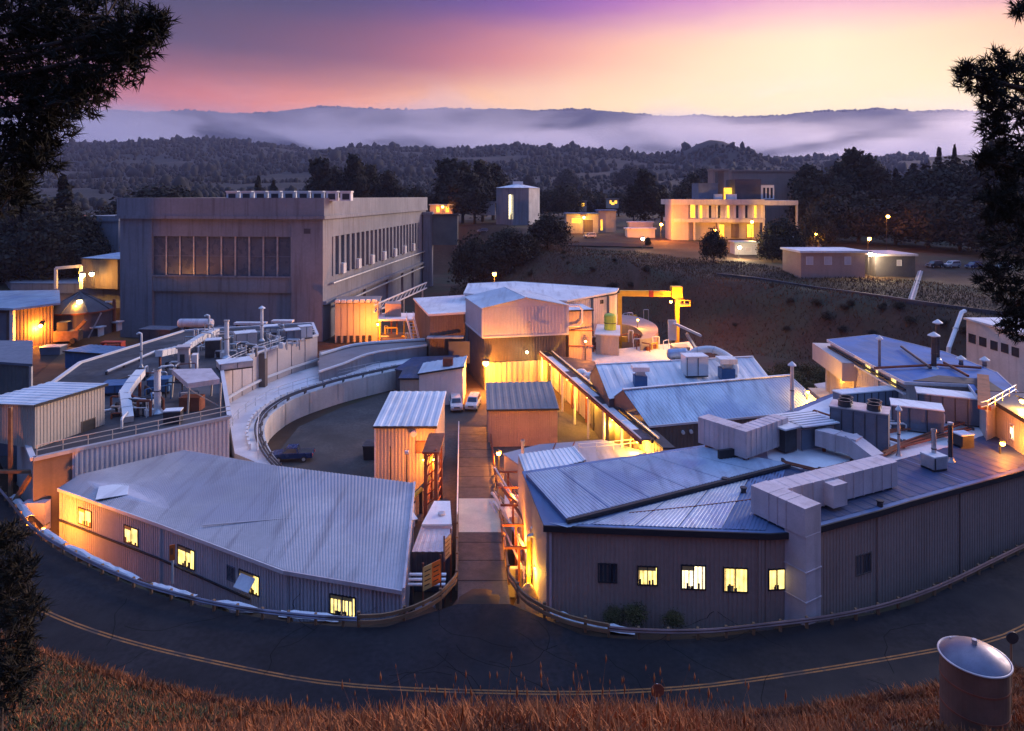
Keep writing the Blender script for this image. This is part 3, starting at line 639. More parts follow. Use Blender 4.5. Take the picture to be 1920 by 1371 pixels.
def gable_shed(name, label, cat, P4, z0, ze, zr, wm, rm, rib=.35, ridge_x=True, over=.25, group=None):
    """P4: base corners front-left, front-right, back-right, back-left; mono or gable roof"""
    t = thing(name, label, cat, loc_of(P4, z0), group); P = [Vector((p[0], p[1], 0)) for p in P4]
    zs = ze if isinstance(ze, list) else [ze] * 4
    for i in range(4):
        a, b = P[i], P[(i + 1) % 4]; MB().ribs((a.x, a.y, z0), (b.x, b.y, z0), (b.x, b.y, zs[(i + 1) % 4]), (a.x, a.y, zs[i]), rib, .04).build('wall', wm, t)
    G = grow([tuple(p[:2]) for p in P], over)
    if zr is None:
        MB().prism(G, [z - .03 for z in zs], [z + .1 for z in zs]).build('roof_deck', wm, t)
        a, b, c, d = [Vector((g[0], g[1], z + .105)) for g, z in zip(G, zs)]; o = MB().ribs(a, b, c, d, .9, .06).build('roof', rm, t)
        MB().obox(a - Vector((0, 0, .1)), b - Vector((0, 0, .1)), .1, .25).build('fascia', 'trim_dark', o)
    else:
        if ridge_x: e1, e2 = (Vector(G[0] + (0,)) + Vector(G[3] + (0,))) / 2, (Vector(G[1] + (0,)) + Vector(G[2] + (0,))) / 2; f1, f2 = (P[0] + P[3]) / 2, (P[1] + P[2]) / 2
        else: e1, e2 = (Vector(G[0] + (0,)) + Vector(G[1] + (0,))) / 2, (Vector(G[2] + (0,)) + Vector(G[3] + (0,))) / 2; f1, f2 = (P[0] + P[1]) / 2, (P[2] + P[3]) / 2
        q = [Vector((g[0], g[1], z + .02)) for g, z in zip(G, zs)]; r1 = Vector((e1.x, e1.y, zr)); r2 = Vector((e2.x, e2.y, zr))
        if ridge_x:
            MB().ribs(q[0], q[1], r2, r1, .6, .05).build('roof', rm, t); MB().ribs(q[2], q[3], r1, r2, .6, .05).build('roof', rm, t)
            MB().add([(P[3].x, P[3].y, zs[3]), (P[0].x, P[0].y, zs[0]), (f1.x, f1.y, zr - .1)], [(0, 1, 2)]).build('gable', wm, t); MB().add([(P[1].x, P[1].y, zs[1]), (P[2].x, P[2].y, zs[2]), (f2.x, f2.y, zr - .1)], [(0, 1, 2)]).build('gable', wm, t)
        else:
            MB().ribs(q[1], q[2], r2, r1, .6, .05).build('roof', rm, t); MB().ribs(q[3], q[0], r1, r2, .6, .05).build('roof', rm, t)
            MB().add([(P[0].x, P[0].y, zs[0]), (P[1].x, P[1].y, zs[1]), (f1.x, f1.y, zr - .1)], [(0, 1, 2)]).build('gable', wm, t); MB().add([(P[2].x, P[2].y, zs[2]), (P[3].x, P[3].y, zs[3]), (f2.x, f2.y, zr - .1)], [(0, 1, 2)]).build('gable', wm, t)
        MB().obox(r1 + Vector((0, 0, .06)), r2 + Vector((0, 0, .06)), .35, .08).build('ridge_cap', rm, t)
    return t
def rect(px0, py0, px1, py1, z, depth, rot=None):          # base rectangle from its visible front edge
    a, b = at(px0, py0, z), at(px1, py1, z); d = (b - a).normalized(); n = Vector((-d.y, d.x, 0)); return [a, b, b + n * depth, a + n * depth]
def rectY(px0, px1, Y0, Y1, depth):
    a, b = Vector(((px0 - CX) / F * Y0, Y0, 0)), Vector(((px1 - CX) / F * Y1, Y1, 0)); d = (b - a).normalized(); n = Vector((-d.y, d.x, 0)); return [a, b, b + n * depth, a + n * depth]
s1 = gable_shed('deck_shed', 'grey-brown metal shed with pale mono-pitch roof on the equipment deck corner', 'shed', rectY(66, 196, 70, 77.5, 8.5), DZ, [8.9, 8.9, 8.3, 8.3], None, 'wall_beige', 'roof_white')
a, b = rectY(66, 196, 70, 77.5, 8.5)[:2]; window(s1, a, b, 165, 800, 24, 24, 'trim_dark', 1, 'wall_brown')
# ------------------------------------------------------------------ ring tunnel in the yard
RIM = catmull([at(a, b, -1) for a, b in [(560, 900), (530, 880), (505, 848), (494, 815), (500, 790), (522, 768), (562, 746), (640, 721), (720, 702), (775, 690)]], 6)
def ring_tunnel():
    t = thing('ring_tunnel', 'curved white concrete ring tunnel wrapped round the yard beside the pickup', 'tunnel', (RIM[20].x, RIM[20].y, -4))
    outer = [at(a, b, -1) for a, b in [(800, 672), (690, 668), (597, 672), (545, 692), (500, 712), (425, 752), (432, 800), (440, 850)]]
    poly = [tuple(p[:2]) for p in RIM] + [tuple(p[:2]) for p in outer]
    MB().prism(poly, -4.05, -1.02).build('body', 'concrete_pale', t)
    rr = resample(RIM, 1.5); nn = len(rr)
    for i in range(0, nn - 4, 4):                           # wall sections with joints between
        A_ = offset(rr[i:i + 5], -.12); 
        A_[0] = A_[0].lerp(A_[1], .05); A_[-1] = A_[-1].lerp(A_[-2], .05); B_ = [Vector((p.x, p.y, -4.03)) for p in A_]; T_ = [Vector((p.x, p.y, -.75)) for p in A_]; I_ = [Vector((p.x, p.y, -.75)) for p in offset(A_, .45)]; J_ = [Vector((p.x, p.y, -1.0)) for p in I_]
        MB().strip(T_, B_).strip(I_, T_).strip(J_, I_).build('wall_section', 'concrete_pale', t)
    MB().add([(p[0], p[1], -1.0) for p in poly], [tuple(range(len(poly)))]).build('deck', 'deck_white', t)
    return t
ring_tunnel()
def cable_tray():
    rr = resample(offset(RIM, .35), 1.0); t = thing('cable_tray', 'dark triple pipe run following the white ring tunnel rim', 'pipe run', tuple(rr[0]))
    for k, (o_, z_) in enumerate(((0, -.3), (.35, -.25), (.7, -.3))): MB().tube([p + Vector((0, 0, z_ + .98)) for p in offset(rr, o_)], .11, 6).build('pipe', 'steel_dark', t)
    for p in rr[::4]: MB().box((p.x, p.y, -.76), (.12, 1.1, .46), base=True).build('bracket', 'steel_dark', t)
cable_tray()
def block_row():
    rr = resample(offset(RIM, 2.0)[14:], 1.55); t = thing('block_barrier', 'row of small white blocks standing behind the dark pipe run', 'barrier', tuple(rr[0]))
    for p, q in zip(rr[:-1], rr[1:]):
        d = q - p; MB().box((p.x, p.y, -1), (1.05, .3, .75), math.atan2(d.y, d.x), base=True).build('block', 'white_paint', t)
block_row()
pipe_rail([p + Vector((0, 0, 0)) for p in offset(RIM, 4.2)[20:52]], 'thin grey railing on the ring tunnel deck', 'galv', 1.2, .04, 3.)
pipe_rail([at(a, b, -1) for a, b in [(484, 862), (482, 820), (486, 790), (510, 762)]], 'white handrail at the narrow end of the ring tunnel deck', 'white_paint', 1.1, .05)
def terrace():
    P = [at(a, b, .8) for a, b in [(598, 700), (645, 684), (700, 664), (800, 650), (805, 634), (690, 644), (600, 660)]]
    t = thing('upper_terrace', 'raised curved terrace with white rim between the ring tunnel and the concrete hall', 'terrace', loc_of(P, -4)); poly = [tuple(p[:2]) for p in P]
    walls(t, poly, -4, .8, 'concrete'); MB().prism(grow(ccw(poly), .1), .75, .95).build('deck', 'roof_brown', t)
    c = catmull([p for p in P[:4]], 6); MB().tube([p + Vector((0, -.1, .25)) for p in c], .22, 6).build('rim', 'white_paint', t)
    c2 = catmull([at(a, b, .95) for a, b in [(600, 668), (665, 650), (740, 643), (797, 640)]], 6); MB().tube([p + Vector((0, 0, .3)) for p in c2], .3, 6).build('pipe', 'white_paint', t)
    P2 = [at(a, b, 0) for a, b in [(742, 694), (775, 672), (860, 668), (866, 700), (800, 705)]]
    t2 = thing('low_dark_roof_block', 'low block with worn dark blue roof behind the white ring tunnel', 'building', loc_of(P2, -4)); poly = [tuple(p[:2]) for p in P2]
    walls(t2, poly, -4, 0, 'wall_dark'); roof(t2, poly, 0, 'roof_dark', .15, .2)
terrace()
# ------------------------------------------------------------------ E: big concrete hall
E1 = Vector((1, -.104, 0)).normalized(); E2 = Vector((.104, 1, 0)).normalized(); E0 = Vector((-44.2, 162, 0)); EW, EL = 50.6, 106.
def ep(u, v, z, out=0.): return E0 - E1 * u + E2 * v + Vector((0, 0, z))
def hall():
    t = thing('concrete_hall', 'huge grey concrete hall with dark window band and white units on its roof edge', 'hall', tuple(ep(EW / 2, EL / 2, -4)))
    rz_ = math.atan2(E1.y, E1.x)
    def ebox(name, u0, u1, v0, v1, z0, z1, m, par=None):
        c = ep((u0 + u1) / 2, (v0 + v1) / 2, 0); return MB().box((c.x, c.y, z0), (u1 - u0, v1 - v0, z1 - z0), rz_, base=True).build(name, m, par or t)
    ebox('core', .9, EW - .9, .95, EL - .9, -4, 28.6, 'concrete')
    ebox('parapet_band', -.5, EW + .5, -.5, 1.2, 25.1, 29.6, 'concrete'); ebox('parapet_band', -.5, 1.2, 1.2, EL + .5, 25.1, 29.6, 'concrete'); ebox('parapet_band', EW - 1.2, EW + .5, 1.2, EL + .5, 25.1, 29.6, 'concrete')
    ebox('cornice', -.75, EW + .75, -.75, -.5, 24.6, 25.4, 'concrete'); ebox('cornice', -.75, -.5, -.5, EL, 24.6, 25.4, 'concrete')
    ebox('roof_deck', 1.2, EW - 1.2, 1.2, EL - 1, 28.6, 28.9, 'roof_tar')
    # front face: two piers, beams, window band, blind lower bay
    ebox('pier', 0, 7.7, 0, .9, -4, 25.1, 'concrete'); ebox('pier', 42.4, EW, 0, .9, -4, 25.1, 'concrete')
    ebox('beam', 7.7, 42.4, .25, .93, 20.4, 25.1, 'concrete'); ebox('beam', 7.7, 42.4, .25, .93, 7.6, 11.0, 'concrete'); ebox('sill', 7.7, 42.4, .0, .3, 10.7, 11.1, 'concrete')
    n = 10
    for i in range(n):
        u0 = 7.7 + (34.7) * i / n; u1 = 7.7 + 34.7 * (i + 1) / n
        f = ebox('window', u0, u0 + .3, .45, .9, 11.0, 20.4, 'galv'); ebox('pane', u0 + .3, u1, .78, .86, 11.0, 20.4, 'pane_blue', f)
        ebox('rail', u0 + .3, u1, .70, .8, 15.6, 15.8, 'unit_blue', f)
    ebox('bay_lintel', 7.7, 42.4, .3, .95, 7.2, 7.65, 'concrete')
    ebox('wall_vent', 3.0, 4.6, -.05, .1, 21.2, 22.4, 'wall_dark')
    # right face: fins and slit windows, ledge with pipes
    ebox('side_wall', 0, .9, .9, 6, -4, 25.1, 'concrete'); ebox('side_beam', 0, .9, 6, EL, 20.2, 25.1, 'concrete'); ebox('side_beam', 0, .9, 6, EL, -4, 10.7, 'concrete'); ebox('side_wall', 0, .9, 94, EL, 10.7, 20.2, 'concrete')
    m_ = 22
    for i in range(m_):
        v0 = 6 + 88. * i / m_; v1 = 6 + 88. * (i + 1) / m_
        f = ebox('window', -.25, .8, v0, v0 + 1.5, 10.7, 20.2, 'concrete'); ebox('pane', .55, .7, v0 + 1.5, v1, 10.7, 20.2, 'pane_blue', f)
        if i % 3 == 1: ebox('window_unit', -.9, .5, v0 + 1.6, v1 - .3, 10.7, 13.2, 'white_paint', f)
    ebox('ledge', -.9, 0, 0, EL, 4.6, 5.4, 'concrete')
    for k, z in enumerate((3.6, 9.2)): MB().tube([ep(-1.0, 4, z), ep(-1.0, EL - 6, z)], .25, 6).build('service_pipe', 'galv', t)
    for v in (30, 52, 70, 84): ebox('buttress', -.7, 0, v, v + 1.2, -4, 4.6, 'concrete')
    for i in range(9):
        u0 = 1.5 + i * 2.9 - 8.5; 
    return t
hall()
def hall_units():
    for i in range(9):
        px = 438 + i * 26.5; Y = 166.; p = dp(px, 366, Y); t = thing('roof_unit', 'white boxy ventilator in the row on the concrete hall roof', 'roof unit', (p.x, Y, 29.6), 'ventilators along the hall roof edge')
        MB().box((p.x, Y, 28.9), (2.5, 2.4, 2.0), 0, base=True).build('body', 'roof_white', t); MB().box((p.x, Y, 30.9), (2.75, 2.7, .35), 0, base=True).build('hood', 'white_paint', t)
        MB().box((p.x + .1, Y - 1.22, 29.2), (1.7, .08, 1.4), 0, base=True).build('louvre', 'steel_dark', t)
hall_units()
lean = rectY(628, 709, 160.5, 161.5, 8)
def lean_to():
    t = thing('tall_door_annex', 'corrugated annex with tall ribbed doors glowing orange against the concrete hall', 'annex', loc_of(lean, -4)); poly = [tuple(p[:2]) for p in lean]
    walls(t, poly, -4, 5.3, 'wall_beige'); roof(t, poly, 5.3, 'roof_brown', .2, .3)
    a, b = lean[0], lean[1]
    for i in range(7):
        p, q = a.lerp(b, (i + .06) / 7), a.lerp(b, (i + .94) / 7); MB().obox(Vector((p.x, p.y - .12, .6)), Vector((q.x, q.y - .12, .6)), .16, 9.0).build('door_leaf', 'wall_beige', t)
        MB().box(((p.x + q.x) / 2, p.y - .35, 5.35), (.9, .9, .7), base=True).build('roof_vent', 'white_paint', t)
    for i in range(6): p = a.lerp(b, (i + .7) / 7); MB().box((p.x, p.y - .3, -3.9), (.7, .2, 1.6), base=True).build('door_hasp', 'steel_dark', t)
lean_to()
# ------------------------------------------------------------------ F: centre building with raised lilac box
FP, FQ, FS = at(905, 632, 5.4), at(1065, 625, 5.4), at(873, 605, 5.4); FR = FQ + (FS - FP)
def centre():
    P4 = [FP, FQ, FR, FS]
    t = gable_shed('centre_building', 'lilac metal box with white gable roof raised on a dark lower storey', 'building', [Vector((p.x, p.y, 0)) for p in P4], 5.4, 10.4, 12.1, 'wall_lilac', 'roof_white', .6, False, .3)
    t.location = t['_loc'] = (0, 0, 0) if False else tuple(t['_loc'])
    body = grow([tuple(p[:2]) for p in P4], -.35); walls(t, body, -4, 5.4, 'wall_dark', .5, 'lower_wall')
    P = ccw(body); MB().prism(grow([tuple(p[:2]) for p in P4], .12), 5.15, 5.45).build('floor_trim', 'trim_white', t)
    a, b = P[0], P[1]; MB().ribs((a.x + .2, a.y - .15, -4), (a.x + 11.2, a.y - .15 + 11 * (b.y - a.y) / (b.x - a.x), -4), (a.x + 11.2, a.y - .15 + 11 * (b.y - a.y) / (b.x - a.x), .8), (a.x + .2, a.y - .15, .8), .9, .18).build('ribbed_door', 'wall_beige', t)
    for p in (FP, FQ): MB().box((p.x, p.y - .05, 5.4), (.3, .3, 5.1), base=True).build('corner_trim', 'trim_white', t)
    c = (FP + FQ) / 2 + Vector((.6, -.2, 2.2)); MB().cyl(c, c + Vector((0, -.5, 0)), .25).build('gable_light_housing', 'galv', t); MB().tube([c, c + Vector((.8, -.3, -2.2))], .07, 5).build('conduit', 'galv', t)
    g = [at(778, 562, 7), at(806, 592, 7), at(872, 588, 7), at(872, 556, 7)]; poly = [tuple(p[:2]) for p in g]
    t2 = thing('dark_wing', 'brown wing with pale flat roof at the side of the raised lilac box', 'building', loc_of(g, -4)); walls(t2, poly, -4, 7, 'wall_brown', .5); roof(t2, poly, 7, 'roof_white', .3, .3, fascia='trim_white')
    MB().box((at(840, 620, 3.2).x, g[1].y - .8, 2.9), (7, 1.6, .25), base=True).build('canopy', 'roof_blue', t2)
    MB().box((at(850, 650, 3.2).x + .6, g[1].y - .5, -2), (4.6, .5, 4.2), base=True).build('door', 'unit_blue', t2)
    h = [at(872, 552, 8.6), at(1062, 566, 8.6), at(1153, 549, 9.0), at(1157, 543, 9.4), at(965, 530, 9.9), at(880, 534, 9.6)]; poly = [tuple(p[:2]) for p in h]; zs = [p.z for p in h]
    t3 = thing('rear_hall', 'wide hall with pale low roof behind the raised lilac box', 'building', loc_of(h, -4)); P = ccw(poly); zz = zs if (P[0] - Vector((h[0].x, h[0].y, 0))).length < .01 else zs[::-1]
    walls(t3, poly, -4, 8.5, 'wall_lilac', .6); roof(t3, poly, zz, 'roof_white', .3, .25, fascia='trim_white')
    a, b = h[1], h[2]; window(t3, a, b, 1128, 566, 5, 6, 'glass_dark', 1)
    for pxx in (1110, 1140): p = a.lerp(b, wall_hit(a, b, pxx)); seam(t3, p + Vector((0, -.15, 0)), -4, 8.5, 'unit_blue', .5, 'pilaster')
    k = rectY(1067, 1110, 127, 128, 6); t4 = gable_shed('side_annex', 'orange-lit brown annex with a white hooped pipe beside the raised lilac box', 'annex', k, -4, 9.0, None, 'wall_beige', 'roof_white', .5)
    c = dp(1078, 592, 126.6); r_ = 1.3; MB().tube([c + Vector((-1.2, 0, -1.9)), c + Vector((.8, 0, -1.9)), c + Vector((1.3, 0, -1.3)), c + Vector((1.3, 0, 1.2)), c + Vector((.8, 0, 1.8)), c + Vector((-1.2, 0, 1.8))], .18, 6).build('hooped_pipe', 'white_paint', t4)
    for zf in (-.5, 2.6, 5.4): MB().box(((k[0].x + k[1].x) / 2, k[0].y - .15, zf), (4.4, .2, .16)).build('wall_batten', 'rust', t4)
centre()
# ------------------------------------------------------------------ Q: dark flat-roofed block with pipe bridge, H1/H2 gable roofs, low roofs
def block_q():
    g = [at(1036, 668, 1.4), at(1244, 842, 1.4), at(1264, 842, 1.4), at(1217, 800, 1.4), at(1148, 750, 1.4), at(1114, 680, 1.4)]; poly = [tuple(p[:2]) for p in g]
    t = thing('flat_roof_block', 'dark flat-roofed block with glowing yellow ribbed wall under the pipe bridge', 'building', loc_of(g, -4))
    walls(t, poly, -4, 1.4, 'wall_beige', .8); roof(t, poly, 1.4, 'roof_tar', .1, .2)
    for px, py in ((1090, 700), (1105, 706), (1112, 718)): p = at(px, py, 1.6); MB().lathe([(.9, 0), (.9, .3), (.6, .6), (.1, .7)], (p.x, p.y, 1.6), 12).build('roof_vent', 'white_paint', t)
    a, b = g[0], g[1]; d = (b - a).normalized(); n = Vector((d.y, -d.x, 0)); n = n if n.x < 0 else -n
    t2 = thing('pipe_bridge', 'long dark pipe bridge with white decking on white posts beside the glowing wall', 'pipe bridge', tuple(a + n * 2 + Vector((0, 0, -5.4))))
    L_ = (b - a).length - 1
    for i in range(13):
        p, q = a + d * (L_ * i / 13) + n * 1.6, a + d * (L_ * (i + .96) / 13) + n * 1.6
        MB().obox(p + Vector((0, 0, .75)), q + Vector((0, 0, .75)), 1.1, .12).build('deck_panel', 'deck_white' if i % 4 else 'steel_dark', t2)
    for o_, z_, w_, m in ((2.3, .55, .3, 'rust'), (.9, .55, .3, 'steel_dark'), (2.3, 1.0, .12, 'white_paint'), (.5, .9, .22, 'steel_dark'), (.1, .9, .16, 'white_paint')):
        MB().obox(a + n * o_ + Vector((0, 0, z_)), a + d * L_ + n * o_ + Vector((0, 0, z_)), w_, w_ * 1.3).build('girder' if m != 'white_paint' else 'pipe', m, t2)
    for s_ in (.03, .17, .31, .45, .59, .73, .87):
        p = a + d * L_ * s_ + n * 2.3; MB().cyl((p.x, p.y, -4.05), (p.x, p.y, 1.9), .17, n=8).build('post', 'white_paint', t2)
    for k in range(10):                                     # pipes and drops on the glowing wall
        p = a + d * L_ * (.12 + .08 * k) + n * .35; MB().cyl((p.x, p.y, -4), (p.x, p.y, random.uniform(-.5, 1.3)), random.choice([.08, .14, .2]), n=6).build('drop_pipe', random.choice(['rust', 'steel_dark', 'galv']), t2)
block_q()
def gables():
    e0, e1, r0, r1 = at(1216, 799, 2.0), at(1552, 768, 2.0), at(1168, 731, 5.0), at(1482, 704, 5.0)
    b0, b1 = r0 + (r0 - e0) * .8, r1 + (r1 - e1) * .8
    t = thing('gable_building', 'pale blue metal-roofed gable building with brown wall and round wall lights', 'building', loc_of([e0, e1, r0, r1], -4))
    def V3(p, z): return (p.x, p.y, z)
    MB().ribs(e0 - (r0 - e0) * .02, e1 - (r1 - e1) * .02, r1, r0, .45, .05).build('roof', 'roof_blue', t)
    MB().ribs(V3(b1, 2.), V3(b0, 2.), r0, r1, .75, .06).build('roof', 'roof_blue', t); MB().obox(r0 + Vector((0, 0, .08)), r1 + Vector((0, 0, .08)), .5, .12).build('ridge_cap', 'roof_white', t)
    MB().ribs(V3(e0, -4), V3(e1, -4), V3(e1, 2), V3(e0, 2), .5, .05).build('wall', 'wall_brown', t)
    MB().add([V3(b0, -4), V3(e0, -4), V3(e0, 1.95), V3(r0, 4.9), V3(b0, 1.95)], [(0, 1, 2, 3, 4)]).build('gable', 'wall_brown', t); MB().add([V3(e1, -4), V3(b1, -4), V3(b1, 1.95), V3(r1, 4.9), V3(e1, 1.95)], [(0, 1, 2, 3, 4)]).build('gable', 'wall_brown', t)
    MB().obox(e0 + Vector((0, -.15, -.05)), e1 + Vector((0, -.15, -.05)), .12, .25).build('gutter', 'trim_white', t)
    for px in (1280, 1295, 1410): p = e0.lerp(e1, wall_hit(e0, e1, px)); MB().cyl((p.x, p.y - .4, .9), (p.x, p.y, .9), .22).build('wall_light', 'white_paint', t)
    f0, f1 = at(1117, 684, 5.8), at(1412, 669, 5.8); g0, g1 = at(1142, 748, 3.4), at(1446, 712, 3.4)
    t2 = thing('white_roof_building', 'building with broad white sloping roof carrying vent hoods behind the blue gable roof', 'building', loc_of([f0, f1, g0, g1], -4))
    MB().ribs(g0, g1, f1, f0, 1.6, .05).build('roof', 'roof_white', t2)
    bk0, bk1 = f0 + (f0 - g0) * .5, f1 + (f1 - g1) * .5
    MB().ribs(V3(bk1, 3.4), V3(bk0, 3.4), f0, f1, 1.6, .05).build('roof', 'roof_white', t2)
    poly = [tuple(p[:2]) for p in (g0, g1, bk1, bk0)]; walls(t2, poly, -4, 3.3, 'wall_dark')
    MB().add([V3(bk0, 3.3), V3(g0, 3.3), V3(f0, 5.7)], [(0, 1, 2)]).build('gable', 'wall_dark', t2); MB().add([V3(g1, 3.3), V3(bk1, 3.3), V3(f1, 5.7)], [(0, 1, 2)]).build('gable', 'wall_dark', t2)
    MB().obox(f0 + Vector((0, 0, .06)), f1 + Vector((0, 0, .06)), .4, .1).build('ridge_cap', 'trim_white', t2)
    g = [at(945, 853, -.8), at(1012, 836, -.8), at(1130, 827, -.8), at(1210, 850, -.8), at(1110, 872, -.8), at(992, 886, -.8)]; poly = [tuple(p[:2]) for p in g]
    t3 = thing('low_lilac_roof', 'low flat roof of dusty lilac sheeting between the brown shed and the corrugated roof', 'building', loc_of(g, -4)); walls(t3, poly, -4, -.8, 'wall_beige'); roof(t3, poly, -.8, 'roof_grey', .1, .15)
    for s_ in (.25, .55): p, q = g[1].lerp(g[2], s_), g[5].lerp(g[4], s_); MB().obox(p + Vector((0, 0, .2)), q + Vector((0, 0, .2)), .12, .08).build('roof_batten', 'rust', t3)
    pipe_rail([at(a_, b_, -.6) for a_, b_ in [(1085, 848), (1130, 845), (1215, 836)]], 'white railing on the low lilac roof by the pipe bridge', 'white_paint', 1.0, .05)
gables()
# ------------------------------------------------------------------ yard sheds
q = rectY(704, 816, 80, 80, 11); sh = gable_shed('yard_shed', 'tall beige shed with pale ribbed roof beside the ramp, orange light on its door side', 'shed', q, -4, [3.4, 3.4, 4.2, 4.2], None, 'wall_beige', 'roof_white', .4)
window(sh, q[0], q[1], 792, 838, 22, 20, 'wall_brown', 1, 'rust'); seam(sh, (q[0].x, q[0].y - .1, 0), -4, 3.4, 'trim_white', .2, 'corner_trim'); seam(sh, (q[1].x, q[1].y - .1, 0), -4, 3.4, 'wall_beige', .2, 'corner_trim')
c = Vector((dp(776, 813, 79.8).x, 79.8, dp(776, 813, 79.8).z)); MB().cyl(c + Vector((0, .2, 0)), c + Vector((0, -.3, 0)), .35).build('wall_light', 'white_paint', sh)
q = rectY(916, 1045, 94, 94.5, 9.5); gable_shed('brown_shed', 'orange-brown ribbed shed with flat dull roof where the ramp meets the yard', 'shed', q, -4, [1.0, 1.0, 2.0, 2.0], None, 'wall_tan', 'roof_brown', .3)
q = rectY(786, 868, 113, 113, 7); wb = gable_shed('white_block', 'plain white block building with small roof fan behind the parked white vehicles', 'building', q, -4, [1.0, 2.2, 2.2, 1.0], None, 'white_paint', 'roof_white', 2.)
p = dp(840, 682, 115); MB().box((p.x, p.y, 1.9), (1.6, 1.4, 1.3), base=True).build('roof_fan', 'rust', wb)
q = rectY(750, 786, 114, 114, 6); gable_shed('cream_hut', 'cream hut with dark blue flat roof next to the plain white block', 'hut', q, -4, [-.0, -.0, .3, .3], None, 'wall_beige', 'roof_dark', 2.)
# ------------------------------------------------------------------ I: tall tan building along the road
IZ = 5.8
IF_ = [at(*p, IZ) for p in [(1025, 985), (1440, 1000), (1478, 998), (1535, 986), (1640, 958), (1700, 940), (1920, 880), (2150, 810)]]
def building_i():
    back = [at(*p, IZ) for p in [(2050, 720), (1920, 768), (1700, 722), (1560, 742), (1440, 790), (1325, 838), (985, 888)]]
    poly = [tuple(p[:2]) for p in IF_ + back]; t = thing('tan_building', 'tall curved tan ribbed building with dark blue roof and yellow windows facing the road', 'building', loc_of(IF_[:4], -4))
    walls(t, poly, -4, IZ, 'wall_tan', .32, ms={14: 'wall_beige'})
    P = ccw(poly); MB().prism(grow(P, .25), IZ - .02, IZ + .12).build('roof', 'roof_steel', t)
    G = grow(P, .3)
    for i in range(7): MB().obox((G[i][0], G[i][1], IZ - .1), (G[i + 1][0], G[i + 1][1], IZ - .1), .15, .45).build('eave_trim', 'trim_dark', t)
    a, b = IF_[0], IF_[1]
    for px, py, w_, h, m, s_ in ((1139, 1074, 32, 32, 'glass_dark', 1), (1214, 1079, 34, 32, 'lit_window', 2), (1300, 1082, 42, 42, 'lit_white', 2), (1379, 1087, 42, 42, 'lit_window', 2)): window(t, a, b, px, py, w_, h, m, s_)
    window(t, IF_[1], IF_[2], 1456, 1086, 28, 36, 'lit_window', 2); window(t, IF_[3], IF_[4], 1618, 1057, 26, 34, 'wall_dark', 2, 'wall_brown')
    for px, i in ((1032, 0), (1423, 0), (1428, 0), (1645, 4), (1800, 5)): p = IF_[i].lerp(IF_[i + 1], wall_hit(IF_[i], IF_[i + 1], px)); seam(t, p + Vector((0, -.12, 0)), -4, IZ - .1, 'wall_tan' if px > 1033 else 'duct_pink', .16)
    # raised ribbed roof sheets on the left half, gutter between
    up = [at(1062, 972, 6.3), at(1478, 868, 6.3), at(1322, 838, 6.3), at(986, 888, 6.3)]
    up0 = at(1030, 980, 6.2)
    for k in range(6):
        f0, f1 = k / 6, (k + 1) / 6 - .008; a0, a1 = up[0].lerp(up[1], f0), up[0].lerp(up[1], f1); d0, d1 = up[3].lerp(up[2], f0), up[3].lerp(up[2], f1)
        MB().ribs(a0, a1, d1, d0, .32, .04).build('roof_sheet', 'roof_blue', t)
    MB().prism([tuple(p[:2]) for p in up], IZ + .1, 6.28).build('roof_upstand', 'roof_steel', t)
    MB().obox(up[0] + Vector((0, -.25, -.1)), up[1] + Vector((0, -.25, -.1)), .3, .25).build('gutter', 'trim_dark', t)
    lo = [IF_[0] + Vector((.2, .1, .15)), IF_[1] + Vector((0, .1, .15)), at(1475, 880, IZ + .15), up[0] + Vector((0, -.7, -.33))]
    for k in range(5):
        f0, f1 = k / 5, (k + 1) / 5 - .008; MB().ribs(lo[0].lerp(lo[1], f0), lo[0].lerp(lo[1], f1), lo[3].lerp(lo[2], f1), lo[3].lerp(lo[2], f0), .3, .035).build('roof_sheet', 'roof_blue' if k < 4 else 'roof_steel', t)
    # dark sheets to the right
    rr = [IF_[i] + Vector((0, .2, .13)) for i in range(3, 8)]
    for i in range(4):
        a_, b_ = rr[i], rr[i + 1]; n = Vector((-(b_ - a_).y, (b_ - a_).x, 0)).normalized()
        for k in range(2):
            p, q_ = a_.lerp(b_, k / 2), a_.lerp(b_, (k + 1) / 2 - .01); MB().ribs(p, q_, q_ + n * 9.5, p + n * 9.5, 1.2, .03).build('roof_sheet', 'roof_dark', t)
    pts = [at(*p_, IZ + .16) for p_ in [(1180, 962), (1300, 950), (1400, 938), (1470, 925)]]; MB().tube(pts, .06, 5).build('roof_cable', 'rust', t)
    for px, py in ((1359, 907), (1394, 925), (1650, 950)): p = at(px, py, IZ + .1); MB().lathe([(.22, 0), (.22, .35), (.28, .4), (.28, .5)], tuple(p), 10).build('roof_vent', 'steel_dark', t)
    # white membrane around the plant
    w_ = [at(*p_, IZ + .13) for p_ in [(1500, 880), (1665, 868), (1790, 835), (1850, 815), (1790, 745), (1560, 745), (1430, 800), (1440, 860)]]
    MB().prism([tuple(p[:2]) for p in w_], IZ + .1, IZ + .17).build('roof_membrane', 'deck_white', t)
    sm = [at(*p_, 5.4) for p_ in [(986, 892), (1097, 864), (1075, 838), (972, 852)]]; poly = [tuple(p[:2]) for p in sm]
    t2 = thing('corrugated_annex', 'small annex with pale corrugated roof at the end of the tan building', 'annex', loc_of(sm, -4)); walls(t2, poly, -4, 5.1, 'wall_beige', .4); MB().prism(poly, 5.0, 5.3).build('roof_deck', 'wall_beige', t2); MB().ribs(sm[0], sm[1], sm[2], sm[3], .5, .05).build('roof', 'roof_white', t2)
    MB().obox(sm[1], sm[2], .2, .2).build('verge_trim', 'trim_white', t2)
building_i()
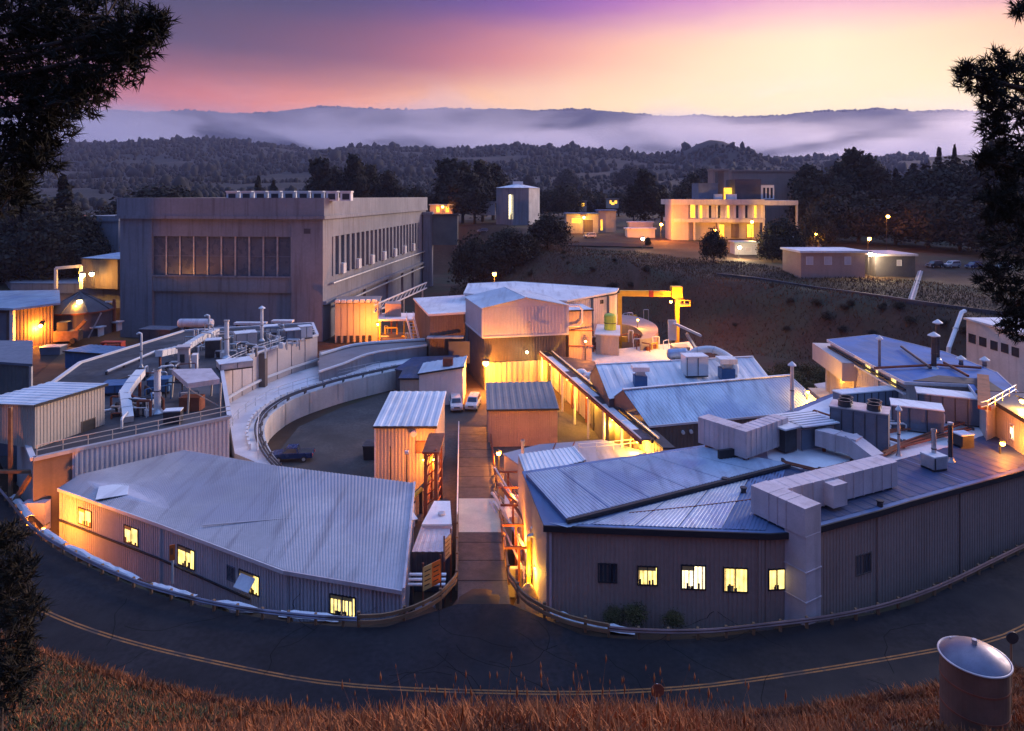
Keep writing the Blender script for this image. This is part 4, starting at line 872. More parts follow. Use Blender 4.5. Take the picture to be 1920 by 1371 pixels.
# ------------------------------------------------------------------ J: blue-roofed building behind, penthouse, far white building
JZ = 9.0
def building_j():
    P = [at(*p, JZ) for p in [(1557, 641), (1640, 688), (1700, 719), (1822, 724), (1850, 768), (1906, 744), (1862, 702), (1768, 664), (1640, 632)]]; poly = [tuple(p[:2]) for p in P]
    t = thing('blue_roof_building', 'building with vivid blue roof, white eaves and small yellow windows behind the rooftop plant', 'building', loc_of(P, -4))
    walls(t, poly, -4, JZ, 'wall_pink', .5); roof(t, poly, JZ, 'roof_cobalt', .4, .25, fascia='trim_white')
    MB().prism([tuple(p[:2]) for p in [at(*q_, JZ + .3) for q_ in [(1712, 714), (1826, 720), (1853, 760), (1896, 742), (1850, 712), (1760, 704)]]], JZ + .24, JZ + .32).build('roof_patch', 'roof_tar', t)
    for k in range(2): MB().obox(P[0] + Vector((-.5, -.5, -.6 - k * .45)), P[2] + Vector((-.5, -.5, -.6 - k * .45)), .3, .2).build('eave_board', ('trim_dark', 'trim_white')[k], t)
    for i, px, py, w_, h in ((0, 1629, 690, 10, 18), (1, 1647, 699, 7, 18), (1, 1677, 715, 10, 20)): window(t, P[i], P[i + 1], px, py, w_, h, 'lit_window', 1, 'wall_pink')
    for (p, q) in (((1640, 690), (1760, 684)), ((1760, 684), (1840, 690)), ((1770, 680), (1815, 705)), ((1690, 650), (1745, 690))): MB().tube([at(*p, JZ + .6), at(*q, JZ + .6)], .16, 6).build('roof_pipe', 'rust' if p[1] != 650 else 'steel_dark', t)
    MB().obox(at(1843, 705, JZ + .5), at(1846, 765, JZ + .5), 1.1, .35).build('roof_walkway', 'rust', t)
    c = [at(1547, 646, 8.0), at(1606, 684, 8.0)]; d = (c[1] - c[0]).normalized(); n = Vector((d.y, -d.x, 0)); n = n if n.x < 0 else -n
    t2 = thing('overhang_porch', 'pink boxed overhang over a small yellow-lit porch at the end of the blue-roofed building', 'porch', (c[0].x, c[0].y, -4))
    MB().obox(c[0] + n * .2 + Vector((0, 0, -1)), c[1] + n * .2 + Vector((0, 0, -1)), 3.2, 2.4).build('overhang', 'wall_pink', t2)
    for s_ in (.1, .95): p = c[0].lerp(c[1], s_); MB().box((p.x, p.y, -4), (.5, .5, 10), base=True).build('post', 'wall_pink', t2)
    MB().prism([tuple((c[0].lerp(c[1], s_) + n * o_)[:2]) for s_, o_ in ((.0, .2), (.0, 2.4), (.8, 2.4), (.8, .2))], -4, 1.5).build('porch_wall', 'wall_beige', t2)
    g = [at(*q_, 0.6) for q_ in [(1528, 722), (1580, 714), (1616, 742), (1560, 758)]]; poly = [tuple(p[:2]) for p in g]
    t3 = thing('low_porch_roof', 'low lilac sheet roof below the boxed overhang', 'building', loc_of(g, -4)); walls(t3, poly, -4, .6, 'wall_beige'); roof(t3, poly, .6, 'roof_grey', .1, .15)
    k0, k1 = at(1838, 800, IZ), at(1936, 868, IZ); d = (k1 - k0).normalized(); n = Vector((-d.y, d.x, 0)); n = n if n.x > 0 else -n
    q = [k0, k1, k1 + n * 9, k0 + n * 9]; t4 = thing('roof_penthouse', 'roof penthouse with tan wall glowing orange under its lamps', 'penthouse', loc_of(q, IZ)); poly = [tuple(p[:2]) for p in q]
    walls(t4, poly, IZ, IZ + 3.4, 'wall_beige', .4); roof(t4, poly, IZ + 3.4, 'roof_dark', .3, .3, fascia='trim_dark'); window(t4, k0, k1, 1899, 810, 7, 26, 'lit_white', 1, 'trim_white')
    r0, r1 = dp(1812, 600, 118), dp(1930, 630, 104); d = Vector((r1.x - r0.x, r1.y - r0.y, 0)).normalized(); n = Vector((-d.y, d.x, 0)); n = n if n.y > 0 else -n
    q = [Vector((r0.x, r0.y, 0)), Vector((r1.x, r1.y, 0)), Vector((r1.x, r1.y, 0)) + n * 10, Vector((r0.x, r0.y, 0)) + n * 10]; poly = [tuple(p[:2]) for p in q]
    t5 = thing('grey_office', 'grey-white two-storey office with dark square windows below the grassy bank', 'building', loc_of(q, -4)); walls(t5, poly, -4, 9, 'concrete_pale'); roof(t5, poly, 9, 'roof_white', .3, .3)
    for px, py in ((1823, 635), (1843, 641), (1864, 648), (1884, 653), (1904, 660)): window(t5, q[0], q[1], px, py, 12, 15, 'glass_dark', 1, 'trim_dark', .02)
building_j()
# ------------------------------------------------------------------ rooftop plant, pipes, vehicles, signs, lamps
def stack(px, yb, yt, z, r, label, m='duct_pink', cap=True, goose=False, base=True):
    p = at(px, yb, z); zt = H - (yt - YH) / F * p.y; t = thing('exhaust_stack', label, 'stack', tuple(p))
    MB().cyl(p - Vector((0, 0, .05)), (p.x, p.y, zt), r, r * .95, 12).build('pipe', m, t)
    if base: MB().lathe([(r * 2.1, 0), (r * 2.1, .12), (r * 1.3, .4), (r * 1.05, .55)], tuple(p), 12).build('flashing', 'galv', t)
    if goose: MB().tube([(p.x, p.y, zt - .1), (p.x, p.y, zt + .15), (p.x - r * 2, p.y, zt + .3), (p.x - r * 4, p.y, zt + .1)], r, 8).build('gooseneck', m, t)
    elif cap: MB().lathe([(r * .9, 0), (r * 1.1, .12), (r * 2.3, .14), (r * 2.2, .24), (r * .2, .62)], (p.x, p.y, zt), 14).build('rain_cap', 'roof_white', t)
    else: MB().lathe([(r * 1.2, -.2), (r * 1.2, 0)], (p.x, p.y, zt), 12).build('collar', 'galv', t)
    zz = p.z + (zt - p.z) * .5; MB().lathe([(r * 1.12, 0), (r * 1.12, .1)], (p.x, p.y, zz), 12).build('band', 'steel_dark', t)
    return t
stack(265, 690, 628, DZ, .16, 'thin white vent pipe with bent top over the black roof edge', 'white_paint', goose=True)
stack(295, 775, 692, DZ, .38, 'thick white stack with flared head rising from the deck railing', 'white_paint', cap=False)
stack(392, 628, 594, DZ, .2, 'short thin white pipe in front of the hall blind bay', 'white_paint', goose=True)
stack(425, 672, 600, DZ, .36, 'tall stout white stack stepped down to a thin tip on the black roof', 'white_paint', cap=False)
stack(491, 640, 580, DZ, .26, 'tall white stack with small cap among the roof boxes', 'white_paint')
stack(1485, 778, 688, IZ, .2, 'slim grey stack with broad white cone cap beside the blue gable roof', 'galv')
stack(1649, 742, 638, IZ, .17, 'dark blue stack with white cone cap before the blue roof', 'unit_blue')
stack(1751, 695, 632, JZ, .3, 'short dark stack with white cap on the blue roof', 'steel_dark')
stack(1758, 678, 608, JZ, .26, 'taller dark stack with white cap behind its shorter twin on the blue roof', 'steel_dark')
stack(1685, 858, 772, IZ, .13, 'thin grey vent pipe with white cap above the red roof pipes', 'galv')
stack(1751, 880, 805, IZ, .2, 'grey vent pipe rising from a square white curb box', 'galv', cap=False)
stack(1782, 868, 792, IZ, .2, 'dark conical-footed vent pipe beside the square curb box', 'steel_dark', cap=False)
stack(980, 935, 825, -.6, .17, 'slim grey mast pipe standing at the end of the tan building', 'galv', cap=False)
stack(1802, 690, 676, JZ, .25, 'stubby vent with white cap on the blue roof by the grey office', 'unit_blue', base=False)
stack(1846, 692, 678, JZ, .25, 'stubby vent with white cap between the blue roof pipes', 'unit_blue', base=False)
def duct(path, w_, h, m, label, name='roof_duct', cat='duct', step=1.3, legs=None):
    path = [Vector(p) for p in path]; t = thing(name, label, cat, tuple(path[0]))
    for a, b in zip(path[:-1], path[1:]):
        d = (b - a).normalized(); MB().obox(a - d * w_ * .35, b + d * w_ * .35, w_, h).build('duct_section', m, t)
        n = int((b - a).length / step)
        for k in range(1, n): c = a + d * (b - a).length * k / n; MB().obox(c - d * .04, c + d * .04, w_ + .1, h + .1).build('flange', m, t)
    if legs is not None:
        for p in path: MB().box((p.x, p.y, legs), (.25, .25, max(.1, p.z - h / 2 - legs)), base=True).build('leg', 'rust', t)
    return t
def ac_unit(p, size, rz_, label, m='unit_blue', top='roof_white', fans=0, louvres=3, name='air_handler', cat='air handler', group=None):
    p = Vector(p); t = thing(name, label, cat, tuple(p), group); ca, sa = math.cos(rz_), math.sin(rz_)
    def w3(x, y, z): return (p.x + x * ca - y * sa, p.y + x * sa + y * ca, p.z + z)
    sx, sy, sz = size
    for y in (-sy * .4, sy * .4): MB().box(w3(0, y, 0), (sx * 1.02, .2, .25), rz_, base=True).build('skid', 'steel_dark', t)
    MB().box(w3(0, 0, .25), (sx, sy, sz), rz_, base=True).build('casing', m, t); MB().box(w3(0, 0, .25 + sz), (sx * 1.03, sy * 1.05, .12), rz_, base=True).build('lid', top, t)
    for k in range(louvres):
        x = -sx / 2 + sx * (k + .5) / louvres; MB().box(w3(x, -sy / 2 - .02, .25 + sz * .12), (sx / louvres * .86, .06, sz * .76), rz_, base=True).build('panel', m, t)
        MB().box(w3(x - sx / louvres * .44, -sy / 2 - .05, .3), (.07, .06, sz * .95), rz_, base=True).build('panel_rib', 'steel_dark', t)
    for k in range(fans):
        x = -sx / 2 + sx * (k // 2 + .5) / max(1, (fans + 1) // 2); y = (-1 if k % 2 else 1) * sy * .24; c = w3(x, y, .37 + sz)
        f = MB().lathe([(.62, 0), (.58, .5), (.66, .55), (.66, .6), (.5, .6), (.5, .2)], c, 14).build('fan_cowl', 'steel_dark', t); MB().box(w3(x, y, .6 + sz), (.9, .12, .05), rz_ + k).build('fan_blade', 'galv', f)
    return t
# left deck plant
duct([at(300, 696, DZ) + Vector((0, 0, 2.6)), at(345, 672, DZ) + Vector((0, 0, 1.6)), at(378, 648, DZ) + Vector((0, 0, 1.4)), at(405, 634, DZ) + Vector((0, 0, 1.2))], 1.0, .9, 'white_paint', 'long white duct running diagonally across the black roof', legs=DZ)
duct([at(262, 745, DZ) + Vector((0, 0, 3)), at(246, 760, DZ) + Vector((0, 0, 2.6)), at(234, 770, DZ) + Vector((0, 0, 2.0)), at(240, 790, DZ) + Vector((0, 0, .4))], 1.1, .8, 'white_paint', 'white kinked duct bending down beside the deck shed', legs=DZ)
p = at(1480, 800, IZ)
def canopy():
    Q = [at(352, 775, DZ), at(412, 765, DZ), at(396, 742, DZ), at(322, 744, DZ)]; t = thing('deck_canopy', 'pink slab canopy on splayed legs over machinery at the deck edge', 'canopy', tuple(loc_of(Q, DZ)))
    MB().prism([tuple(p[:2]) for p in Q], DZ + 2.9, DZ + 3.5).build('slab', 'duct_pink', t)
    for p in Q: MB().obox((p.x, p.y, DZ - .1), (p.x * .985 - .4, p.y, DZ + 3), .18, .18).build('leg', 'wall_beige', t)
    MB().obox(Q[0] + Vector((.2, 0, 2.8)), Q[1] + Vector((-.2, 0, .3)), .12, .12).build('brace', 'wall_beige', t)
    MB().box(((Q[0].x + Q[2].x) / 2, Q[0].y + 1.5, DZ), (2.4, 1.6, 1.6), base=True).build('machine_casing', 'rust', t)
canopy()
def vent_tower(px, py, s, h, label, m='wall_pink'):
    p = at(px, py, DZ); t = thing('vent_tower', label, 'vent', tuple(p)); MB().box(tuple(p), (s, s, h), .3, base=True).build('shaft', m, t); MB().box((p.x, p.y, p.z + h), (s * 1.3, s * 1.3, .25), .3, base=True).build('cap', m, t)
    MB().box((p.x, p.y - s / 2 - .05, p.z + h * .4), (s * .6, .1, h * .35), .0, base=True).build('grille', 'steel_dark', t); MB().box((p.x + s, p.y + .2, p.z), (s * .5, s, h * .7), .3, base=True).build('side_box', 'white_paint', t)
vent_tower(345, 695, 1.5, 3.4, 'pink vent tower with dark grille next to the diagonal white duct')
for px, py, sx, sy, sz, rz_, m, lab in ((460, 648, 3.4, 2.6, 2.0, .5, 'wall_pink', 'pale boxed ventilator near the tall capped stack'), (548, 640, 2.6, 2.2, 1.8, .5, 'unit_blue', 'blue-grey roof unit by the parapet end of the deck building'), (572, 634, 2.2, 2, 1.9, .5, 'white_paint', 'white twin-panel unit at the parapet corner facing the hall'), (505, 626, 3.2, 2.2, 1.2, .4, 'galv', 'flat silver unit on the deck before the hall'), (440, 690, 4.6, 3.0, .8, .55, 'wall_pink', 'low pink roof hatch along the pale parapet'), (300, 735, 2.6, 2.0, 1.5, .2, 'blue_paint', 'blue pump casing behind the thick white stack'), (222, 735, 3.6, 3.0, .9, .2, 'blue_paint', 'flat bright blue tank lid beside the deck shed roof'), (400, 668, 2.2, 2, 2.4, .3, 'steel_dark', 'dark equipment frame beside the stepped white stack'), (325, 792, 1.8, 1.2, 1.1, .2, 'steel_dark', 'dark compressor under the deck railing')):
    ac_unit(at(px, py, DZ), (sx, sy, sz), rz_, lab, m, 'roof_white' if m != 'blue_paint' else 'blue_paint', 0, 2, 'roof_unit', 'roof unit')
def pipe_cluster(cx, cy, z, n, seed, label, ms=('galv', 'white_paint', 'rust', 'steel_dark'), sp=3.5, hmax=1.8, name='pipework', r=(.06, .16)):
    g = random.Random(seed); p0 = at(cx, cy, z); t = thing(name, label, 'pipework', tuple(p0))
    for k in range(n):
        a = p0 + Vector((g.uniform(-sp, sp), g.uniform(-sp, sp), 0)); h1 = g.uniform(.5, hmax); d = Vector((g.uniform(-2.5, 2.5), g.uniform(-2.5, 2.5), 0)) if g.random() < .5 else Vector((g.choice((-1, 1)) * g.uniform(1, 3), 0, 0))
        MB().tube([a - Vector((0, 0, .05)), a + Vector((0, 0, h1)), a + d * .1 + Vector((0, 0, h1 + .1)), a + d + Vector((0, 0, h1 + .1)), a + d * 1.05 + Vector((0, 0, h1)), a + d * 1.05 - Vector((0, 0, .05))], g.uniform(*r), 6).build('pipe', g.choice(ms), t)
        if g.random() < .6: q = a + Vector((g.uniform(-1, 1), g.uniform(-1, 1), 0)); MB().box(tuple(q), (g.uniform(.4, 1.2), g.uniform(.4, 1), g.uniform(.3, 1.1)), g.uniform(0, 3), base=True).build('valve_box', g.choice(ms), t)
    return t
pipe_cluster(250, 778, DZ, 10, 1, 'tangled white and dark pipework between deck shed and thick stack', sp=2.6)
pipe_cluster(300, 755, DZ, 9, 21, 'cluttered pumps and valves behind the thick white stack', ('white_paint', 'steel_dark', 'blue_paint', 'rust'), 2.4)
pipe_cluster(420, 640, DZ, 14, 2, 'white looping pipes around the stepped stack', ('white_paint', 'galv', 'duct_pink'), 4.)
pipe_cluster(520, 634, DZ, 8, 3, 'silver pipes among the units at the far deck end', ('white_paint', 'galv', 'unit_blue'), 3.)
pipe_cluster(370, 660, DZ, 8, 23, 'pale pipes beside the diagonal duct', ('white_paint', 'galv'), 3.)
pipe_cluster(460, 665, DZ, 8, 24, 'pipes and valves against the pale parapet', ('white_paint', 'galv', 'steel_dark'), 2.6)
pipe_cluster(330, 715, DZ, 9, 25, 'pipe loops around the pink vent tower', ('white_paint', 'galv', 'rust', 'steel_dark'), 3.)
pipe_cluster(225, 770, DZ, 6, 26, 'short pipes crowding the wall of the deck shed', ('white_paint', 'galv', 'steel_dark'), 2.)
pipe_cluster(385, 640, DZ, 8, 27, 'tall pale pipe hoops near the short thin pipe', ('white_paint', 'galv'), 3., 2.6)
pipe_cluster(500, 652, DZ, 9, 28, 'white pipe loops along the roof near the capped stack', ('white_paint', 'galv'), 4., 1.6, r=(.08, .18))
pipe_cluster(280, 700, DZ, 8, 29, 'white and dark pipes on the black roof beyond the kinked duct', ('white_paint', 'steel_dark'), 4., 1.4, r=(.08, .2))
pipe_rail([p_ + Vector((-.5, .3, .2)) for p_ in Cp], 'thin white railing on the pale parapet above the ring tunnel', 'white_paint', .9, .04)
MB_t = thing('roof_pipe', 'long white pipe along the back edge of the black roof', 'pipe', tuple(at(200, 702, DZ))); MB().tube([at(200, 702, DZ) + Vector((0, 0, .4)), at(262, 676, DZ) + Vector((0, 0, .4)), at(290, 664, DZ) + Vector((0, 0, .4)), at(296, 668, DZ) + Vector((0, 0, .4))], .2, 8).build('pipe', 'white_paint', MB_t)
for s_ in (0, .5, 1): q = at(200, 702, DZ).lerp(at(262, 676, DZ), s_); MB().box(tuple(q), (.3, .3, .4), base=True).build('support', 'steel_dark', MB_t)
def h_tank(a, b, r, label, m, name='storage_tank'):
    a, b = Vector(a), Vector(b); t = thing(name, label, 'tank', tuple((a + b) / 2 - Vector((0, 0, r + .6)))); d = (b - a).normalized()
    MB().tube([a - d * r * .5, a - d * r * .35, a, b, b + d * r * .35, b + d * r * .5], [r * .3, r * .8, r, r, r * .8, r * .3], 14).build('shell', m, t, smooth=False)
    for s_ in (.2, .8): q = a.lerp(b, s_); MB().box((q.x, q.y, q.z - r - .6), (.5, r * 1.4, .9), base=True).build('saddle', 'steel_dark', t)
h_tank(dp(338, 606, 148), dp(396, 606, 148), .95, 'long pale horizontal tank lying at the foot of the concrete hall', 'roof_white')
for i, (px, py, w_, lab) in enumerate(((470, 606, 60, 'flat pale pipe bench at the foot of the hall bay'), (530, 602, 40, 'short white bench of pipes by the hall pier'))):
    p = dp(px, py, 146); t = thing('pipe_bench', lab, 'pipe bench', (p.x, p.y, -4)); MB().box((p.x, p.y, p.z), (w_ * .11, 1.6, .4)).build('bench_top', 'roof_white', t)
    for s_ in (-1, 0, 1): MB().box((p.x + s_ * w_ * .045, p.y, -4), (.4, 1.2, p.z + 3.8), base=True).build('leg', 'steel_dark', t)
# lower equipment row in front of hall that supports the benches: dark substation boxes
for i, (px, lab) in enumerate(((300, 'dark transformer box by the hall left pier'), (430, 'dark switchgear box under the hall window band'), (555, 'dark switchgear box beside the hall right pier'))):
    p = dp(px, 625, 150); ac_unit((p.x, p.y, -4), (7, 4, 5.2), -.1, lab, 'wall_dark', 'unit_blue', 0, 3, 'switchgear', 'switchgear')
# right roof plant
def zup(p, h): return Vector((p.x, p.y, p.z + h))
a_, b_, c_ = at(1455, 935, IZ), at(1505, 965, IZ), at(1655, 905, IZ)
def big_duct():
    t = thing('elbow_duct', 'big pink L-shaped duct crossing the dark roof and dropping down the tan wall', 'duct', tuple(a_)); z0 = IZ + .35
    e0, e1 = at(1440, 972, IZ), at(1505, 1000, IZ); f1 = at(1665, 912, IZ); d1 = (e1 - e0).normalized(); d2 = (f1 - e0).normalized()
    W = 1.7; hh = 2.0
    n2 = Vector((-d2.y, d2.x, 0)); n1 = Vector((d1.y, -d1.x, 0))
    o = e0; arm2 = [o, o + d2 * (f1 - o).length]
    MB().obox(zup(o + d2 * .9, .35 + hh / 2), zup(arm2[1], .35 + hh / 2), W, hh).build('duct_section', 'duct_pink', t)
    L2 = (f1 - o).length
    for k in range(1, 12): c = o + d2 * (L2 * k / 12 + .4); MB().obox(zup(c - d2 * .05, .35 + hh / 2), zup(c + d2 * .05, .35 + hh / 2), W + .14, hh + .02).build('flange', 'duct_pink', t)
    wp = IF_[2].lerp(IF_[3], .1) + Vector((.6, -.5, 0)); wp = Vector((wp.x, wp.y, IZ))
    d3 = (wp - o).normalized(); MB().obox(zup(o - d3 * .85, .36 + hh / 2), zup(wp + d3 * .85, .36 + hh / 2), W + .05, hh + .03).build('duct_section', 'duct_pink', t)
    L3 = (wp - o).length
    for k in range(1, 4): c = o + d3 * L3 * k / 4; MB().obox(zup(c - d3 * .04, .36 + hh / 2), zup(c + d3 * .04, .36 + hh / 2), W + .14, hh + .08).build('flange', 'duct_pink', t)
    MB().box((wp.x, wp.y, -2.2), (1.75, 1.65, IZ + .4 + 2.2), math.atan2(d3.y, d3.x), base=True).build('drop_duct', 'duct_pink', t)
    for z in (-.5, 1.6, 3.7): MB().box((wp.x, wp.y, z), (1.85, 1.75, .09), math.atan2(d3.y, d3.x)).build('flange', 'duct_pink', t)
    MB().box((wp.x, wp.y, -4.05), (1.62, 1.5, 2.2), math.atan2(d3.y, d3.x), base=True).build('duct_foot', 'concrete_pale', t)
    c = o.lerp(f1, .42) - n2 * 1.3; MB().box((c.x, c.y, IZ + .5), (1.5, .9, 1.7), math.atan2(d2.y, d2.x), base=True).build('side_box', 'duct_pink', t)
    for s_ in (.05, .5, .95): c = o.lerp(f1, s_); MB().box((c.x, c.y, IZ + .1), (.5, 1.4, .4), math.atan2(d2.y, d2.x), base=True).build('support', 'steel_dark', t)
big_duct()
def u_plenum():
    t = thing('plenum_box', 'pink U-shaped plenum with side opening on the corrugated roof', 'plenum', tuple(at(1390, 860, IZ)))
    P = [at(1330, 845, IZ), at(1395, 868, IZ), at(1462, 842, IZ)]
    for (a, b, nm) in ((P[0], P[1], 'duct_section'), (P[1], P[2], 'duct_section')):
        d = (b - a).normalized(); MB().obox(zup(a - d * .7, .75 + 1.2), zup(b + d * (.7 if a is P[0] else .2), .75 + 1.2), 1.5 + (.04 if a is P[0] else 0), 2.4 + (.03 if a is P[0] else 0)).build(nm, 'duct_pink', t); n = 7
        for k in range(n): c = a.lerp(b, k / n); MB().obox(zup(c - d * .03, 1.95), zup(c + d * .03, 1.95), 1.6, 2.46).build('rib', 'duct_pink', t)
    for p in P: MB().box((p.x, p.y, IZ + .1), (.5, 1.2, .7), base=True).build('leg', 'rust', t)
    q = at(1362, 865, IZ); MB().box((q.x, q.y - .5, IZ + .5), (2.0, .3, .8), .3, base=True).build('opening', 'trim_dark', t)
    q = at(1470, 848, IZ); MB().box((q.x, q.y, IZ + .3), (1.6, 1.6, 2.2), .5, base=True).build('intake_hood', 'steel_dark', t); MB().box((q.x, q.y - .2, IZ + 2.5), (2.1, 1.9, .15), .5, base=True).build('hood_lid', 'roof_white', t)
u_plenum()
def slat_hood():
    p = at(1512, 835, IZ); t = thing('slatted_cooler', 'square cooler with white slatted top between the plenum and the ribbed condenser', 'cooler', tuple(p)); rz_ = .32
    MB().box((p.x, p.y, IZ + .1), (3.6, 3.2, 2.3), rz_, base=True).build('casing', 'duct_pink', t); MB().box((p.x - .3, p.y - 1.75, IZ + .3), (2.2, .1, 1.9), rz_, base=True).build('grille', 'unit_blue', t)
    MB().box((p.x, p.y, IZ + 2.4), (4.2, 4.0, .12), rz_, base=True).build('tray', 'steel_dark', t); ca, sa = math.cos(rz_), math.sin(rz_)
    for k in range(7): y = -1.8 + k * .6; MB().box((p.x - y * sa, p.y + y * ca, IZ + 2.52), (4.3, .42, .12), rz_, base=True).build('slat', 'roof_white', t)
slat_hood()
duct([zup(at(1545, 850, IZ), 1.5), zup(at(1600, 865, IZ), 1.5), zup(at(1632, 878, IZ), .9)], 1.5, 1.5, 'duct_pink', 'pink sloping duct leaving the slatted cooler', legs=IZ + .1)
ac_unit(at(1612, 835, IZ + .1), (5.0, 2.6, 3.4), -.55, 'ribbed blue-grey condenser with four round fans on top', 'unit_blue', 'galv', 4, 5, 'condenser', 'condenser')
ac_unit(at(1630, 762, IZ + .1), (8.5, 1.6, 1.6), .25, 'long low condenser bank behind the four-fan unit', 'unit_blue', 'roof_white', 0, 9, 'condenser', 'condenser')
ac_unit(at(1718, 806, IZ + .1), (4.6, 2.6, 2.3), -.45, 'blue-grey air handler with white seamed lid behind the vent pipes', 'unit_blue', 'roof_white', 0, 3)
ac_unit(at(1775, 790, IZ + .1), (5.6, 2.6, 2.7), -.45, 'longer air handler with white lid in front of the dark roof patch', 'unit_blue', 'roof_white', 0, 5)
ac_unit(at(1805, 838, IZ + .1), (1.4, 1.2, 1.0), .2, 'small white-topped box near the orange penthouse lamp', 'steel_dark', 'roof_white', 0, 1, 'roof_unit', 'roof unit')
p = at(1751, 880, IZ + .1); ac_unit(p, (1.5, 1.4, 1.0), .3, 'square white curb box under the grey vent pipe', 'galv', 'roof_white', 0, 1, 'roof_unit', 'roof unit')
def red_pipes():
    runs = [((1640, 862), (1690, 838), (1820, 805)), ((1660, 850), (1700, 832), (1850, 778)), ((1690, 830), (1640, 815), (1730, 800)), ((1470, 868), (1540, 885), (1600, 870))]
    for i, r in enumerate(runs):
        t = thing('red_roof_pipe', ('red pipe run along the white membrane edge', 'red pipe run passing under the air handlers', 'short red pipe loop beside the thin grey vent pipe', 'red pipe run under the slatted cooler')[i], 'pipe', tuple(at(*r[0], IZ + .2)))
        for k in (0, .45): MB().tube([at(*q, IZ + .5) + Vector((0, k, 0)) for q in r], .11, 6).build('pipe', 'rust', t)
        for q in r: c = at(*q, IZ + .15); MB().box(tuple(c), (.2, .9, .28), base=True).build('support', 'steel_dark', t)
red_pipes()
pipe_cluster(1720, 800, IZ + .1, 7, 31, 'grey pipes and valves in front of the air handlers', ('galv', 'steel_dark', 'white_paint'), 2.2, 1.2)
pipe_cluster(1560, 800, IZ + .1, 6, 32, 'small valves beside the slatted cooler', ('galv', 'rust', 'white_paint'), 2., 1.1)
pipe_rail([at(a, b, JZ + .3) for a, b in [(1905, 740), (1850, 772), (1835, 775)]], 'pale railing on the corner of the blue roof', 'galv', 1.0, .05)
# vents on the white roof
def mushroom(px, py, z, s, label):
    p = at(px, py, z); t = thing('roof_ventilator', label, 'ventilator', tuple(p)); MB().box((p.x, p.y, z - .6), (s, s, s * .5 + .6), 0, base=True).build('curb', 'blue_paint', t); MB().box((p.x, p.y, z + s * .5), (s * .7, s * .7, s * .4), 0, base=True).build('neck', 'galv', t); MB().box((p.x, p.y, z + s * .9), (s * 1.3, s * 1.2, s * .35), 0, base=True).build('hood', 'roof_white', t)
mushroom(1200, 715, 4.7, 1.7, 'boxy mushroom ventilator alone on the white sloping roof'); mushroom(1362, 702, 4.7, 1.9, 'boxy mushroom ventilator beside the curved duct on the white roof')
ac_unit(at(1302, 704, 4.4), (3.2, 2.4, 2.6), .1, 'white box unit on a dark base upon the white sloping roof', 'white_paint', 'roof_white', 0, 2, 'roof_unit', 'roof unit')
def curved_duct():
    c = at(1330, 690, 5.2); t = thing('curved_duct', 'fat white duct arching over the white roof ridge', 'duct', tuple(c)); pts = [c + Vector((-2.5, 3, 1.0)), c + Vector((-1, 2.8, 1.9)), c + Vector((1.2, 2, 2.2)), c + Vector((3.0, .6, 1.4)), c + Vector((3.6, -.4, .2)), c + Vector((3.2, -1.2, -.8))]
    MB().tube(catmull(pts, 5), .5, 12).build('duct', 'white_paint', t)
    for k in (1, 2, 3): MB().tube([pts[k] + (pts[k + 1] - pts[k]) * .0, pts[k] + (pts[k + 1] - pts[k]) * .06], .57, 12).build('flange', 'galv', t)
curved_duct()
h_tank(dp(1255, 664, 108), dp(1285, 662, 108), .8, 'short blue-white tank behind the white roof ridge', 'roof_blue')
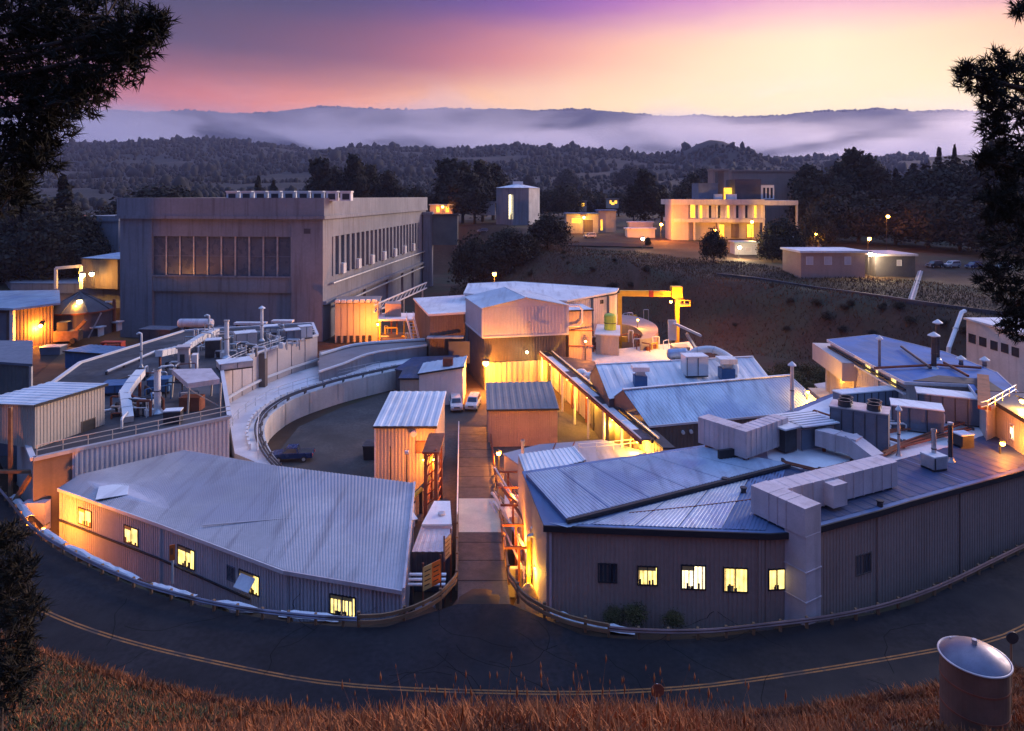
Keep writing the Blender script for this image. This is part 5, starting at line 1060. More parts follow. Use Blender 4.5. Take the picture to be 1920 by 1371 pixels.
# right ring area: pale tunnel roof, crane, tank, hopper
def right_ring():
    P = [at(a, b, -.8) for a, b in [(1068, 664), (1180, 652), (1296, 640), (1325, 668), (1115, 692)]]; poly = [tuple(p[:2]) for p in P]
    t = thing('lit_tunnel_roof', 'pale concrete tunnel roof glowing under the yellow crane lamps', 'tunnel', loc_of(P, -4)); MB().prism(poly, -4.05, -.8).build('body', 'concrete_pale', t)
    o = catmull([at(a, b, 1.5) for a, b in [(1140, 588), (1190, 593), (1224, 605), (1234, 620), (1222, 634)]], 5); i_ = catmull([at(a, b, 1.5) for a, b in [(1140, 606), (1180, 610), (1200, 620), (1205, 628), (1200, 636)]], 5)
    t2 = thing('curved_shield', 'curved pale shield wall bending round behind the crane leg', 'shield wall', tuple(o[8].xy) + (-4,))
    n = len(o)
    for k in range(0, n - 1, 4):
        e = min(k + 4, n - 1); poly = [tuple(p[:2]) for p in o[k:e + 1]] + [tuple(p[:2]) for p in i_[k:e + 1][::-1]]; MB().prism(poly, -4, 1.5).build('shield_block', 'roof_brown', t2)
    P = [at(a, b, 3) for a, b in [(1118, 628), (1160, 630), (1160, 612), (1122, 610)]]; poly = [tuple(p[:2]) for p in P]
    t3 = thing('plant_plinth', 'beige plinth building under the lime green tank', 'plinth', loc_of(P, -4)); walls(t3, poly, -4, 3, 'wall_beige', .6); roof(t3, poly, 3, 'white_paint', .3, .2)
    p = at(1144, 618, 3.2); t4 = thing('lime_tank', 'lime green upright tank on the beige plinth', 'tank', tuple(p)); MB().lathe([(1.15, 0), (1.2, .1), (1.2, 2.8), (1.0, 3.1), (.2, 3.3)], tuple(p), 16).build('shell', 'lime_paint', t4); MB().lathe([(1.26, 1.3), (1.26, 1.45)], tuple(p), 16).build('hoop', 'steel_dark', t4)
    c0, c1 = dp(1162, 550, 148), dp(1266, 551, 148); t5 = thing('gantry_crane', 'yellow gantry crane with red band on its beam', 'crane', (c0.x, c0.y, -4))
    MB().obox(c0, c1, .9, 1.2).build('beam', 'yellow_paint', t5); m_ = c0.lerp(c1, .56); MB().obox(m_ - Vector((.5, 0, 0)), m_ + Vector((.5, 0, 0)), .96, 1.26).build('red_band', 'red_paint', t5)
    for x, zt in ((c0.x, c0.z), (c1.x + .4, c1.z)): MB().box((x, 148, -4), (.8, .8, zt + 4), base=True).build('leg', 'yellow_paint', t5)
    MB().box((c1.x + .2, 148, c1.z - .8), (2.2, 2.0, 2.4), base=True).build('hoist_house', 'yellow_paint', t5); MB().box((c1.x + 1.6, 147.6, c1.z - 2.4), (2.6, 2.4, .2), base=True).build('platform', 'yellow_paint', t5); MB().box((c1.x + .4, 147, c1.z - 1.8), (1.2, .2, 1.2), base=True).build('hoist_window', 'rust', t5)
    for dx in (.4, 1.6, 2.8): MB().cyl((c1.x + dx, 146.5, c1.z - 2.4), (c1.x + dx, 146.5, c1.z - 1.2), .06, n=5).build('rail_post', 'yellow_paint', t5)
    MB().obox((c1.x + .4, 146.5, c1.z - 1.2), (c1.x + 2.8, 146.5, c1.z - 1.2), .1, .1).build('rail', 'yellow_paint', t5)
    h = dp(1275, 640, 128); t6 = thing('hopper', 'yellow-lit hopper with white sloping chutes near the foot of the bank', 'hopper', (h.x, h.y, -4)); MB().box((h.x, h.y, -4), (2.4, 2.4, 6.4), base=True, taper=1.25).build('bin', 'wall_beige', t6)
    MB().obox(h + Vector((-1.2, -.6, 3.4)), h + Vector((3.6, -.6, 1.2)), 1.6, .4).build('chute', 'white_paint', t6); MB().obox(h + Vector((-1.4, 0, .2)), h + Vector((-1.4, .2, 3.9)), .4, 1.5).build('backboard', 'white_paint', t6); MB().obox(h + Vector((.8, -1.3, 1.8)), h + Vector((2.6, -2.2, -1.4)), 1.2, .3).build('chute', 'wall_beige', t6)
    pipe_cluster(1120, 655, -.8, 12, 41, 'orange-lit pipework on the pale tunnel roof', ('rust', 'galv', 'white_paint', 'wood'), 4., 3.2, r=(.08, .18)); pipe_cluster(1205, 648, -.8, 12, 42, 'yellow-lit valves and posts beside the hopper', ('yellow_paint', 'white_paint', 'rust'), 4., 2.6, r=(.08, .16))
    pipe_cluster(1180, 622, -4, 12, 43, 'tall pipes in front of the curved shield wall', ('yellow_paint', 'wall_beige', 'galv'), 4.5, 6., r=(.1, .2))
    p = at(1195, 690, -.8); 
right_ring()
# bits between hall annex and centre building
def side_stairs():
    a, b = dp(790, 640, 140), dp(768, 590, 146); t = thing('steel_stair', 'steel stair climbing beside the brown wing', 'stair', (a.x, a.y, -4)); a = Vector((a.x, a.y, -4)); b = Vector((b.x, b.y, 4.6))
    for o_ in (-.7, .7): MB().obox(a + Vector((o_, 0, 0)), b + Vector((o_, 0, 0)), .15, .4).build('stringer', 'white_paint', t); MB().obox(a + Vector((o_, 0, 1.1)), b + Vector((o_, 0, 1.1)), .08, .08).build('handrail', 'white_paint', t)
    for k in range(1, 14): c = a.lerp(b, k / 14); MB().box(tuple(c), (1.4, .35, .08)).build('step', 'galv', t)
    g = [dp(712, 640, 158), dp(775, 640, 158), dp(775, 640, 166), dp(712, 640, 166)]; poly = [tuple(p[:2]) for p in g]; t2 = thing('loading_platform', 'dark loading platform with pale slab roof beside the glowing annex', 'platform', loc_of(g, -4))
    MB().prism(poly, -4, -2.6).build('base', 'wall_brown', t2); MB().prism(grow(ccw(poly), .3), 1.6, 2.0).build('slab', 'deck_white', t2); MB().prism([tuple(p[:2]) for p in [dp(722, 600, 161), dp(752, 600, 161), dp(752, 600, 165), dp(722, 600, 165)]], 2.0, 5.0).build('cabin', 'wall_tan', t2)
    for p in ccw(poly): MB().box((p.x, p.y, -4), (.35, .35, 5.7), base=True).build('post', 'yellow_paint', t2)
    pipe_cluster(745, 642, -4, 9, 51, 'orange-lit pipes crowding the loading platform', ('rust', 'galv', 'yellow_paint'), 3.5, 5.5, r=(.1, .22))
    t3 = thing('sloped_conveyor', 'white truss walkway sloping along the concrete hall side', 'walkway', tuple(dp(700, 585, 158))); p, q = dp(702, 585, 160), dp(800, 540, 205)
    for o_ in (0, 1.6): MB().obox(p + Vector((0, 0, o_)), q + Vector((0, 0, o_)), .3, .3).build('chord', 'white_paint', t3)
    for k in range(12): c, e = p.lerp(q, k / 12), p.lerp(q, (k + 1) / 12); MB().obox(c, e + Vector((0, 0, 1.6)), .14, .14).build('lattice', 'white_paint', t3)
    for s_ in (.1, .5, .9): c = p.lerp(q, s_); MB().box((c.x, c.y, -4), (.4, .4, c.z + 4), base=True).build('post', 'galv', t3)
side_stairs()
# ------------------------------------------------------------------ clutter left of the ramp
def ramp_left():
    P = [at(772, 1035, -.6), at(846, 1035, -.6), at(848, 986, -.6), at(790, 986, -.6)]; t = thing('ramp_hut', 'small hut with pink sheet roof squeezed between the lilac-roofed building and the ramp', 'hut', loc_of(P, -4)); poly = [tuple(p[:2]) for p in P]
    walls(t, poly, -4, -.7, 'wall_dark', .4); MB().prism(poly, -.75, -.62).build('roof_deck', 'wall_dark', t); MB().ribs(P[0], P[1], P[2], P[3], .5, .04).build('roof', 'duct_pink', t)
    Q = [at(792, 985, -.3), at(846, 985, -.3), at(843, 942, -.3), at(815, 942, -.3)]; t2 = thing('white_roof_hut', 'white-roofed hut with a round roof hatch beside the ramp railing', 'hut', loc_of(Q, -4)); poly = [tuple(p[:2]) for p in Q]; walls(t2, poly, -4, -.3, 'wall_lilac'); roof(t2, poly, -.3, 'roof_white', .05, .12)
    p = at(828, 965, -.15); MB().lathe([(.35, 0), (.35, .2), (.25, .25)], tuple(p), 12).build('roof_hatch', 'galv', t2)
    t3 = thing('rust_trestle', 'rusty lattice trestle column standing between the beige shed and the ramp', 'trestle', (-8.4, 74, -4))
    for dx in (0, 1.1):
        for dy in (0, 5): MB().box((-9.1 + dx, 73 + dy, -4), (.35, .35, 7.0), base=True).build('column', 'rust', t3)
    for k in range(7):
        z = -3.6 + k; MB().obox((-9.1, 73, z), (-8.0, 73, z + .9), .12, .12).build('lattice', 'rust', t3); MB().obox((-9.1, 73, z), (-9.1, 78, z + .9), .12, .12).build('lattice', 'rust', t3); MB().obox((-8, 73, z + .9), (-8, 78, z), .12, .12).build('lattice', 'rust', t3)
    MB().box((-8.5, 75.5, 3.0), (1.8, 5.8, .2), base=True).build('top_plate', 'rust', t3)
    t4 = thing('yellow_pipe_rack', 'yellow-banded sloping pipes on stands below the shed door', 'pipe rack', (-11.0, 72, -4))
    for k in range(3): MB().tube([(-12.6 + k * .5, 70.6 + k, -3.0 + .2 * k), (-9.6 + k * .3, 74 + k, -1.2 + .2 * k)], .2, 8).build('pipe', ('yellow_paint', 'steel_dark', 'yellow_paint')[k], t4)
    for x, y, h in ((-12.2, 71, 1.4), (-10.6, 73, 2.2), (-9.8, 74.5, 2.8)): MB().box((x, y, -4), (.3, .3, h), base=True).build('stand', 'steel_dark', t4)
    for i, (x, y, m, lab) in enumerate(((-11.8, 72.5, 'yellow_paint', 'fat yellow bollard with dark cap before the beige shed'), (-10.2, 71.5, 'white_paint', 'white bollard beside the sloping yellow pipes'), (-13.2, 72, 'red_paint', 'red standpipe near the shed corner'))):
        t5 = thing('bollard' if i < 2 else 'standpipe', lab, 'bollard' if i < 2 else 'standpipe', (x, y, -4)); MB().cyl((x, y, -4.05), (x, y, -1.6), .3 if i == 0 else .2, n=10).build('body', m, t5); MB().lathe([(.32 if i == 0 else .22, 0), (.3, .15), (.05, .35)], (x, y, -1.6), 10).build('cap', 'steel_dark', t5)
    for i, (x, y, h, lab) in enumerate(((-13.4, 76.5, 6.2, 'dark thin pole before the shed wall with no lamp'), (-11.6, 76.5, 5.6, 'dark thin pole before the shed wall topped by a pale box'))):
        t6 = thing('service_pole', lab, 'pole', (x, y, -4)); MB().cyl((x, y, -4.05), (x, y, -4 + h), .09, n=6).build('pole', 'steel_dark', t6); MB().box((x, y, -4 + h), (.45, .3, .3) if i else (.14, .14, .2), base=True).build('pole_top', 'white_paint' if i else 'steel_dark', t6)
    d = at(693, 862, -4); t7 = thing('dumpster', 'black open-top dumpster against the beige shed', 'dumpster', tuple(d)); MB().box((d.x, d.y + 1, -4), (1.5, 2.2, 1.7), base=True, taper=1.12).build('bin', 'trim_dark', t7); MB().box((d.x, d.y + 1, -2.3), (1.8, 2.6, .12), base=True).build('rim', 'steel_dark', t7)
    t8 = thing('jib_pole', 'slim dark post leaning against the shed with a bent pipe arm', 'post', (-12.6, 74.6, -4)); MB().tube([(-13, 74.6, -4.05), (-13, 74.6, -1.7), (-12.8, 74.6, -1.4), (-11.2, 74.6, -1.4), (-11.0, 74.6, -1.7), (-11, 74.6, -4.05)], .08, 6).build('hoop', 'steel_dark', t8)
    # below the signs
    for i, (px, py, lab) in enumerate(((788, 1128, 'blue plastic barrel under the hut roof'), (806, 1124, 'blue plastic barrel beside a white bench'))):
        p = dp(px, py, 53.0 + i * .5); p = Vector((p.x, p.y, -4)); t9 = thing('barrel', lab, 'barrel', tuple(p)); MB().lathe([(.4, 0), (.44, .3), (.44, 2.2), (.4, 2.5), (.36, 2.5)], tuple(p), 14).build('drum', 'unit_blue', t9); MB().lathe([(.46, 1.2), (.46, 1.3)], tuple(p), 14).build('hoop', 'galv', t9)
    p = dp(800, 1096, 53.8); t10 = thing('white_bench', 'long white slatted bench at the hut foot', 'bench', (p.x, p.y, -4))
    for k in range(3): MB().box((p.x, p.y + k * .35, p.z + .2 * k), (2.9, .25, .12)).build('slat', 'roof_white', t10)
    for s_ in (-1.2, 1.2): MB().box((p.x + s_, p.y + .35, -4), (.2, .8, p.z + 4), base=True).build('leg', 'steel_dark', t10)
ramp_left()
def panel_sign(p0, p1, z, h, ms, label, posts=True, name='road_sign', zb=0., th=.06):
    p0, p1 = Vector(p0), Vector(p1); t = thing(name, label, 'sign', (p0.x, p0.y, zb)); n = len(ms)
    for k, m in enumerate(ms):
        a, b = p0.lerp(p1, k / n), p0.lerp(p1, (k + 1) / n - .01); MB().obox((a.x, a.y, z), (b.x, b.y, z), th, h).build('panel', m, t)
        d = (b - a).normalized(); nn = Vector((d.y, -d.x, 0)); nn = nn if nn.y < 0 else -nn
        for r_ in range(4): zz = z + h * (.3 - .2 * r_); q0, q1 = a.lerp(b, .15) + nn * (th / 2 + .012), a.lerp(b, .85 - .13 * (r_ % 2)) + nn * (th / 2 + .012); MB().obox((q0.x, q0.y, zz), (q1.x, q1.y, zz), .01, h * .05).build('print_line', 'trim_dark' if m != 'red_paint' else 'white_paint', t)
    for p in ((p0, p1) if posts else ()): MB().box((p.x, p.y + .08, zb), (.12, .12, z + h / 2 + .3 - zb), base=True).build('post', 'rust', t)
    return t
a, b = dp(793, 1075, 51.2), dp(826, 1050, 52.4); panel_sign(a, b, 1.7, 1.75, ('tan_sign', 'orange_sign'), 'two-panel tan and orange warning sign on rusty posts by the ramp mouth', zb=0. - .8)
a, b = dp(835, 1030, 55.2), dp(843, 1018, 56.4); panel_sign((a.x - .1, a.y, 0), (b.x + .1, b.y, 0), 1.75, 1.7, ('unit_blue',), 'small blue and white notice sign behind the ramp rail', zb=-3)
def octagon(p, r, m, label, face_y=-1, zb=0., post='white_paint', name='stop_sign'):
    t = thing(name, label, 'sign', (p[0], p[1], zb)); vs = [(p[0] + r * math.cos(R(22.5 + 45 * k)), p[1] + dy, p[2] + r * math.sin(R(22.5 + 45 * k))) for dy in (-.02, .02) for k in range(8)]
    MB().add(vs, [tuple(range(8)), tuple(range(15, 7, -1))] + [(k, 8 + k, 8 + (k + 1) % 8, (k + 1) % 8) for k in range(8)]).build('plate', m, t); MB().box((p[0], p[1] + .07, zb - .1), (.09, .09, p[2] - zb + .1 + r * .8), base=True).build('post', post, t); MB().box((p[0], p[1] - .03, p[2]), (r * .9, .012, .1)).build('band', 'rust', t)
p = dp(1233, 1295, 39.4); octagon((p.x, p.y, p.z), .40, 'rust', 'weathered red octagonal sign back above the near grass', zb=gz(p.x, p.y))
p = dp(323, 1036, 56.5); t = thing('marker_sign', 'tall narrow orange sign on a white post by the guardrail', 'sign', (p.x, p.y, -1.5)); MB().box((p.x, p.y, p.z), (.42, .06, 1.25), .4).build('panel', 'orange_sign', t); MB().box((p.x, p.y + .06, -1.6), (.14, .1, p.z + 2.0), base=True).build('post', 'white_paint', t); MB().box((p.x - .02, p.y - .045, p.z + .1), (.2, .015, .5), .4).build('print', 'rust', t)
# ------------------------------------------------------------------ pipes and steps right of the ramp
def ramp_right():
    t = thing('pipe_gallery', 'tangle of pink and white pipes stepping along the tan building end', 'pipework', (.9, 66, -4)); g = random.Random(9)
    for k in range(12):
        x0 = .2 + g.uniform(-.5, .9) - .012 * k; y0 = 78 - g.uniform(0, 8); z0 = g.uniform(-2.5, .8); y1 = y0 - g.uniform(6, 14); z1 = z0 + g.uniform(-.6, 1.6); x1 = min(1.9, x0 + g.uniform(.2, 1.2))
        MB().tube([(x0 - 2.2, y0, z0), (x0 - 2, y0 - .3, z0), (x1, y1 + .5, z1), (x1, y1, z1 - .3), (x1, y1, -4.05)], g.uniform(.06, .16), 6).build('pipe', g.choice(['duct_pink', 'white_paint', 'rust', 'galv', 'duct_pink']), t)
    for k in range(5): y = 58 + k * 4; MB().box((.6 - k * .25, y, -4), (.2, .2, 4.6), base=True).build('post', 'rust', t); MB().box((.5 - k * .25, y, .5), (2.2, .18, .18), base=True).build('cross_beam', 'rust', t)
    p = at(956, 960, -1.3); t2 = thing('white_duct_box', 'white box duct with two capped openings beside the ramp', 'duct', (p.x, p.y, -4)); MB().box((p.x + .2, p.y + 1, -4), (1.5, 5.0, 2.9), base=True).build('box', 'white_paint', t2)
    for k in (0, 1): MB().lathe([(.35, 0), (.4, .25), (.25, .4)], (p.x + .5, p.y - .6 + k * 1.2, -1.1), 12).build('cap', 'roof_white', t2)
    t3 = thing('orange_steps', 'short flight of orange-lit steps beside the lamplit-yellow columns', 'stair', (.6, 60, -4))
    for k in range(6): MB().box((.4, 59 + k * .5, -4), (1.5, .48, 2.4 - .35 * k), base=True).build('step', 'wall_beige', t3)
    for k in range(3):  # pipe columns, the yellow lamplight on them put into their colour
        x, y = 1.35 + .28 * k, 55.8 + 1.3 * k; t4 = thing('lamplit_column', ('pipe column with yellow lamplight in its colour nearest the tan wall corner', 'pipe column with yellow lamplight in its colour between two others by the tan wall', 'pipe column with yellow lamplight in its colour next to the orange steps')[k], 'column', (x, y, -4)); MB().cyl((x, y, -4.05), (x, y, 2.4), .17, n=10).build('pipe', 'yellow_paint', t4); MB().tube([(x, y, 2.3), (x, y - .1, 2.7), (x + .4, y - .2, 2.8)], .17, 8).build('elbow', 'galv', t4); MB().lathe([(.26, 0), (.26, .14)], (x, y, -.5), 10).build('flange', 'steel_dark', t4)
    p = at(1002, 1105, -.3); t5 = thing('sand_heap', 'heap of pale sand glowing yellow in the corner behind the timber rail', 'sand heap', (1.2, 53.6, -4)); pts = [(2.0, 0), (1.6, .9), (1.0, 2.2), (.4, 3.4), (.1, 3.7)]
    MB().lathe(pts, (1.25, 54.3, -4), 14).build('heap', mat('sand', (.5, .38, .2), .95, var=.2, scale=2, bump=.5), t5)
ramp_right()
# ------------------------------------------------------------------ vehicles
def vehicle(loc, rz_, label, kind, paint, cat):
    t = thing('pickup_truck' if kind == 'pickup' else 'van', label, cat, (0, 0, 0)); L_, W, = (5.3, 1.9)
    if kind == 'pickup':
        prof = [(-2.6, .5), (2.6, .5), (2.65, .75), (2.55, 1.02), (1.35, 1.12), (-2.6, 1.12)]; cab = [(1.3, 1.1), (.65, 1.78), (-.65, 1.82), (-.85, 1.1)]
    else:
        prof = [(-2.4, .45), (2.35, .45), (2.45, .75), (2.3, 1.05), (1.3, 1.15), (-2.4, 1.15)]; cab = [(1.3, 1.12), (.55, 1.85), (-2.1, 1.9), (-2.38, 1.12)]
    def ext(pr, w0, w1=None):
        w1 = w1 or w0; n = len(pr); zmin = min(z for _, z in pr); zmax = max(z for _, z in pr); vs = []
        for s_ in (-1, 1):
            for x, z in pr: k = (z - zmin) / (zmax - zmin); vs.append((x, s_ * (w0 + (w1 - w0) * k) / 2, z))
        return MB().add(vs, [tuple(range(n - 1, -1, -1)), tuple(range(n, 2 * n))] + [(i, (i + 1) % n, n + (i + 1) % n, n + i) for i in range(n)])
    ext(prof, W * .98, W).build('body', paint, t); ext(cab, W * .94, W * .78).build('cabin', paint, t)
    (x1, z1), (x2, z2), (x3, z3), (x4, z4) = cab
    for nm, (xa, za), (xb, zb), off in (('windscreen', cab[0], cab[1], .03), ('rear_window', cab[3], cab[2], -.03)):
        q = [((xa + (xb - xa) * .12) + off, -.80 * .9, za + (zb - za) * .12), ((xa + (xb - xa) * .12) + off, .72, za + (zb - za) * .12), ((xa + (xb - xa) * .9) + off, .66, za + (zb - za) * .9), ((xa + (xb - xa) * .9) + off, -.66, za + (zb - za) * .9)]
        MB().quad(*q).build(nm, 'glass_dark', t)
    for s_ in (-1, 1):
        k0, k1 = .15, .85; y0, y1 = s_ * (W * .94 / 2 - W * .08 * k0 + .015), s_ * (W * .94 / 2 - W * .08 * k1 + .015)
        MB().quad((x1 - .25, y0, z1 + .1), (x4 + .15, y0, z1 + .1), (x3 + .1, y1, z3 - .13), (x2 - .05, y1, z2 - .1)).build('side_window', 'glass_dark', t)
        for x in (1.6, -1.55):
            wl = MB().cyl((x, s_ * .98, .38), (x, s_ * .74, .38), .38, n=16).build('wheel', 'tyre', t); MB().cyl((x, s_ * .995, .38), (x, s_ * .93, .38), .22, n=12).build('rim', 'galv', wl)
        MB().box((prof[2][0] - .03, s_ * .68, .82), (.1, .36, .2)).build('headlight', 'roof_white', t); MB().box((prof[0][0] - .02, s_ * .78, .85), (.08, .2, .3)).build('tail_light', 'red_paint', t)
    MB().box((prof[2][0] - .02, 0, .55), (.16, W * .96, .2)).build('bumper', 'galv', t); MB().box((prof[2][0] + .0, 0, .82), (.06, .9, .18)).build('grille', 'steel_dark', t)
    if kind == 'pickup': MB().box((-1.72, 0, 1.125), (1.66, 1.6, .02)).build('bed_floor', 'trim_dark', t)
    t.location = loc; t.rotation_euler = (0, 0, rz_); t['_loc'] = tuple(loc); return t
p = at(546, 866, -4); vehicle((p.x, p.y + .6, -4.0), R(186), 'dark blue pickup truck parked in the yard against the ring wall', 'pickup', 'car_blue', 'pickup')
p = at(853, 773, -4); vehicle((p.x, p.y + 2, -4.0), R(-82), 'white van parked close to the plain white block', 'van', 'car_white', 'van')
p = at(886, 771, -4); vehicle((p.x, p.y + 2, -4.0), R(-96), 'white van parked in the open nearer the orange lamp', 'van', 'car_white', 'van')
# ------------------------------------------------------------------ water tank on the hillside, mirror, tarps, shrubs
def water_tank():
    c = dp(1827, 1232, 32); r = 1.42; zt = c.z; zb = gz(c.x, c.y) - .5; t = thing('water_tank', 'rusty cylindrical tank with shiny domed lid on the near hillside', 'tank', (c.x, c.y, zb))
    MB().lathe([(r * .97, 0), (r * .97, zt - zb)], (c.x, c.y, zb), 40).build('shell', mat('tank_rust', (.17, .10, .07), .75, var=.3, scale=.8, streak=.6, streak_col=(.12, .06, .04)), t)
    MB().lathe([(r, zt - .05), (r, zt), (r * .96, zt + .06), (r * .72, zt + .32), (r * .38, zt + .52), (.02, zt + .6)], (c.x, c.y, 0), 40).build('lid', mat('lid_metal', (.17, .165, .22), .45, metal=.5, var=.15, scale=1), t, smooth=True)
    rim = [(c.x + r * 1.01 * math.cos(a), c.y + r * 1.01 * math.sin(a), zt + .02) for a in np.linspace(0, 2 * math.pi, 41)]; MB().tube(rim, .045, 6).build('rim', 'galv', t)
    MB().cyl((c.x, c.y, zt + .55), (c.x, c.y, zt + .82), .11, n=12).build('vent_cap', 'galv', t); MB().cyl((c.x - .55, c.y + .9, zt + .1), (c.x - .55, c.y + .9, zt + .36), .05, n=8).build('vent_pipe', 'galv', t)
    for k in (1.0, 2.2): MB().lathe([(r * .985, zt - k), (r * .985, zt - k + .08)], (c.x, c.y, 0), 40).build('hoop', 'rust', t)
    p = dp(1898, 1196, 34.5); g_ = gz(p.x, p.y); t2 = thing('round_sign', 'dark round disc on a post behind the rusty tank', 'sign', (p.x, p.y, g_)); MB().cyl((p.x, p.y - .03, p.z), (p.x, p.y + .03, p.z), .3, n=20).build('disc', 'steel_dark', t2); MB().cyl((p.x, p.y + .08, g_ - .2), (p.x, p.y + .08, p.z), .05, n=6).build('post', 'wood', t2)
water_tank()
def tarp(path, i0, i1, off, label, seed):
    g = random.Random(seed); pts = resample(path, .5)[i0:i1]; n = len(pts); mb = MB(); rows = []
    for j, o_ in enumerate((off, off + .2, off + .45, off + .7)):
        q = offset(pts, o_); rows.append([Vector((p.x, p.y, (.05, .26, .3, .02)[j] * (.4 + .8 * math.sin(math.pi * (k + .5) / n)) + g.uniform(-.05, .08) + .04)) for k, p in enumerate(q)])
    for a, b in zip(rows[:-1], rows[1:]): mb.strip(a, b)
    o = mb.build('tarp', 'tarp', base=tuple(pts[n // 2])); o.modifiers.new('thickness', 'SOLIDIFY').thickness = .03
    return tag(o, label, 'tarp')
nl = len(resample(RAIL_L, .5)); labs = ('long white tarp slung behind the guardrail near the truss', 'white tarp beside the brown wall corner', 'white tarp lit orange under the wall lamp', 'crumpled white tarp below the first lit window', 'white tarp below the middle lit window', 'white tarp at the foot of the orange marker sign', 'small white tarp under the awning window', 'thin white tarp near the wide lit window')
for k, (px, ln) in enumerate(((20, 12), (78, 9), (130, 9), (170, 9), (215, 6), (305, 8), (420, 6), (560, 8))):
    RS = resample(RAIL_L, .5); i = min(range(nl), key=lambda q: abs(CX + F * RS[q].x / RS[q].y - px)); tarp(RAIL_L, max(0, i - ln // 2), i + ln // 2 + 2, .45, labs[k], k)
for k, (px, ln, lb) in enumerate(((1045, 5, 'crumpled white tarp behind the timber rail'), (1125, 8, 'white tarp lying behind the reddish guardrail near the shrub'))):
    RS = resample(RAIL_R, .5); i = min(range(len(RS)), key=lambda q: abs(CX + F * RS[q].x / RS[q].y - px)); tarp(RAIL_R, i - ln // 2, i + ln // 2 + 2, .4, lb, 20 + k)
# ------------------------------------------------------------------ lamps
def lamp(p, label, power, col=(1, .42, .08), kind='wall', zb=None, head='lamp_orange', r=.22, light_off=(0, -.5, -.25), rad=.25):
    p = Vector(p); t = thing('wall_lamp' if kind == 'wall' else 'lamp_post', label, 'lamp', (p.x, p.y, zb if zb is not None else p.z))
    MB().lathe([(r * .2, -r), (r * .75, -r * .6), (r, 0), (r * .75, r * .6), (r * .2, r)], tuple(p), 10).build('lens', head, t)
    MB().lathe([(r * 1.3, r * .7), (r * 1.1, r * 1.2), (r * .2, r * 1.5)], tuple(p), 10).build('hood', 'steel_dark', t)
    if kind == 'pole': MB().cyl((p.x, p.y + r * 1.6, zb - .2), (p.x, p.y + r * 1.6, p.z + r * 1.3), .09, n=8).build('pole', 'steel_dark', t); MB().obox((p.x, p.y + r * 1.7, p.z + r * 1.3), (p.x, p.y, p.z + r * 1.3), .08, .08).build('arm', 'steel_dark', t)
    else: MB().obox((p.x, p.y, p.z + r * 1.1), (p.x, p.y + .9, p.z + r * 1.1), .1, .12).build('bracket', 'steel_dark', t)
    if power:
        l = bpy.data.lights.new('lamp_light', 'POINT'); l.energy = power * 1.7; l.color = col; l.shadow_soft_size = rad; lo = bpy.data.objects.new('lamp_light', l); COL.objects.link(lo); lo.parent = t; lo.location = Vector(light_off) + p - Vector(t['_loc'])
    return t
OR = (1, .27, .02); YL = (1, .45, .04); WH = (1, .75, .4)
lamp(dp(911, 681, 120.2), 'bright orange lamp on the dark front beside the ribbed orange doors', 2900, OR, r=.55, light_off=(.3, -2.2, -1.6))
p = dp(927, 514, 172); lamp(p, 'orange lamp on a tall pole behind the rear hall', 2500, OR, 'pole', zb=-4, r=.5, light_off=(0, -1, -.5))
p = dp(1880, 832, 64.5); lamp(p, 'orange lamp on a short post at the roof edge before the penthouse', 330, OR, 'pole', zb=IZ, r=.22, light_off=(-.2, -.6, .3))
p = dp(1917, 752, 67.0); lamp(p, 'yellow lamp high on the penthouse wall', 700, YL, r=.25, light_off=(-.4, -.5, -.4))
p = dp(935, 850, 84); lamp(p, 'orange lamp on a low post beside the ramp and brown shed', 900, OR, 'pole', zb=-4, r=.28, light_off=(.3, -.6, .2))
p = dp(75, 611, 140); lamp(p, 'orange wall lamp under the pale canopy of the brown store', 2600, OR, r=.45, light_off=(.3, -1.2, -.4))
p = dp(709, 608, 158.5); lamp(p, 'yellow lamp at the corner of the glowing tall doors', 1800, OR, r=.35, light_off=(-1.5, -2.5, .2))
p = Vector((-43.4, 64.2, -.8)); lamp(p, 'orange lamp low in the corner beside the brown wall', 800, OR, r=.15, light_off=(.4, -.6, .2))
lamp((1.9, 55.6, .2), 'yellow lamp on the tan building end above the sand heap', 420, YL, r=.15, light_off=(-.6, -.5, -.2)); lamp((1.5, 60.5, .6), 'yellow lamp over the orange steps', 420, OR, r=.15, light_off=(-.7, -.3, -.3))
lamp((.8, 68.5, .4), 'orange lamp among the pink pipes', 300, OR, r=.15, light_off=(-.6, -.3, .3))
a, b = at(1036, 668, 1.4), at(1244, 842, 1.4); d = (b - a).normalized(); n = Vector((d.y, -d.x, 0)); n = n if n.x < 0 else -n
for k, (s_, lb) in enumerate(((.06, 'yellow lamp under the pipe bridge next to the dark front'), (.28, 'yellow lamp under the bridge behind the brown shed roof'), (.5, 'yellow lamp under the middle of the pipe bridge'), (.72, 'yellow lamp under the pipe bridge over the low lilac roof'), (.9, 'yellow lamp under the low end of the pipe bridge'))):
    q = a.lerp(b, s_) + n * 1.2; lamp((q.x, q.y, .7), lb, 620, YL, r=.14, light_off=(n.x * .3, n.y * .3 - .2, -.8))
p = dp(988, 660, 120.8); lamp(p, 'small white lamp on the dark storey under the lilac box', 60, WH, r=.25, head='lamp_white')
for px, py, Y, pw, lb in ((1140, 628, 136, 900, 'yellow lamp in front of the lime tank plinth'), (1098, 640, 125, 700, 'orange lamp on the side annex'), (1196, 600, 150, 380, 'yellow lamp above the curved shield wall'), (1258, 622, 136, 900, 'yellow lamp on the hopper')):
    p = dp(px, py, Y); lamp(p, lb, pw, YL if 'yellow' in lb else OR, 'pole', zb=-4, r=.22, light_off=(0, -1, .2))
lamp(dp(1258, 566, 145.5), 'yellow lamp on the crane hoist house', 2200, OR, r=.3, light_off=(1.5, -.6, -.6))
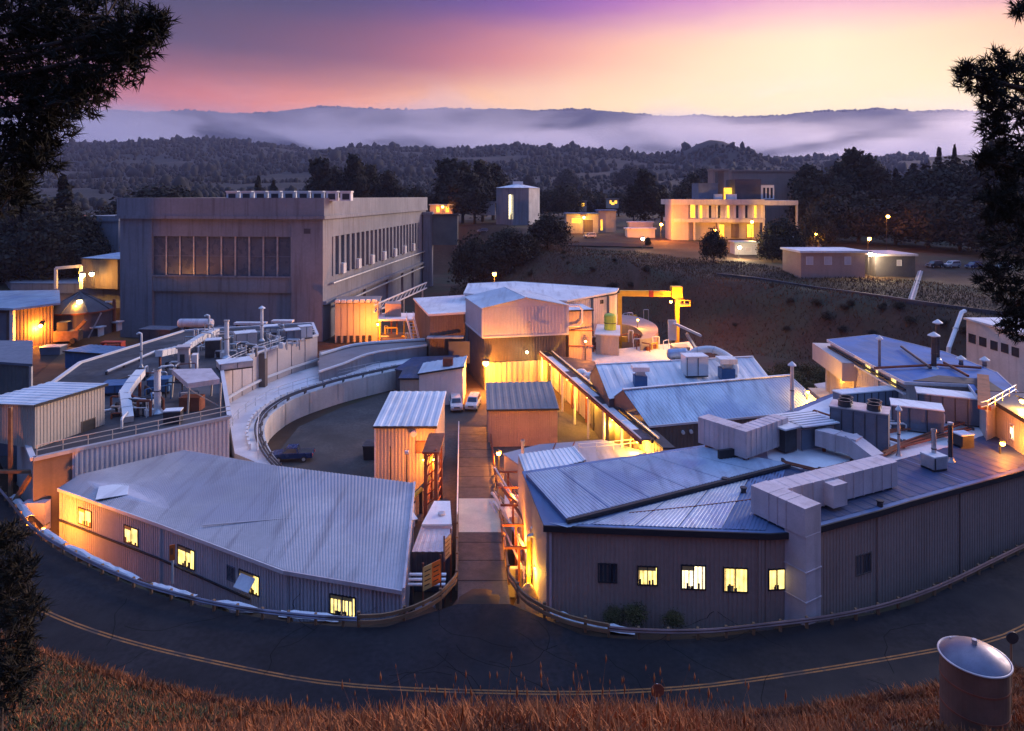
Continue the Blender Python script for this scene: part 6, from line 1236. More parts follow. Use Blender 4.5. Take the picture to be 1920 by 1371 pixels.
p = dp(1576, 704, 96); lamp(p, 'yellow lamp inside the boxed overhang porch', 350, YL, r=.2); p = dp(1515, 735, 92); lamp(p, 'orange lamp in the alley past the blue gable roof', 500, YL, 'pole', zb=-4, r=.2)
p = dp(795, 862, 78.5); lamp(p, 'orange lamp on the shed door side by the yellow pipes', 420, OR, r=.16, light_off=(.6, -.8, .2))
lamp((-9.0, 79.0, .0), 'orange lamp on the rusty trestle', 260, OR, r=.14, light_off=(.3, -.6, 0))
# ------------------------------------------------------------------ left yard
def left_yard():
    g = [dp(-60, 640, 138), dp(28, 640, 136), dp(100, 640, 142), dp(100, 640, 160), dp(-60, 640, 158)]; poly = [tuple(p[:2]) for p in g]; z0 = 0.
    t = thing('brown_store', 'brown open-fronted store with pale curved canopy roof at the yard edge', 'store', loc_of(g, z0)); walls(t, poly, -.2, 7.6, 'wall_brown', .6); roof(t, poly, 7.8, 'roof_blue', 1.2, .4)
    p = g[1]; MB().box((p.x - .2, p.y - .4, -.2), (.7, .7, 8), base=True).build('corner_post', 'white_paint', t); MB().box((g[0].x * .5 + g[1].x * .5, g[0].y * .5 + g[1].y * .5 - .5, 0), (7, .4, 7), base=True).build('shutter', 'unit_blue', t)
    q = rectY(158, 222, 205, 203, 20); t = thing('rear_concrete_block', 'grey concrete block with slot windows beyond the left of the big hall', 'building', loc_of(q, 8)); poly = [tuple(p[:2]) for p in q]; walls(t, poly, 6, 22.6, 'concrete'); roof(t, poly, 22.6, 'concrete', .4, 1.6)
    for px in (168, 176, 184, 192, 203): window(t, q[0], q[1], px, 468, 5, 34, 'pane_blue', 1, 'galv')
    q = rectY(153, 221, 178, 175, 12); gable_shed('brown_box_hut', 'plain brown box hut with pale roof rim below the slot windows', 'hut', q, 6.5, [14, 14, 14.6, 14.6], None, 'wall_brown', 'roof_blue', .8)
    t = thing('goalpost_gantry', 'white goalpost gantry by the two bright yard lamps', 'frame', tuple(dp(106, 530, 172))); a, b = dp(105, 503, 172), dp(152, 499, 172)
    MB().obox(a, b, .6, .7).build('beam', 'white_paint', t); MB().obox(a, Vector((a.x, a.y, 7)), .6, .6).build('post', 'white_paint', t); MB().obox(b, Vector((b.x, b.y, 7)), .6, .6).build('post', 'white_paint', t)
    g = [dp(20, 535, 182), dp(240, 525, 180), dp(240, 520, 200), dp(0, 520, 200)]; poly = [tuple(p[:2]) for p in g]; t = thing('retaining_wall', 'long blue-grey retaining wall behind the yard stores', 'wall', loc_of(g, 0)); walls(t, poly, -.5, 7.2, 'concrete'); MB().prism(poly, 6.9, 7.2).build('coping', 'concrete', t)
    c = dp(150, 590, 152); t = thing('cone_tank', 'dark tank with low conical roof beside the hall', 'tank', (c.x, c.y, 0)); MB().lathe([(6.2, 0), (6.2, 5.2), (6.5, 5.3), (3.0, 7.6), (.3, 9.0)], (c.x, c.y, -.1), 28).build('shell', 'wall_dark', t); MB().lathe([(6.6, 4.9), (6.6, 5.25)], (c.x, c.y, 0), 28).build('rim', 'rust', t)
    for k in range(8): an = k * .785; MB().obox((c.x + 6.4 * math.cos(an), c.y + 6.4 * math.sin(an), 5.35), (c.x + .4 * math.cos(an), c.y + .4 * math.sin(an), 9.0), .25, .2).build('roof_rib', 'steel_dark', t)
    MB().obox((c.x + 5, c.y - 5.2, 0), (c.x + 7.4, c.y - 4.6, 5.2), .2, .25).build('ladder', 'galv', t)
    c = dp(128, 600, 142); t = thing('yard_machine', 'dark yellow-brown machine parked under the canopy lights', 'machine', (c.x, c.y, 0)); MB().box((c.x, c.y, .5), (4.6, 2.4, 2.0), .2, base=True).build('chassis', 'wood', t); MB().box((c.x - .8, c.y, 2.5), (2.0, 2.0, 1.8), .2, base=True).build('cab', 'steel_dark', t); MB().obox((c.x + 1.5, c.y, 2.4), (c.x + 3.6, c.y, 4.6), .5, .6).build('boom', 'wood', t)
    for dx in (-1.6, 1.6): MB().cyl((c.x + dx, c.y - 1.3, .55), (c.x + dx, c.y - .8, .55), .55, n=14).build('wheel', 'tyre', t)
    q = rectY(122, 196, 121, 119, 5); gable_shed('blue_container', 'deep blue steel container in the yard left of the black roof', 'container', q, -.6, [2.9, 2.9, 2.9, 2.9], None, 'blue_paint', 'blue_paint', .5)
    c = at(100, 664, -.1); t = thing('blue_skip', 'low pale blue skip on the orange-lit yard', 'skip', tuple(c)); MB().box((c.x, c.y, -.1), (3.4, 2.2, 1.5), .1, base=True, taper=1.12).build('body', 'unit_blue', t); MB().box((c.x, c.y, 1.35), (3.9, 2.6, .14), .1, base=True).build('rim', 'galv', t)
    for i, (px, py, lab) in enumerate(((205, 686, 'low red pipe rack beside the blue container'), (212, 664, 'red pipe rack standing behind a lower one by the hall corner'))):
        c = at(px, py, -.3); t = thing('red_rack', lab, 'rack', tuple(c))
        for dx in (-1.8, 1.8): MB().box((c.x + dx, c.y, -.5), (.25, 1.6, 2.6), base=True).build('upright', 'red_paint', t)
        for z in (.4, 1.3, 2.0): MB().box((c.x, c.y, z), (4.0, 1.5, .25)).build('shelf', 'red_paint', t)
    for i, (px, py, lab) in enumerate(((170, 628, 'pale trestle table on the lilac yard slab'), (205, 618, 'pink trestle table against the hall pier'))):
        c = at(px, py, .2); t = thing('trestle_table', lab, 'table', tuple(c)); MB().box((c.x, c.y, 1.9), (5.5, 2.2, .25)).build('top', 'roof_white' if i == 0 else 'duct_pink', t)
        for dx in (-2.2, 2.2): MB().box((c.x + dx, c.y, 0), (.3, 1.8, 1.8), base=True).build('leg', 'white_paint', t)
    q = [dp(-40, 700, 92), dp(57, 690, 90), dp(57, 690, 104), dp(-40, 690, 104)]; poly = [tuple(p[:2]) for p in q]; t = thing('grey_green_block', 'dark grey-green metal block at the far end of the deck shed', 'building', loc_of(q, -1)); walls(t, poly, -4, 8.0, 'wall_green', .6); roof(t, poly, 8.0, 'unit_blue', .3, .3)
    p = q[1]; MB().box((p.x + .2, p.y - .2, -4), (.3, .3, 12), base=True).build('downpipe', 'galv', t)
    t = thing('timber_prop', 'leaning timber prop frame beside the brown wall', 'prop frame', (-48.5, 68, -2)); MB().obox((-50, 68.5, -1.5), (-46.9, 67.6, 2.8), .35, .35).build('strut', 'wood', t); MB().obox((-49.9, 69, -2), (-49.9, 69, 9), .3, .3).build('post', 'wood', t); MB().obox((-53, 69.5, 2.4), (-46.8, 68.2, 2.9), .3, .3).build('beam', 'wood', t)
    c = dp(20, 800, 80); t = thing('dark_bin_stack', 'stack of dark bins below the grey-green block', 'bins', (c.x, c.y, -2))
    for k in range(3): MB().box((c.x + .3 * k, c.y, -2.4 + 1.5 * k), (5.5 - k, 3, 1.45), .1, base=True).build('bin', ('steel_dark', 'wall_green', 'unit_blue')[k], t)
    for px, py, Y, lb, pw in ((155, 516, 172, 'bright white-yellow yard lamp by the white gantry', 700), (172, 514, 173, 'bright yard lamp next to the brown box hut', 700), (149, 566, 149, 'broad pale lamp on the conical tank roof edge', 600)):
        p = dp(px, py, Y); lamp(p, lb, pw, YL, 'pole', zb=0 if Y < 160 else 7, r=.55, head='lamp_white', light_off=(0, -1.2, -.5))
    pipe_rail([at(30, 655, 0), at(60, 648, 0), at(90, 640, 0)], 'thin railing in front of the brown store', 'rust', 1.2, .06)
    t = thing('hall_wall_bracket', 'white bracketed pipe stand at the corner of the left yard wall', 'pipe stand', tuple(dp(214, 600, 155))); p = dp(214, 640, 155); MB().cyl((p.x, p.y, -.3), (p.x, p.y, 7), .35, n=8).build('pipe', 'rust', t); MB().obox((p.x - 2, p.y, 6.4), (p.x + .3, p.y, 6.4), .3, .3).build('arm', 'white_paint', t)
left_yard()
# ------------------------------------------------------------------ plateau buildings
def office():
    Y = 266.; k = Y / F; zb = gz((1380 - CX) * k, Y) - .5
    def X(px): return (px - CX) * k
    def Z(py): return H - (py - YH) * k
    t = thing('white_office', 'white modernist office with projecting floor slabs and orange-lit ground floor on the plateau', 'office', (X(1370), Y + 8, zb))
    def bx(nm, x0, x1, y0, y1, d0, d1, m): return MB().prism([(X(x0), Y + d0), (X(x1), Y + d0), (X(x1), Y + d1), (X(x0), Y + d1)], Z(y1), Z(y0)).build(nm, m, t)
    bx('roof_slab', 1258, 1432, 374, 384, -1, 18, 'concrete_pale'); bx('roof_slab', 1432, 1495, 376, 385, -.8, 16, 'concrete_pale'); bx('floor_slab', 1262, 1430, 410, 417, -1, 17, 'concrete_pale')
    bx('upper_wall', 1264, 1428, 384, 410, .4, 16, 'wall_lilac'); bx('lower_wall', 1266, 1426, 417, 452, .6, 15, 'wall_beige'); bx('end_wall', 1258, 1290, 384, 455, -.7, 10, 'wall_pink')
    for px in range(1308, 1428, 17):
        f = bx('window', px, px + 4, 385, 409, .0, .5, 'white_paint'); MB().prism([(X(px + 4.2), Y + .25), (X(px + 9), Y + .25), (X(px + 9), Y + .45), (X(px + 4.2), Y + .45)], Z(409), Z(385.5)).build('pane', 'glass_dark' if px % 3 else 'lit_yellow', f)
    f = bx('window', 1293, 1303, 378, 409, -.6, .3, 'white_paint'); MB().prism([(X(1294), Y - .75), (X(1302), Y - .75), (X(1302), Y - .62), (X(1294), Y - .62)], Z(408), Z(380)).build('pane', 'lit_yellow', f)
    for px in (1345, 1372, 1400): f = bx('window', px, px + 14, 420, 446, .2, .62, 'wall_brown'); MB().prism([(X(px + 1), Y + .05), (X(px + 13), Y + .05), (X(px + 13), Y + .18), (X(px + 1), Y + .18)], Z(445), Z(421)).build('pane', 'lit_yellow' if px != 1372 else 'wall_brown', f)
    for px in (1300, 1345, 1430, 1492): bx('column', px, px + 3, 385 if px > 1400 else 417, 456, -.6, .2, 'concrete_pale')
    bx('penthouse', 1315, 1352, 343, 374, 4, 14, 'unit_blue'); bx('penthouse', 1383, 1432, 336, 374, 3, 14, 'wall_dark'); bx('penthouse', 1432, 1458, 347, 374, 3.5, 12, 'white_paint'); bx('stair_tower', 1355, 1366, 320, 374, 6, 10, 'wall_brown'); bx('lit_shaft', 1367, 1380, 352, 374, 5, 10, 'lit_yellow')
    for px in (1437, 1444, 1451): bx('pane', px, px + 4, 352, 372, 3.3, 3.5, 'glass_dark')
    for px, w_ in ((1342, 14), (1365, 18)): bx('roof_plant', px, px + w_, 364, 374, 1, 3, 'roof_white')
    def bY(nm, lab, x0, x1, y0, y1, Yb, dep, m, cat='building'):
        kk = Yb / F; t = thing(nm, lab, cat, ((x0 + x1 - 2 * CX) / 2 * kk, Yb, H - (y1 - YH) * kk)); MB().prism([((x0 - CX) * kk, Yb), ((x1 - CX) * kk, Yb), ((x1 - CX) * kk, Yb + dep), ((x0 - CX) * kk, Yb + dep)], 14, H - (y0 - YH) * kk).build('wall', m, t); MB().prism([((x0 - 1 - CX) * kk, Yb - .5), ((x1 + 1 - CX) * kk, Yb - .5), ((x1 + 1 - CX) * kk, Yb + dep + .5), ((x0 - 1 - CX) * kk, Yb + dep + .5)], H - (y0 - YH) * kk, H - (y0 - YH) * kk + .8).build('roof_slab', m, t); return t
    bY('brown_tower_block', 'plain brown block rising behind the white office roof', 1372, 1502, 322, 400, 310., 20, 'wall_tan'); bY('brick_stack_block', 'small orange-brown block between the office penthouses', 1337, 1366, 320, 400, 300., 8, 'wall_tan')
office()
def gray_hall():
    Y = 330.; t = thing('grey_tower_hall', 'tall grey ribbed hall with one bright yellow strip window', 'building', (2, Y, 17)); k = Y / F
    P = [((930 - CX) * k, Y + 5), ((962 - CX) * k, Y), ((992 - CX) * k, Y + 3), ((1014 - CX) * k, Y + 14), ((985 - CX) * k, Y + 24), ((945 - CX) * k, Y + 20)]
    walls(t, P, 15, 34.0, 'wall_lilac', 1.6, ms={0: 'concrete', 1: 'concrete', 2: 'concrete_pale'}); c = (sum(p[0] for p in P) / 6, sum(p[1] for p in P) / 6); G = grow(ccw(P), .4)
    n = 6; MB().add([(x, y, 34) for x, y in G] + [(c[0], c[1], 36.2)], [(i, (i + 1) % n, n) for i in range(n)]).build('roof', 'roof_white', t); MB().box((c[0], c[1], 35.6), (5, 3, 1.6), base=True).build('roof_vent', 'white_paint', t)
    window(t, (P[0][0], P[0][1]), (P[1][0], P[1][1]), 958, 388, 8, 46, 'lit_white', 1, 'galv')
gray_hall()
def small_house(px0, px1, ytop, ybase, label, wm, rm, cat='building', name='plateau_building', lit=(), depth=9, zr=0., Y=None, roofs=.5):
    p = gp((px0 + px1) / 2, ybase, 150, 455); Y = p.y if Y is None else Y; k = Y / F; zb = H - (ybase - YH) * k; zt = H - (ytop - YH) * k
    q = [Vector(((px0 - CX) * k, Y, 0)), Vector(((px1 - CX) * k, Y, 0)), Vector(((px1 - CX) * k, Y + depth, 0)), Vector(((px0 - CX) * k, Y + depth, 0))]; t = thing(name, label, cat, loc_of(q, zb)); poly = [tuple(v[:2]) for v in q]
    walls(t, poly, zb - 1.5, zt, wm); roof(t, poly, zt, rm, .5, roofs)
    for i, (a, b, c, d, m) in enumerate(lit): window(t, q[0], q[1], (a + b) / 2, (c + d) / 2, b - a, d - c, m, 1, 'white_paint', .05)
    return t
small_house(1062, 1122, 402, 438, 'low brown house with warm orange eave light beside parked car', 'wall_beige', 'roof_steel', lit=((1072, 1088, 410, 418, 'lit_yellow'), (1094, 1112, 412, 436, 'wall_brown')))
small_house(1122, 1155, 396, 436, 'cream house with blue-grey gable roof at the car park', 'wall_beige', 'roof_steel', lit=((1126, 1130, 412, 432, 'lit_yellow'), (1146, 1152, 380, 384, 'lit_yellow')))
small_house(1078, 1100, 378, 392, 'distant yellow-lit hut above the low brown house', 'lit_yellow' if False else 'wall_beige', 'roof_brown', Y=400, lit=((1080, 1086, 381, 387, 'lit_yellow'), (1090, 1096, 381, 387, 'lit_yellow')))
small_house(1140, 1160, 374, 386, 'distant lit shed among the trees behind the car park', 'wall_beige', 'roof_brown', Y=410, lit=((1143, 1147, 376, 382, 'lit_yellow'), (1152, 1157, 376, 382, 'lit_yellow')))
small_house(1176, 1228, 430, 446, 'long white trailer at the edge of the car park', 'white_paint', 'roof_white', 'trailer', 'trailer', depth=5)
small_house(1180, 1224, 418, 430, 'pink trailer behind the long white one', 'wall_pink', 'duct_pink', 'trailer', 'trailer', depth=4, Y=282)
small_house(882, 928, 380, 398, 'lilac trailer hut beside the grey ribbed hall', 'wall_lilac', 'roof_grey', 'trailer', 'trailer', Y=340)
small_house(806, 848, 385, 400, 'yellow-lit hut behind the far corner of the concrete hall', 'wall_beige', 'roof_blue', 'hut', 'hut', Y=330, lit=((818, 824, 388, 398, 'lit_yellow'), (836, 842, 388, 398, 'lit_yellow')))
small_house(850, 880, 383, 396, 'blue-roofed hut between yellow-lit hut and lilac trailer', 'unit_blue', 'roof_blue', 'hut', 'hut', Y=345)
small_house(1502, 1622, 474, 521, 'brown portable classroom with white roof and three pale windows on the bank', 'wall_tan', 'roof_white', 'portable', 'portable_building', lit=((1512, 1524, 482, 496, 'wall_lilac'), (1546, 1559, 482, 496, 'wall_lilac'), (1584, 1595, 482, 496, 'wall_lilac')), depth=12)
small_house(1642, 1716, 480, 519, 'grey portable building with lilac roof next to the brown classroom', 'wall_dark', 'duct_pink', 'portable', 'portable_building', depth=12, lit=((1682, 1690, 488, 498, 'wall_lilac'),))
small_house(1378, 1420, 456, 478, 'small blue-white guard booth lit by a white lamp', 'wall_lilac', 'roof_blue', 'booth', 'guard_booth', depth=5, lit=((1398, 1408, 464, 472, 'duct_pink'),))
small_house(1492, 1540, 448, 466, 'orange-lit camper van body under the trees', 'wall_beige', 'roof_white', 'camper', 'camper', depth=4, lit=((1494, 1504, 452, 456, 'lit_yellow'),))
small_house(805, 858, 404, 452, 'dark green tarpaulin-sided frame beside the hall far corner', 'wall_green', 'steel_dark', 'frame', 'screen_frame', Y=262, depth=3)
p = dp(802, 400, 262); t = thing('corner_tower', 'slim blue-grey tower at the far corner of the concrete hall', 'tower', (p.x, 262, -4)); MB().box((p.x, 263, -4), (3.4, 4, 27), base=True).build('shaft', 'concrete', t); MB().box((p.x, 263, 23), (4, 4.6, 1), base=True).build('cap', 'concrete', t)
# road edges and steps on the bank
def bank_path():
    pts = catmull([gp(a, b, 100, 400) for a, b in [(1345, 516), (1420, 524), (1520, 540), (1640, 556), (1760, 574), (1900, 592)]], 6); t = thing('bank_kerb', 'long dark kerb line along the top of the grassy bank', 'kerb', tuple(pts[0])); 
    for k in range(0, len(pts) - 1, 3): mb = MB(); q = pts[k:k + 4]; sweep(mb, [p + Vector((0, 0, .15)) for p in q], [(-.3, -.6), (.3, -.6), (.3, .35), (-.3, .35)]); mb.build('kerb_stone', 'wall_dark', t)
    a, b = gp(1726, 512, 100, 400), gp(1708, 568, 100, 400); t = thing('bank_chute', 'straight grey drain chute running down the bank', 'chute', tuple(b)); MB().obox(a + Vector((0, 0, .3)), b + Vector((0, 0, .3)), 1.2, .5).build('channel', 'concrete', t); MB().obox(a + Vector((0, 0, .6)), b + Vector((0, 0, .6)), .3, .2).build('lip', 'galv', t)
    p0, p1 = dp(1779, 652, 112), dp(1803, 586, 118); t = thing('slanted_pipe', 'slanting white pipe rising above the blue roof against the bank', 'pipe', tuple(p0)); MB().tube([p0 + Vector((-1, 0, -12)), p0, p1, p1 + Vector((.8, .4, .2))], .35, 8).build('pipe', 'white_paint', t); MB().tube([p0.lerp(p1, .5), p0.lerp(p1, .53)], .45, 8).build('flange', 'galv', t)
bank_path()
def parked(px, py, label, paint, rz_=R(200), group=None):
    p = gp(px, py, 100, 455); return vehicle((p.x, p.y, p.z + .02), rz_, label, 'van', paint, 'car')
for o, args in enumerate(((905, 436, 'pale blue car below the grey ribbed hall', 'unit_blue'), (1106, 446, 'white car in front of the low brown house', 'car_white'), (1752, 502, 'dark car parked next to the grey portable', 'steel_dark'), (1785, 502, 'silver car parked between two dark ones on the bank road', 'galv'), (1826, 504, 'dark blue car parked at the trees', 'car_blue'), (1880, 506, 'white car parked deep under the trees', 'car_white'))): parked(*args)
# plateau lamps
def plamp(px, py, ybase, label, power, head='lamp_orange', col=OR):
    p = gp(px, ybase, 120, 455); q = dp(px, py, p.y); lamp(q, label, power, col, 'pole', zb=p.z - .3, head=head, r=.55, light_off=(0, -1.5, -.6))
plamp(1240, 421, 452, 'orange lamp post at the left end of the white office', 5000); plamp(1410, 416, 460, 'yellow lamp post before the office ground floor', 3500, col=YL); plamp(1387, 464, 486, 'bright white lamp beside the guard booth', 2000, 'lamp_white', WH); plamp(1632, 477, 520, 'pale lamp between the two portables', 1800, 'lamp_white', WH); plamp(1665, 406, 470, 'small orange lamp high among the right-hand trees', 900); plamp(1205, 448, 470, 'tiny white lamp at the car park wall', 200, 'lamp_white', WH); plamp(1095, 408, 440, 'yellow lamp at the low brown house', 900, col=YL); plamp(830, 388, 440, 'orange lamp near the yellow-lit hut', 900); plamp(1630, 448, 480, 'orange lamp low in the trees near the camper', 700); plamp(1530, 440, 470, 'yellow lamp over the camper', 500, col=YL)
plamp(1340, 432, 462, 'orange lamp near the office entrance columns', 1500)
p = gp(1100, 458, 150, 455); k_ = MB().prism([tuple(gp(a, b, 150, 455)[:2]) for a, b in [(1065, 462), (1225, 466), (1225, 444), (1065, 440)]], 10, gz(p.x, p.y) + .3); tag(k_.build('car_park', 'asphalt'), kind='structure')
# ------------------------------------------------------------------ trees
def leaf_mat(name, col): return mat(name, col, .9, var=.5, scale=.25, grain=.35)
LEAF = [leaf_mat('leaf_dark', (.020, .020, .012)), leaf_mat('leaf_brown', (.036, .028, .015)), leaf_mat('leaf_olive', (.07, .065, .022))]
def tree_mesh(kind, seed, hh=20.):
    g = np.random.default_rng(seed); r = random.Random(seed); mb = MB(); blobs = []
    if kind == 'eucalypt':
        n = 9
        for k in range(n):
            z = hh * (.34 + .6 * k / n) + r.uniform(-1, 1); w_ = hh * .17 * (1.1 - .5 * k / n); a = r.uniform(0, 6.28); d = hh * .15 * r.uniform(.2, 1.2) * (1.15 - k / n)
            blobs.append(((d * math.cos(a), d * math.sin(a), z), (w_ * r.uniform(.7, 1.1), w_ * r.uniform(.7, 1.1), w_ * r.uniform(.7, 1.2))))
    elif kind == 'oak':
        for k in range(11): a = k * 2.4; d = hh * .33 * math.sqrt(k / 11); blobs.append(((d * math.cos(a), d * math.sin(a), hh * (.68 - .28 * (k / 11)) + r.uniform(-.8, .8)), (hh * .2, hh * .2, hh * .19)))
        for k in range(6): a = k * 1.05; blobs.append(((hh * .3 * math.cos(a), hh * .3 * math.sin(a), hh * .3), (hh * .2, hh * .2, hh * .2)))
    elif kind == 'conifer':
        for k in range(12): z = hh * (.12 + .85 * k / 12); w_ = hh * .2 * (1.02 - k / 12); a = k * 2.1; blobs.append(((w_ * .35 * math.cos(a), w_ * .35 * math.sin(a), z), (w_ * r.uniform(.75, 1.1), w_ * r.uniform(.75, 1.1), hh * .075)))
    else:
        for k in range(8): a = k * 2.4; d = hh * .3 * math.sqrt(k / 8); blobs.append(((d * math.cos(a), d * math.sin(a), hh * (.5 - .1 * (k % 3))), (hh * .24, hh * .24, hh * .3)))
    # trunk and limbs
    top = hh * (.9 if kind == 'conifer' else .6); mb.tube([(0, 0, -.6), (hh * .01, 0, hh * .2), (-hh * .012, hh * .01, hh * .42), (0, 0, top)], [hh * .028, hh * .02, hh * .014, hh * .006], 7)
    for c, s in blobs[::1 if kind != 'conifer' else 3]:
        z0 = max(.1 * hh, c[2] - hh * .18); mb.tube([(0, 0, z0 * .8), (c[0] * .5, c[1] * .5, (z0 + c[2]) / 2 - .3), c], [hh * .008, hh * .006, hh * .003], 5)
    tm = bpy.data.meshes.new('trunk_' + kind); tm.from_pydata(mb.v, [], mb.f); tm.materials.append(MATS['bark'])
    N_ = {'eucalypt': 420, 'oak': 300, 'conifer': 260, 'bush': 330}[kind]; Vs = []
    for c, s in blobs:
        d = g.normal(0, 1, (N_, 3)); d /= np.linalg.norm(d, axis=1)[:, None]; rr = g.uniform(.25, 1.08, N_) ** .6
        lump = 1 + .28 * np.sin(d[:, 0] * 5 + c[0] * 3) * np.cos(d[:, 2] * 6 + c[1]); P = np.array(c) + d * rr[:, None] * np.array(s) * lump[:, None]
        q = g.normal(0, 1, (N_, 3)); q /= np.linalg.norm(q, axis=1)[:, None]; u = np.cross(q, d); u /= np.linalg.norm(u, axis=1)[:, None] + 1e-6; sz = (hh * g.uniform(.010, .026, N_))[:, None]
        Vs.append(np.stack([P - q * sz - u * sz * .5, P + q * sz * .2 - u * sz, P + q * sz * 1.2 + u * sz * .2, P + u * sz], 1))
    V = np.concatenate(Vs).reshape(-1, 3); Fc = np.arange(len(V)).reshape(-1, 4); o = meshobj('crown', V, Fc, None); cm = o.data; bpy.data.objects.remove(o); return tm, cm
PROTO = {}
for kd, ns in (('eucalypt', 3), ('oak', 2), ('conifer', 2), ('bush', 2)):
    for s_ in range(ns): PROTO[kd, s_] = tree_mesh(kd, 100 + s_ * 7 + len(kd))
def tree(x, y, zb, h, kind, var, label, group, leaf=0, wide=1., name=None):
    t = thing(name or {'eucalypt': 'eucalyptus_tree', 'oak': 'oak_tree', 'conifer': 'conifer_tree', 'bush': 'shrub'}[kind], label, 'shrub' if kind == 'bush' else 'tree', (x, y, zb), group); tm, cm = PROTO[kind, var % (3 if kind == 'eucalypt' else 2)]
    key = (kind, var % (3 if kind == 'eucalypt' else 2), leaf)
    if key not in PROTO: m2 = cm.copy(); m2.materials.clear(); m2.materials.append(LEAF[leaf]); PROTO[key] = m2
    s = h / 20.; t.scale = (s * wide, s * wide, s); t.rotation_euler = (0, 0, (x * 7.1 + y) % 6.28)
    for nm, me in (('trunk', tm), ('crown', PROTO[key])): o = bpy.data.objects.new(nm, me); COL.objects.link(o); o.parent = t
    return t
def ptree(px, ytop, Y, kind, var, label, group, leaf=0, wide=1., ybase=None, name=None):
    x = (px - CX) / F * Y; zb = gz(x, Y) if Y < 455 else float(midhill(np.array([x]), np.array([Y]))[0]); zt = H - (ytop - YH) / F * Y; tree(x, Y, zb - .3, zt - zb, kind, var, label, group, leaf, wide, name)
E_ = 'eucalyptus trees behind the concrete hall'
for i, (px, yt, Y, kd, w_) in enumerate(((598, 287, 330, 'eucalypt', .9), (628, 312, 345, 'eucalypt', 1), (665, 284, 335, 'eucalypt', .9), (690, 300, 350, 'eucalypt', 1), (728, 320, 345, 'eucalypt', 1), (775, 336, 340, 'oak', 1), (745, 335, 360, 'oak', 1))): ptree(px, yt, Y, kd, i, 'dark eucalyptus rising behind the roof of the concrete hall' if kd == 'eucalypt' else 'low dark oak behind the roof of the concrete hall', E_ if kd == 'eucalypt' else 'oaks behind the concrete hall', 0, w_)
for i, (px, yt, Y) in enumerate(((838, 289, 350), (868, 303, 345), (905, 295, 352), (925, 300, 360), (855, 318, 335), (890, 320, 338))): ptree(px, yt, Y, 'eucalypt', i, 'tall dark eucalyptus in the grove beside the grey ribbed hall', 'eucalyptus grove beside the grey hall', 0, 1.15)
for i, (px, yt, Y) in enumerate(((484, 326, 360), (513, 334, 370))): ptree(px, yt, Y, 'conifer', i, 'small conifer peeping over the white roof units' if i == 0 else 'shorter conifer beside a small one above the roof units', None, 0, 1.2)
ptree(300, 333, 290, 'oak', 0, 'broad domed oak behind the hall left roof edge', None, 0, 1.9); ptree(335, 334, 292, 'oak', 1, 'narrower oak touching the broad domed oak', None, 0, 1.1); ptree(205, 370, 240, 'oak', 1, 'round oak above the grey block with slot windows', None, 0, 1.)
for i, (px, yt, Y, kd, w_) in enumerate(((20, 330, 215, 'oak', 1.1), (70, 345, 205, 'oak', 1.0), (120, 322, 212, 'conifer', 1.5), (146, 372, 200, 'oak', .8), (-20, 300, 225, 'oak', 1.2), (95, 380, 196, 'oak', 1.1), (45, 400, 195, 'bush', 1.5), (135, 420, 194, 'bush', 1.4), (10, 420, 192, 'bush', 1.4))): ptree(px, yt, Y, kd, i, {'oak': 'dark dense oak on the slope above the yard stores', 'conifer': 'tall dark conifer above the yard stores', 'bush': 'dark thicket bush above the retaining wall'}[kd], {'oak': 'oaks above the yard stores', 'bush': 'bushes above the retaining wall'}.get(kd), 0, w_)
for i, (px, yt, Y, kd, w_) in enumerate(((1060, 332, 395, 'oak', 1.), (1030, 345, 400, 'oak', 1.), (1210, 313, 330, 'eucalypt', 1.2), (1188, 340, 325, 'eucalypt', 1.), (1240, 346, 335, 'eucalypt', 1.2), (1020, 352, 420, 'oak', 1.), (1095, 345, 430, 'oak', 1.1), (1120, 350, 440, 'oak', 1.2), (1160, 352, 430, 'oak', 1.1), (1300, 320, 400, 'eucalypt', 1.), (1285, 330, 380, 'oak', 1.))): ptree(px, yt, Y, kd, i, 'dark eucalyptus standing left of the white office' if False else ('dark eucalyptus between the car park and the white office' if kd == 'eucalypt' else 'brown-green oak beyond the car park houses'), 'eucalypts by the white office' if kd == 'eucalypt' else 'oaks beyond the car park', 1 if kd == 'oak' else 0, w_)
for i, (px, yt, Y, w_) in enumerate(((888, 422, 232, .8), (955, 412, 226, 1.2), (1028, 386, 236, 1.15), (925, 440, 222, 1.), (990, 430, 225, 1.))): ptree(px, yt, Y, 'oak', i, 'round dark oak on the bank edge below the grey ribbed hall', 'oaks on the bank edge', 0, w_)
for i, (px, yt, Y, w_) in enumerate(((1338, 416, 205, .75), (1466, 392, 212, .95), (1448, 430, 205, .9), (1215, 440, 245, .6))): ptree(px, yt, Y, 'oak', i, ('clipped dark oak beside the office lamp', 'large dark oak between guard booth and classroom', 'dark oak crowding the guard booth', 'small dark oak at the car park end')[i], None, 0, w_)
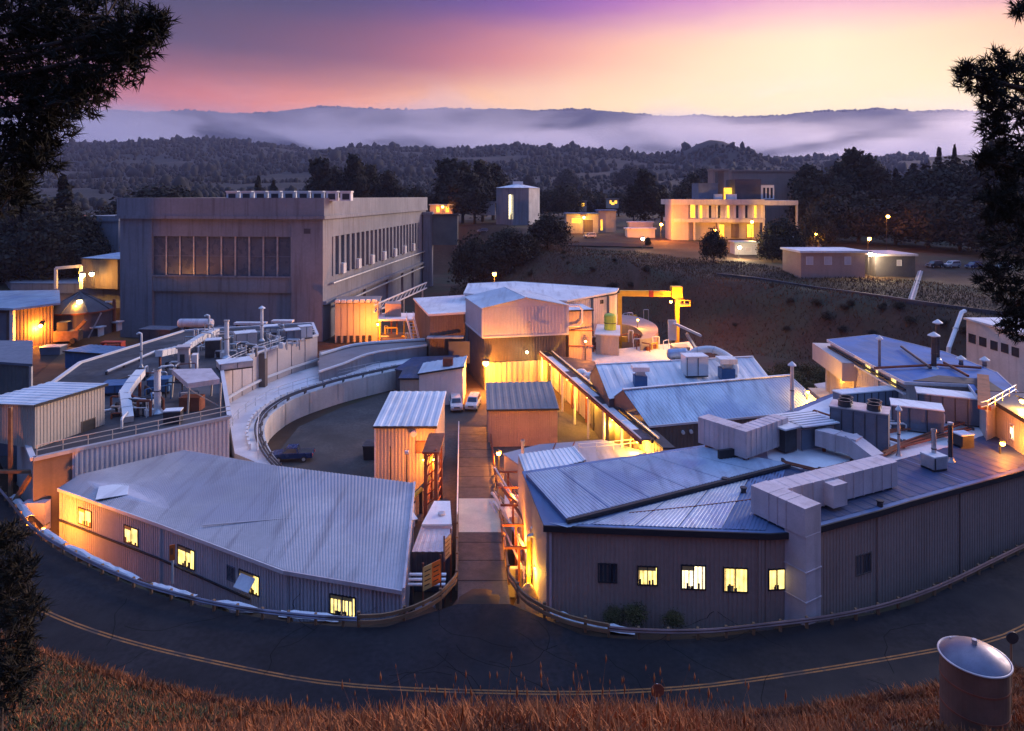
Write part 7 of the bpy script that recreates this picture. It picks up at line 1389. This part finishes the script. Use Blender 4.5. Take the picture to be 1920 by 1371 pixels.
rt = ((1516, 300, 300, 'eucalypt', 1.1), (1545, 298, 290, 'oak', 1.), (1575, 300, 300, 'eucalypt', 1.), (1600, 268, 310, 'eucalypt', .9), (1625, 290, 300, 'eucalypt', 1.), (1650, 300, 290, 'eucalypt', 1.), (1680, 312, 300, 'conifer', 1.2), (1712, 302, 305, 'conifer', 1.2), (1745, 290, 290, 'oak', 1.2), (1775, 275, 300, 'oak', 1.1), (1805, 280, 295, 'oak', 1.), (1760, 272, 315, 'conifer', .8), (1790, 268, 320, 'conifer', .7), (1845, 270, 280, 'conifer', 1.2), (1875, 250, 270, 'eucalypt', 1.2), (1920, 255, 270, 'oak', 1.2), (1560, 350, 250, 'oak', 1.1), (1610, 345, 255, 'oak', 1.2), (1680, 350, 250, 'oak', 1.2), (1740, 350, 240, 'oak', 1.2), (1800, 350, 230, 'oak', 1.2), (1860, 360, 220, 'oak', 1.2), (1910, 370, 210, 'oak', 1.2), (1530, 380, 235, 'oak', .9), (1950, 330, 220, 'oak', 1.2))
for i, (px, yt, Y, kd, w_) in enumerate(rt):
    zone = 'directly behind the brown classroom' if px < 1632 else ('behind the grey portable' if px < 1728 else 'above the parked cars on the bank road'); row = 'front-row ' if Y < 260 else 'tall '
    nm = {'oak': row + 'dense dark oak', 'eucalypt': row + 'ragged eucalyptus', 'conifer': row + 'pointed conifer spire'}[kd]; ptree(px, yt, Y, kd, i, nm + ' ' + zone, nm + 's ' + zone, i % 2, w_)
for i, (px, yt, Y, w_) in enumerate(((1063, 310, 900, 1.1), (1181, 306, 880, 1.6), (1590, 300, 900, 1.5), (990, 322, 920, .9), (1320, 305, 700, 1.3))): ptree(px, yt, Y, 'oak', i, 'lone oak standing out on the far open hillside', 'lone oaks on the far hillside', 0, w_)
for i, (px, py, h, lf) in enumerate(((1440, 668, 4.5, 2), (1465, 680, 4.5, 2), (1492, 676, 5., 2), (1520, 690, 4.5, 2), (1425, 660, 4, 2), (1540, 668, 5, 2), (1475, 655, 5, 2), (1508, 658, 5, 2))):
    Y = 128 - (py - 655) * .35; x = (px - CX) / F * Y; tree(x, Y, gz(x, Y) - .2, h, 'bush', i, 'olive shrub at the foot of the bank behind the white roof', 'shrubs at the foot of the bank', lf, 1.2)
g_ = random.Random(77)
for i in range(46):
    px = g_.uniform(840, 1900); py = g_.uniform(470, 640) if px > 1350 else g_.uniform(470, 545)
    if px > 1350 and py < 505 + (px - 1350) * .15: py = 520 + (px - 1350) * .14 + g_.uniform(5, 40)
    p = gp(px, py, 100, 400); tree(p.x, p.y, p.z - .2, g_.uniform(1.0, 2.6), 'bush', i, 'low scrubby bush growing on the grassy bank', 'scrub bushes on the bank', g_.choice((0, 1, 1)), 1.3)
for px, Y, h, lab in ((1187, 49.0, 1.3, 'low green shrub at the foot of the tan wall under the first lit window'), (1262, 48.7, .9, 'small yellowish shrub behind the reddish guardrail'), (1150, 49.2, .8, 'tiny shrub beside the white tarp')): x = (px - CX) / F * Y; tree(x, Y, -.3, h + .5, 'bush', int(px) % 2, lab, None, 2, 1.5)
# dry grass on the banks: countless, one mass
def bank_grass():
    g = np.random.default_rng(55); n = 120000; X = g.uniform(-30, 135, n); Y = g.uniform(95, 262, n); d, sg = seg_dist(X, Y, PIT, True); k = (~inside(X, Y, PIT)) & (d < 48) & (np.abs(X / Y) < .78); X, Y = X[k], Y[k]; Z = ground(X, Y); m_ = len(X); h = g.uniform(.2, .75, m_); a = g.uniform(0, 6.28, m_); wv = np.stack([np.cos(a), np.sin(a), 0 * a], -1) * .11; B = np.stack([X, Y, Z - .05], -1); T = B + np.stack([g.normal(0, .25, m_), g.normal(0, .25, m_), h], -1)
    V = np.stack([B - wv, B + wv, T], 1).reshape(-1, 3); tag(meshobj('bank_grass', V, np.arange(len(V)).reshape(-1, 3), mat('bank_straw', (.12, .058, .027), .9, var=.5, scale=.09, grain=.3, patch=(.055, .045, .022))), 'rough dry grass covering the banks round the site', 'grass', kind='stuff')
bank_grass()
# ------------------------------------------------------------------ near pines framing the view
def pine(name, label, trunk, blobs, seed, tuft=.2, per=14, dens=1., cat='tree', leaf=None, stem_r=.22, lean=None):
    g = np.random.default_rng(seed); r = random.Random(seed); tx, ty = trunk; zb = gz(tx, ty) - .5; t = thing(name, label, cat, (tx, ty, zb)); mb = MB(); C = [(dp(px, py, Y), rr / F * Y) for px, py, rr, Y in blobs]; top = max(c.z for c, _ in C) + .5
    tr = [Vector((tx, ty, zb - .2)), Vector((tx + .1, ty, zb + (top - zb) * .35)), Vector((tx - .05, ty + .1, zb + (top - zb) * .7)), Vector((tx, ty, top))]; MB().tube(catmull(tr, 4), [stem_r * (1 - .8 * k / 12) for k in range(13)], 10).build('trunk', 'bark', t)
    Vs = []
    for c, rr in C:
        z0 = max(zb + 1., min(c.z - .1 * (Vector((tx, ty, c.z)) - c).length, top)); s0 = Vector((tx, ty, z0)); mid = s0.lerp(c, .5) + Vector((0, 0, -.15)); MB().tube(catmull([s0, mid, c], 4), [.07 * (1 - .09 * k) for k in range(9)], 6).build('limb', 'bark', t)
        n = int(240 * dens * (rr / .8) ** 1.6) + 20
        for q in range(min(16, n // 10)): d = Vector((r.gauss(0, 1), r.gauss(0, .7), r.gauss(0, 1))).normalized() * rr * r.uniform(.7, 1.05); mb.tube([c, c + d * .5 + Vector((0, 0, -.03)), c + d], [.018, .012, .005], 4)
        d = g.normal(0, 1, (n, 3)); d /= np.linalg.norm(d, axis=1)[:, None]; P = np.array(c) + d * (rr * g.uniform(.15, 1.05, n) ** .55)[:, None] * np.array([1, .75, .9])
        ax = d * .6 + g.normal(0, .4, (n, 3)) + np.array([0, 0, .35]); ax /= np.linalg.norm(ax, axis=1)[:, None]
        nd = ax[:, None] * .7 + g.normal(0, .55, (n, per, 3)); nd /= np.linalg.norm(nd, axis=2)[..., None]; L_ = tuft * g.uniform(.6, 1.15, (n, per, 1)); w_ = np.cross(nd, g.normal(0, 1, (n, per, 3))); w_ /= np.linalg.norm(w_, axis=2)[..., None]; w_ *= .009 * tuft / .2 * 1.5
        B = P[:, None] + ax[:, None] * g.uniform(-.4, .4, (n, per, 1)) * tuft; Vs.append(np.stack([B - w_, B + w_, B + nd * L_], 2).reshape(-1, 3))
    tag(mb.build('twigs', 'bark', t), kind='stuff'); V = np.concatenate(Vs) - np.array(t['_loc']); o = meshobj('crown', V, np.arange(len(V)).reshape(-1, 3), leaf or LEAF[0]); o.parent = t
pine('pine_tree', 'dark pine boughs leaning over the hillside with its trunk beyond the road bend', (-12.6, 12.5), [(20, 30, 110, 12), (110, 20, 110, 12.4), (200, 30, 90, 12), (262, 60, 52, 11.6), (292, 42, 26, 11.5), (60, 110, 110, 12.5), (160, 120, 80, 12), (215, 120, 60, 11.8), (240, 95, 50, 11.6), (100, 185, 70, 12.2), (40, 200, 80, 12), (150, 185, 45, 11.8), (90, 240, 50, 12.3), (25, 285, 70, 12), (70, 290, 45, 12.2), (20, 360, 50, 12.4)], 5, dens=.6)
pine('pine_tree', 'ragged pine with open sprays standing over the rusty tank slope', (12.6, 14.6), [(1830, 145, 34, 14), (1808, 135, 16, 13.8), (1850, 170, 30, 14), (1880, 120, 34, 14.2), (1905, 150, 50, 14.3), (1915, 15, 22, 14), (1870, 200, 34, 14), (1905, 230, 50, 14.3), (1860, 245, 24, 14), (1890, 300, 48, 14.2), (1850, 300, 20, 14), (1910, 370, 60, 14.3), (1870, 380, 36, 14.2), (1900, 450, 60, 14.2), (1880, 520, 46, 14.2), (1912, 560, 50, 14.2), (1900, 610, 34, 14.2)], 6, dens=.5)
pine('young_pine', 'young dark pine on the near slope beside the road bend', (-9.4, 12.6), [(12, 1010, 32, 12.2), (30, 1070, 40, 12.2), (5, 1110, 50, 12.4), (45, 1150, 36, 12.0), (10, 1200, 55, 12.2), (30, 1250, 45, 12.0), (5, 1300, 60, 12.0)], 8, dens=.6, stem_r=.07, leaf=LEAF[1])
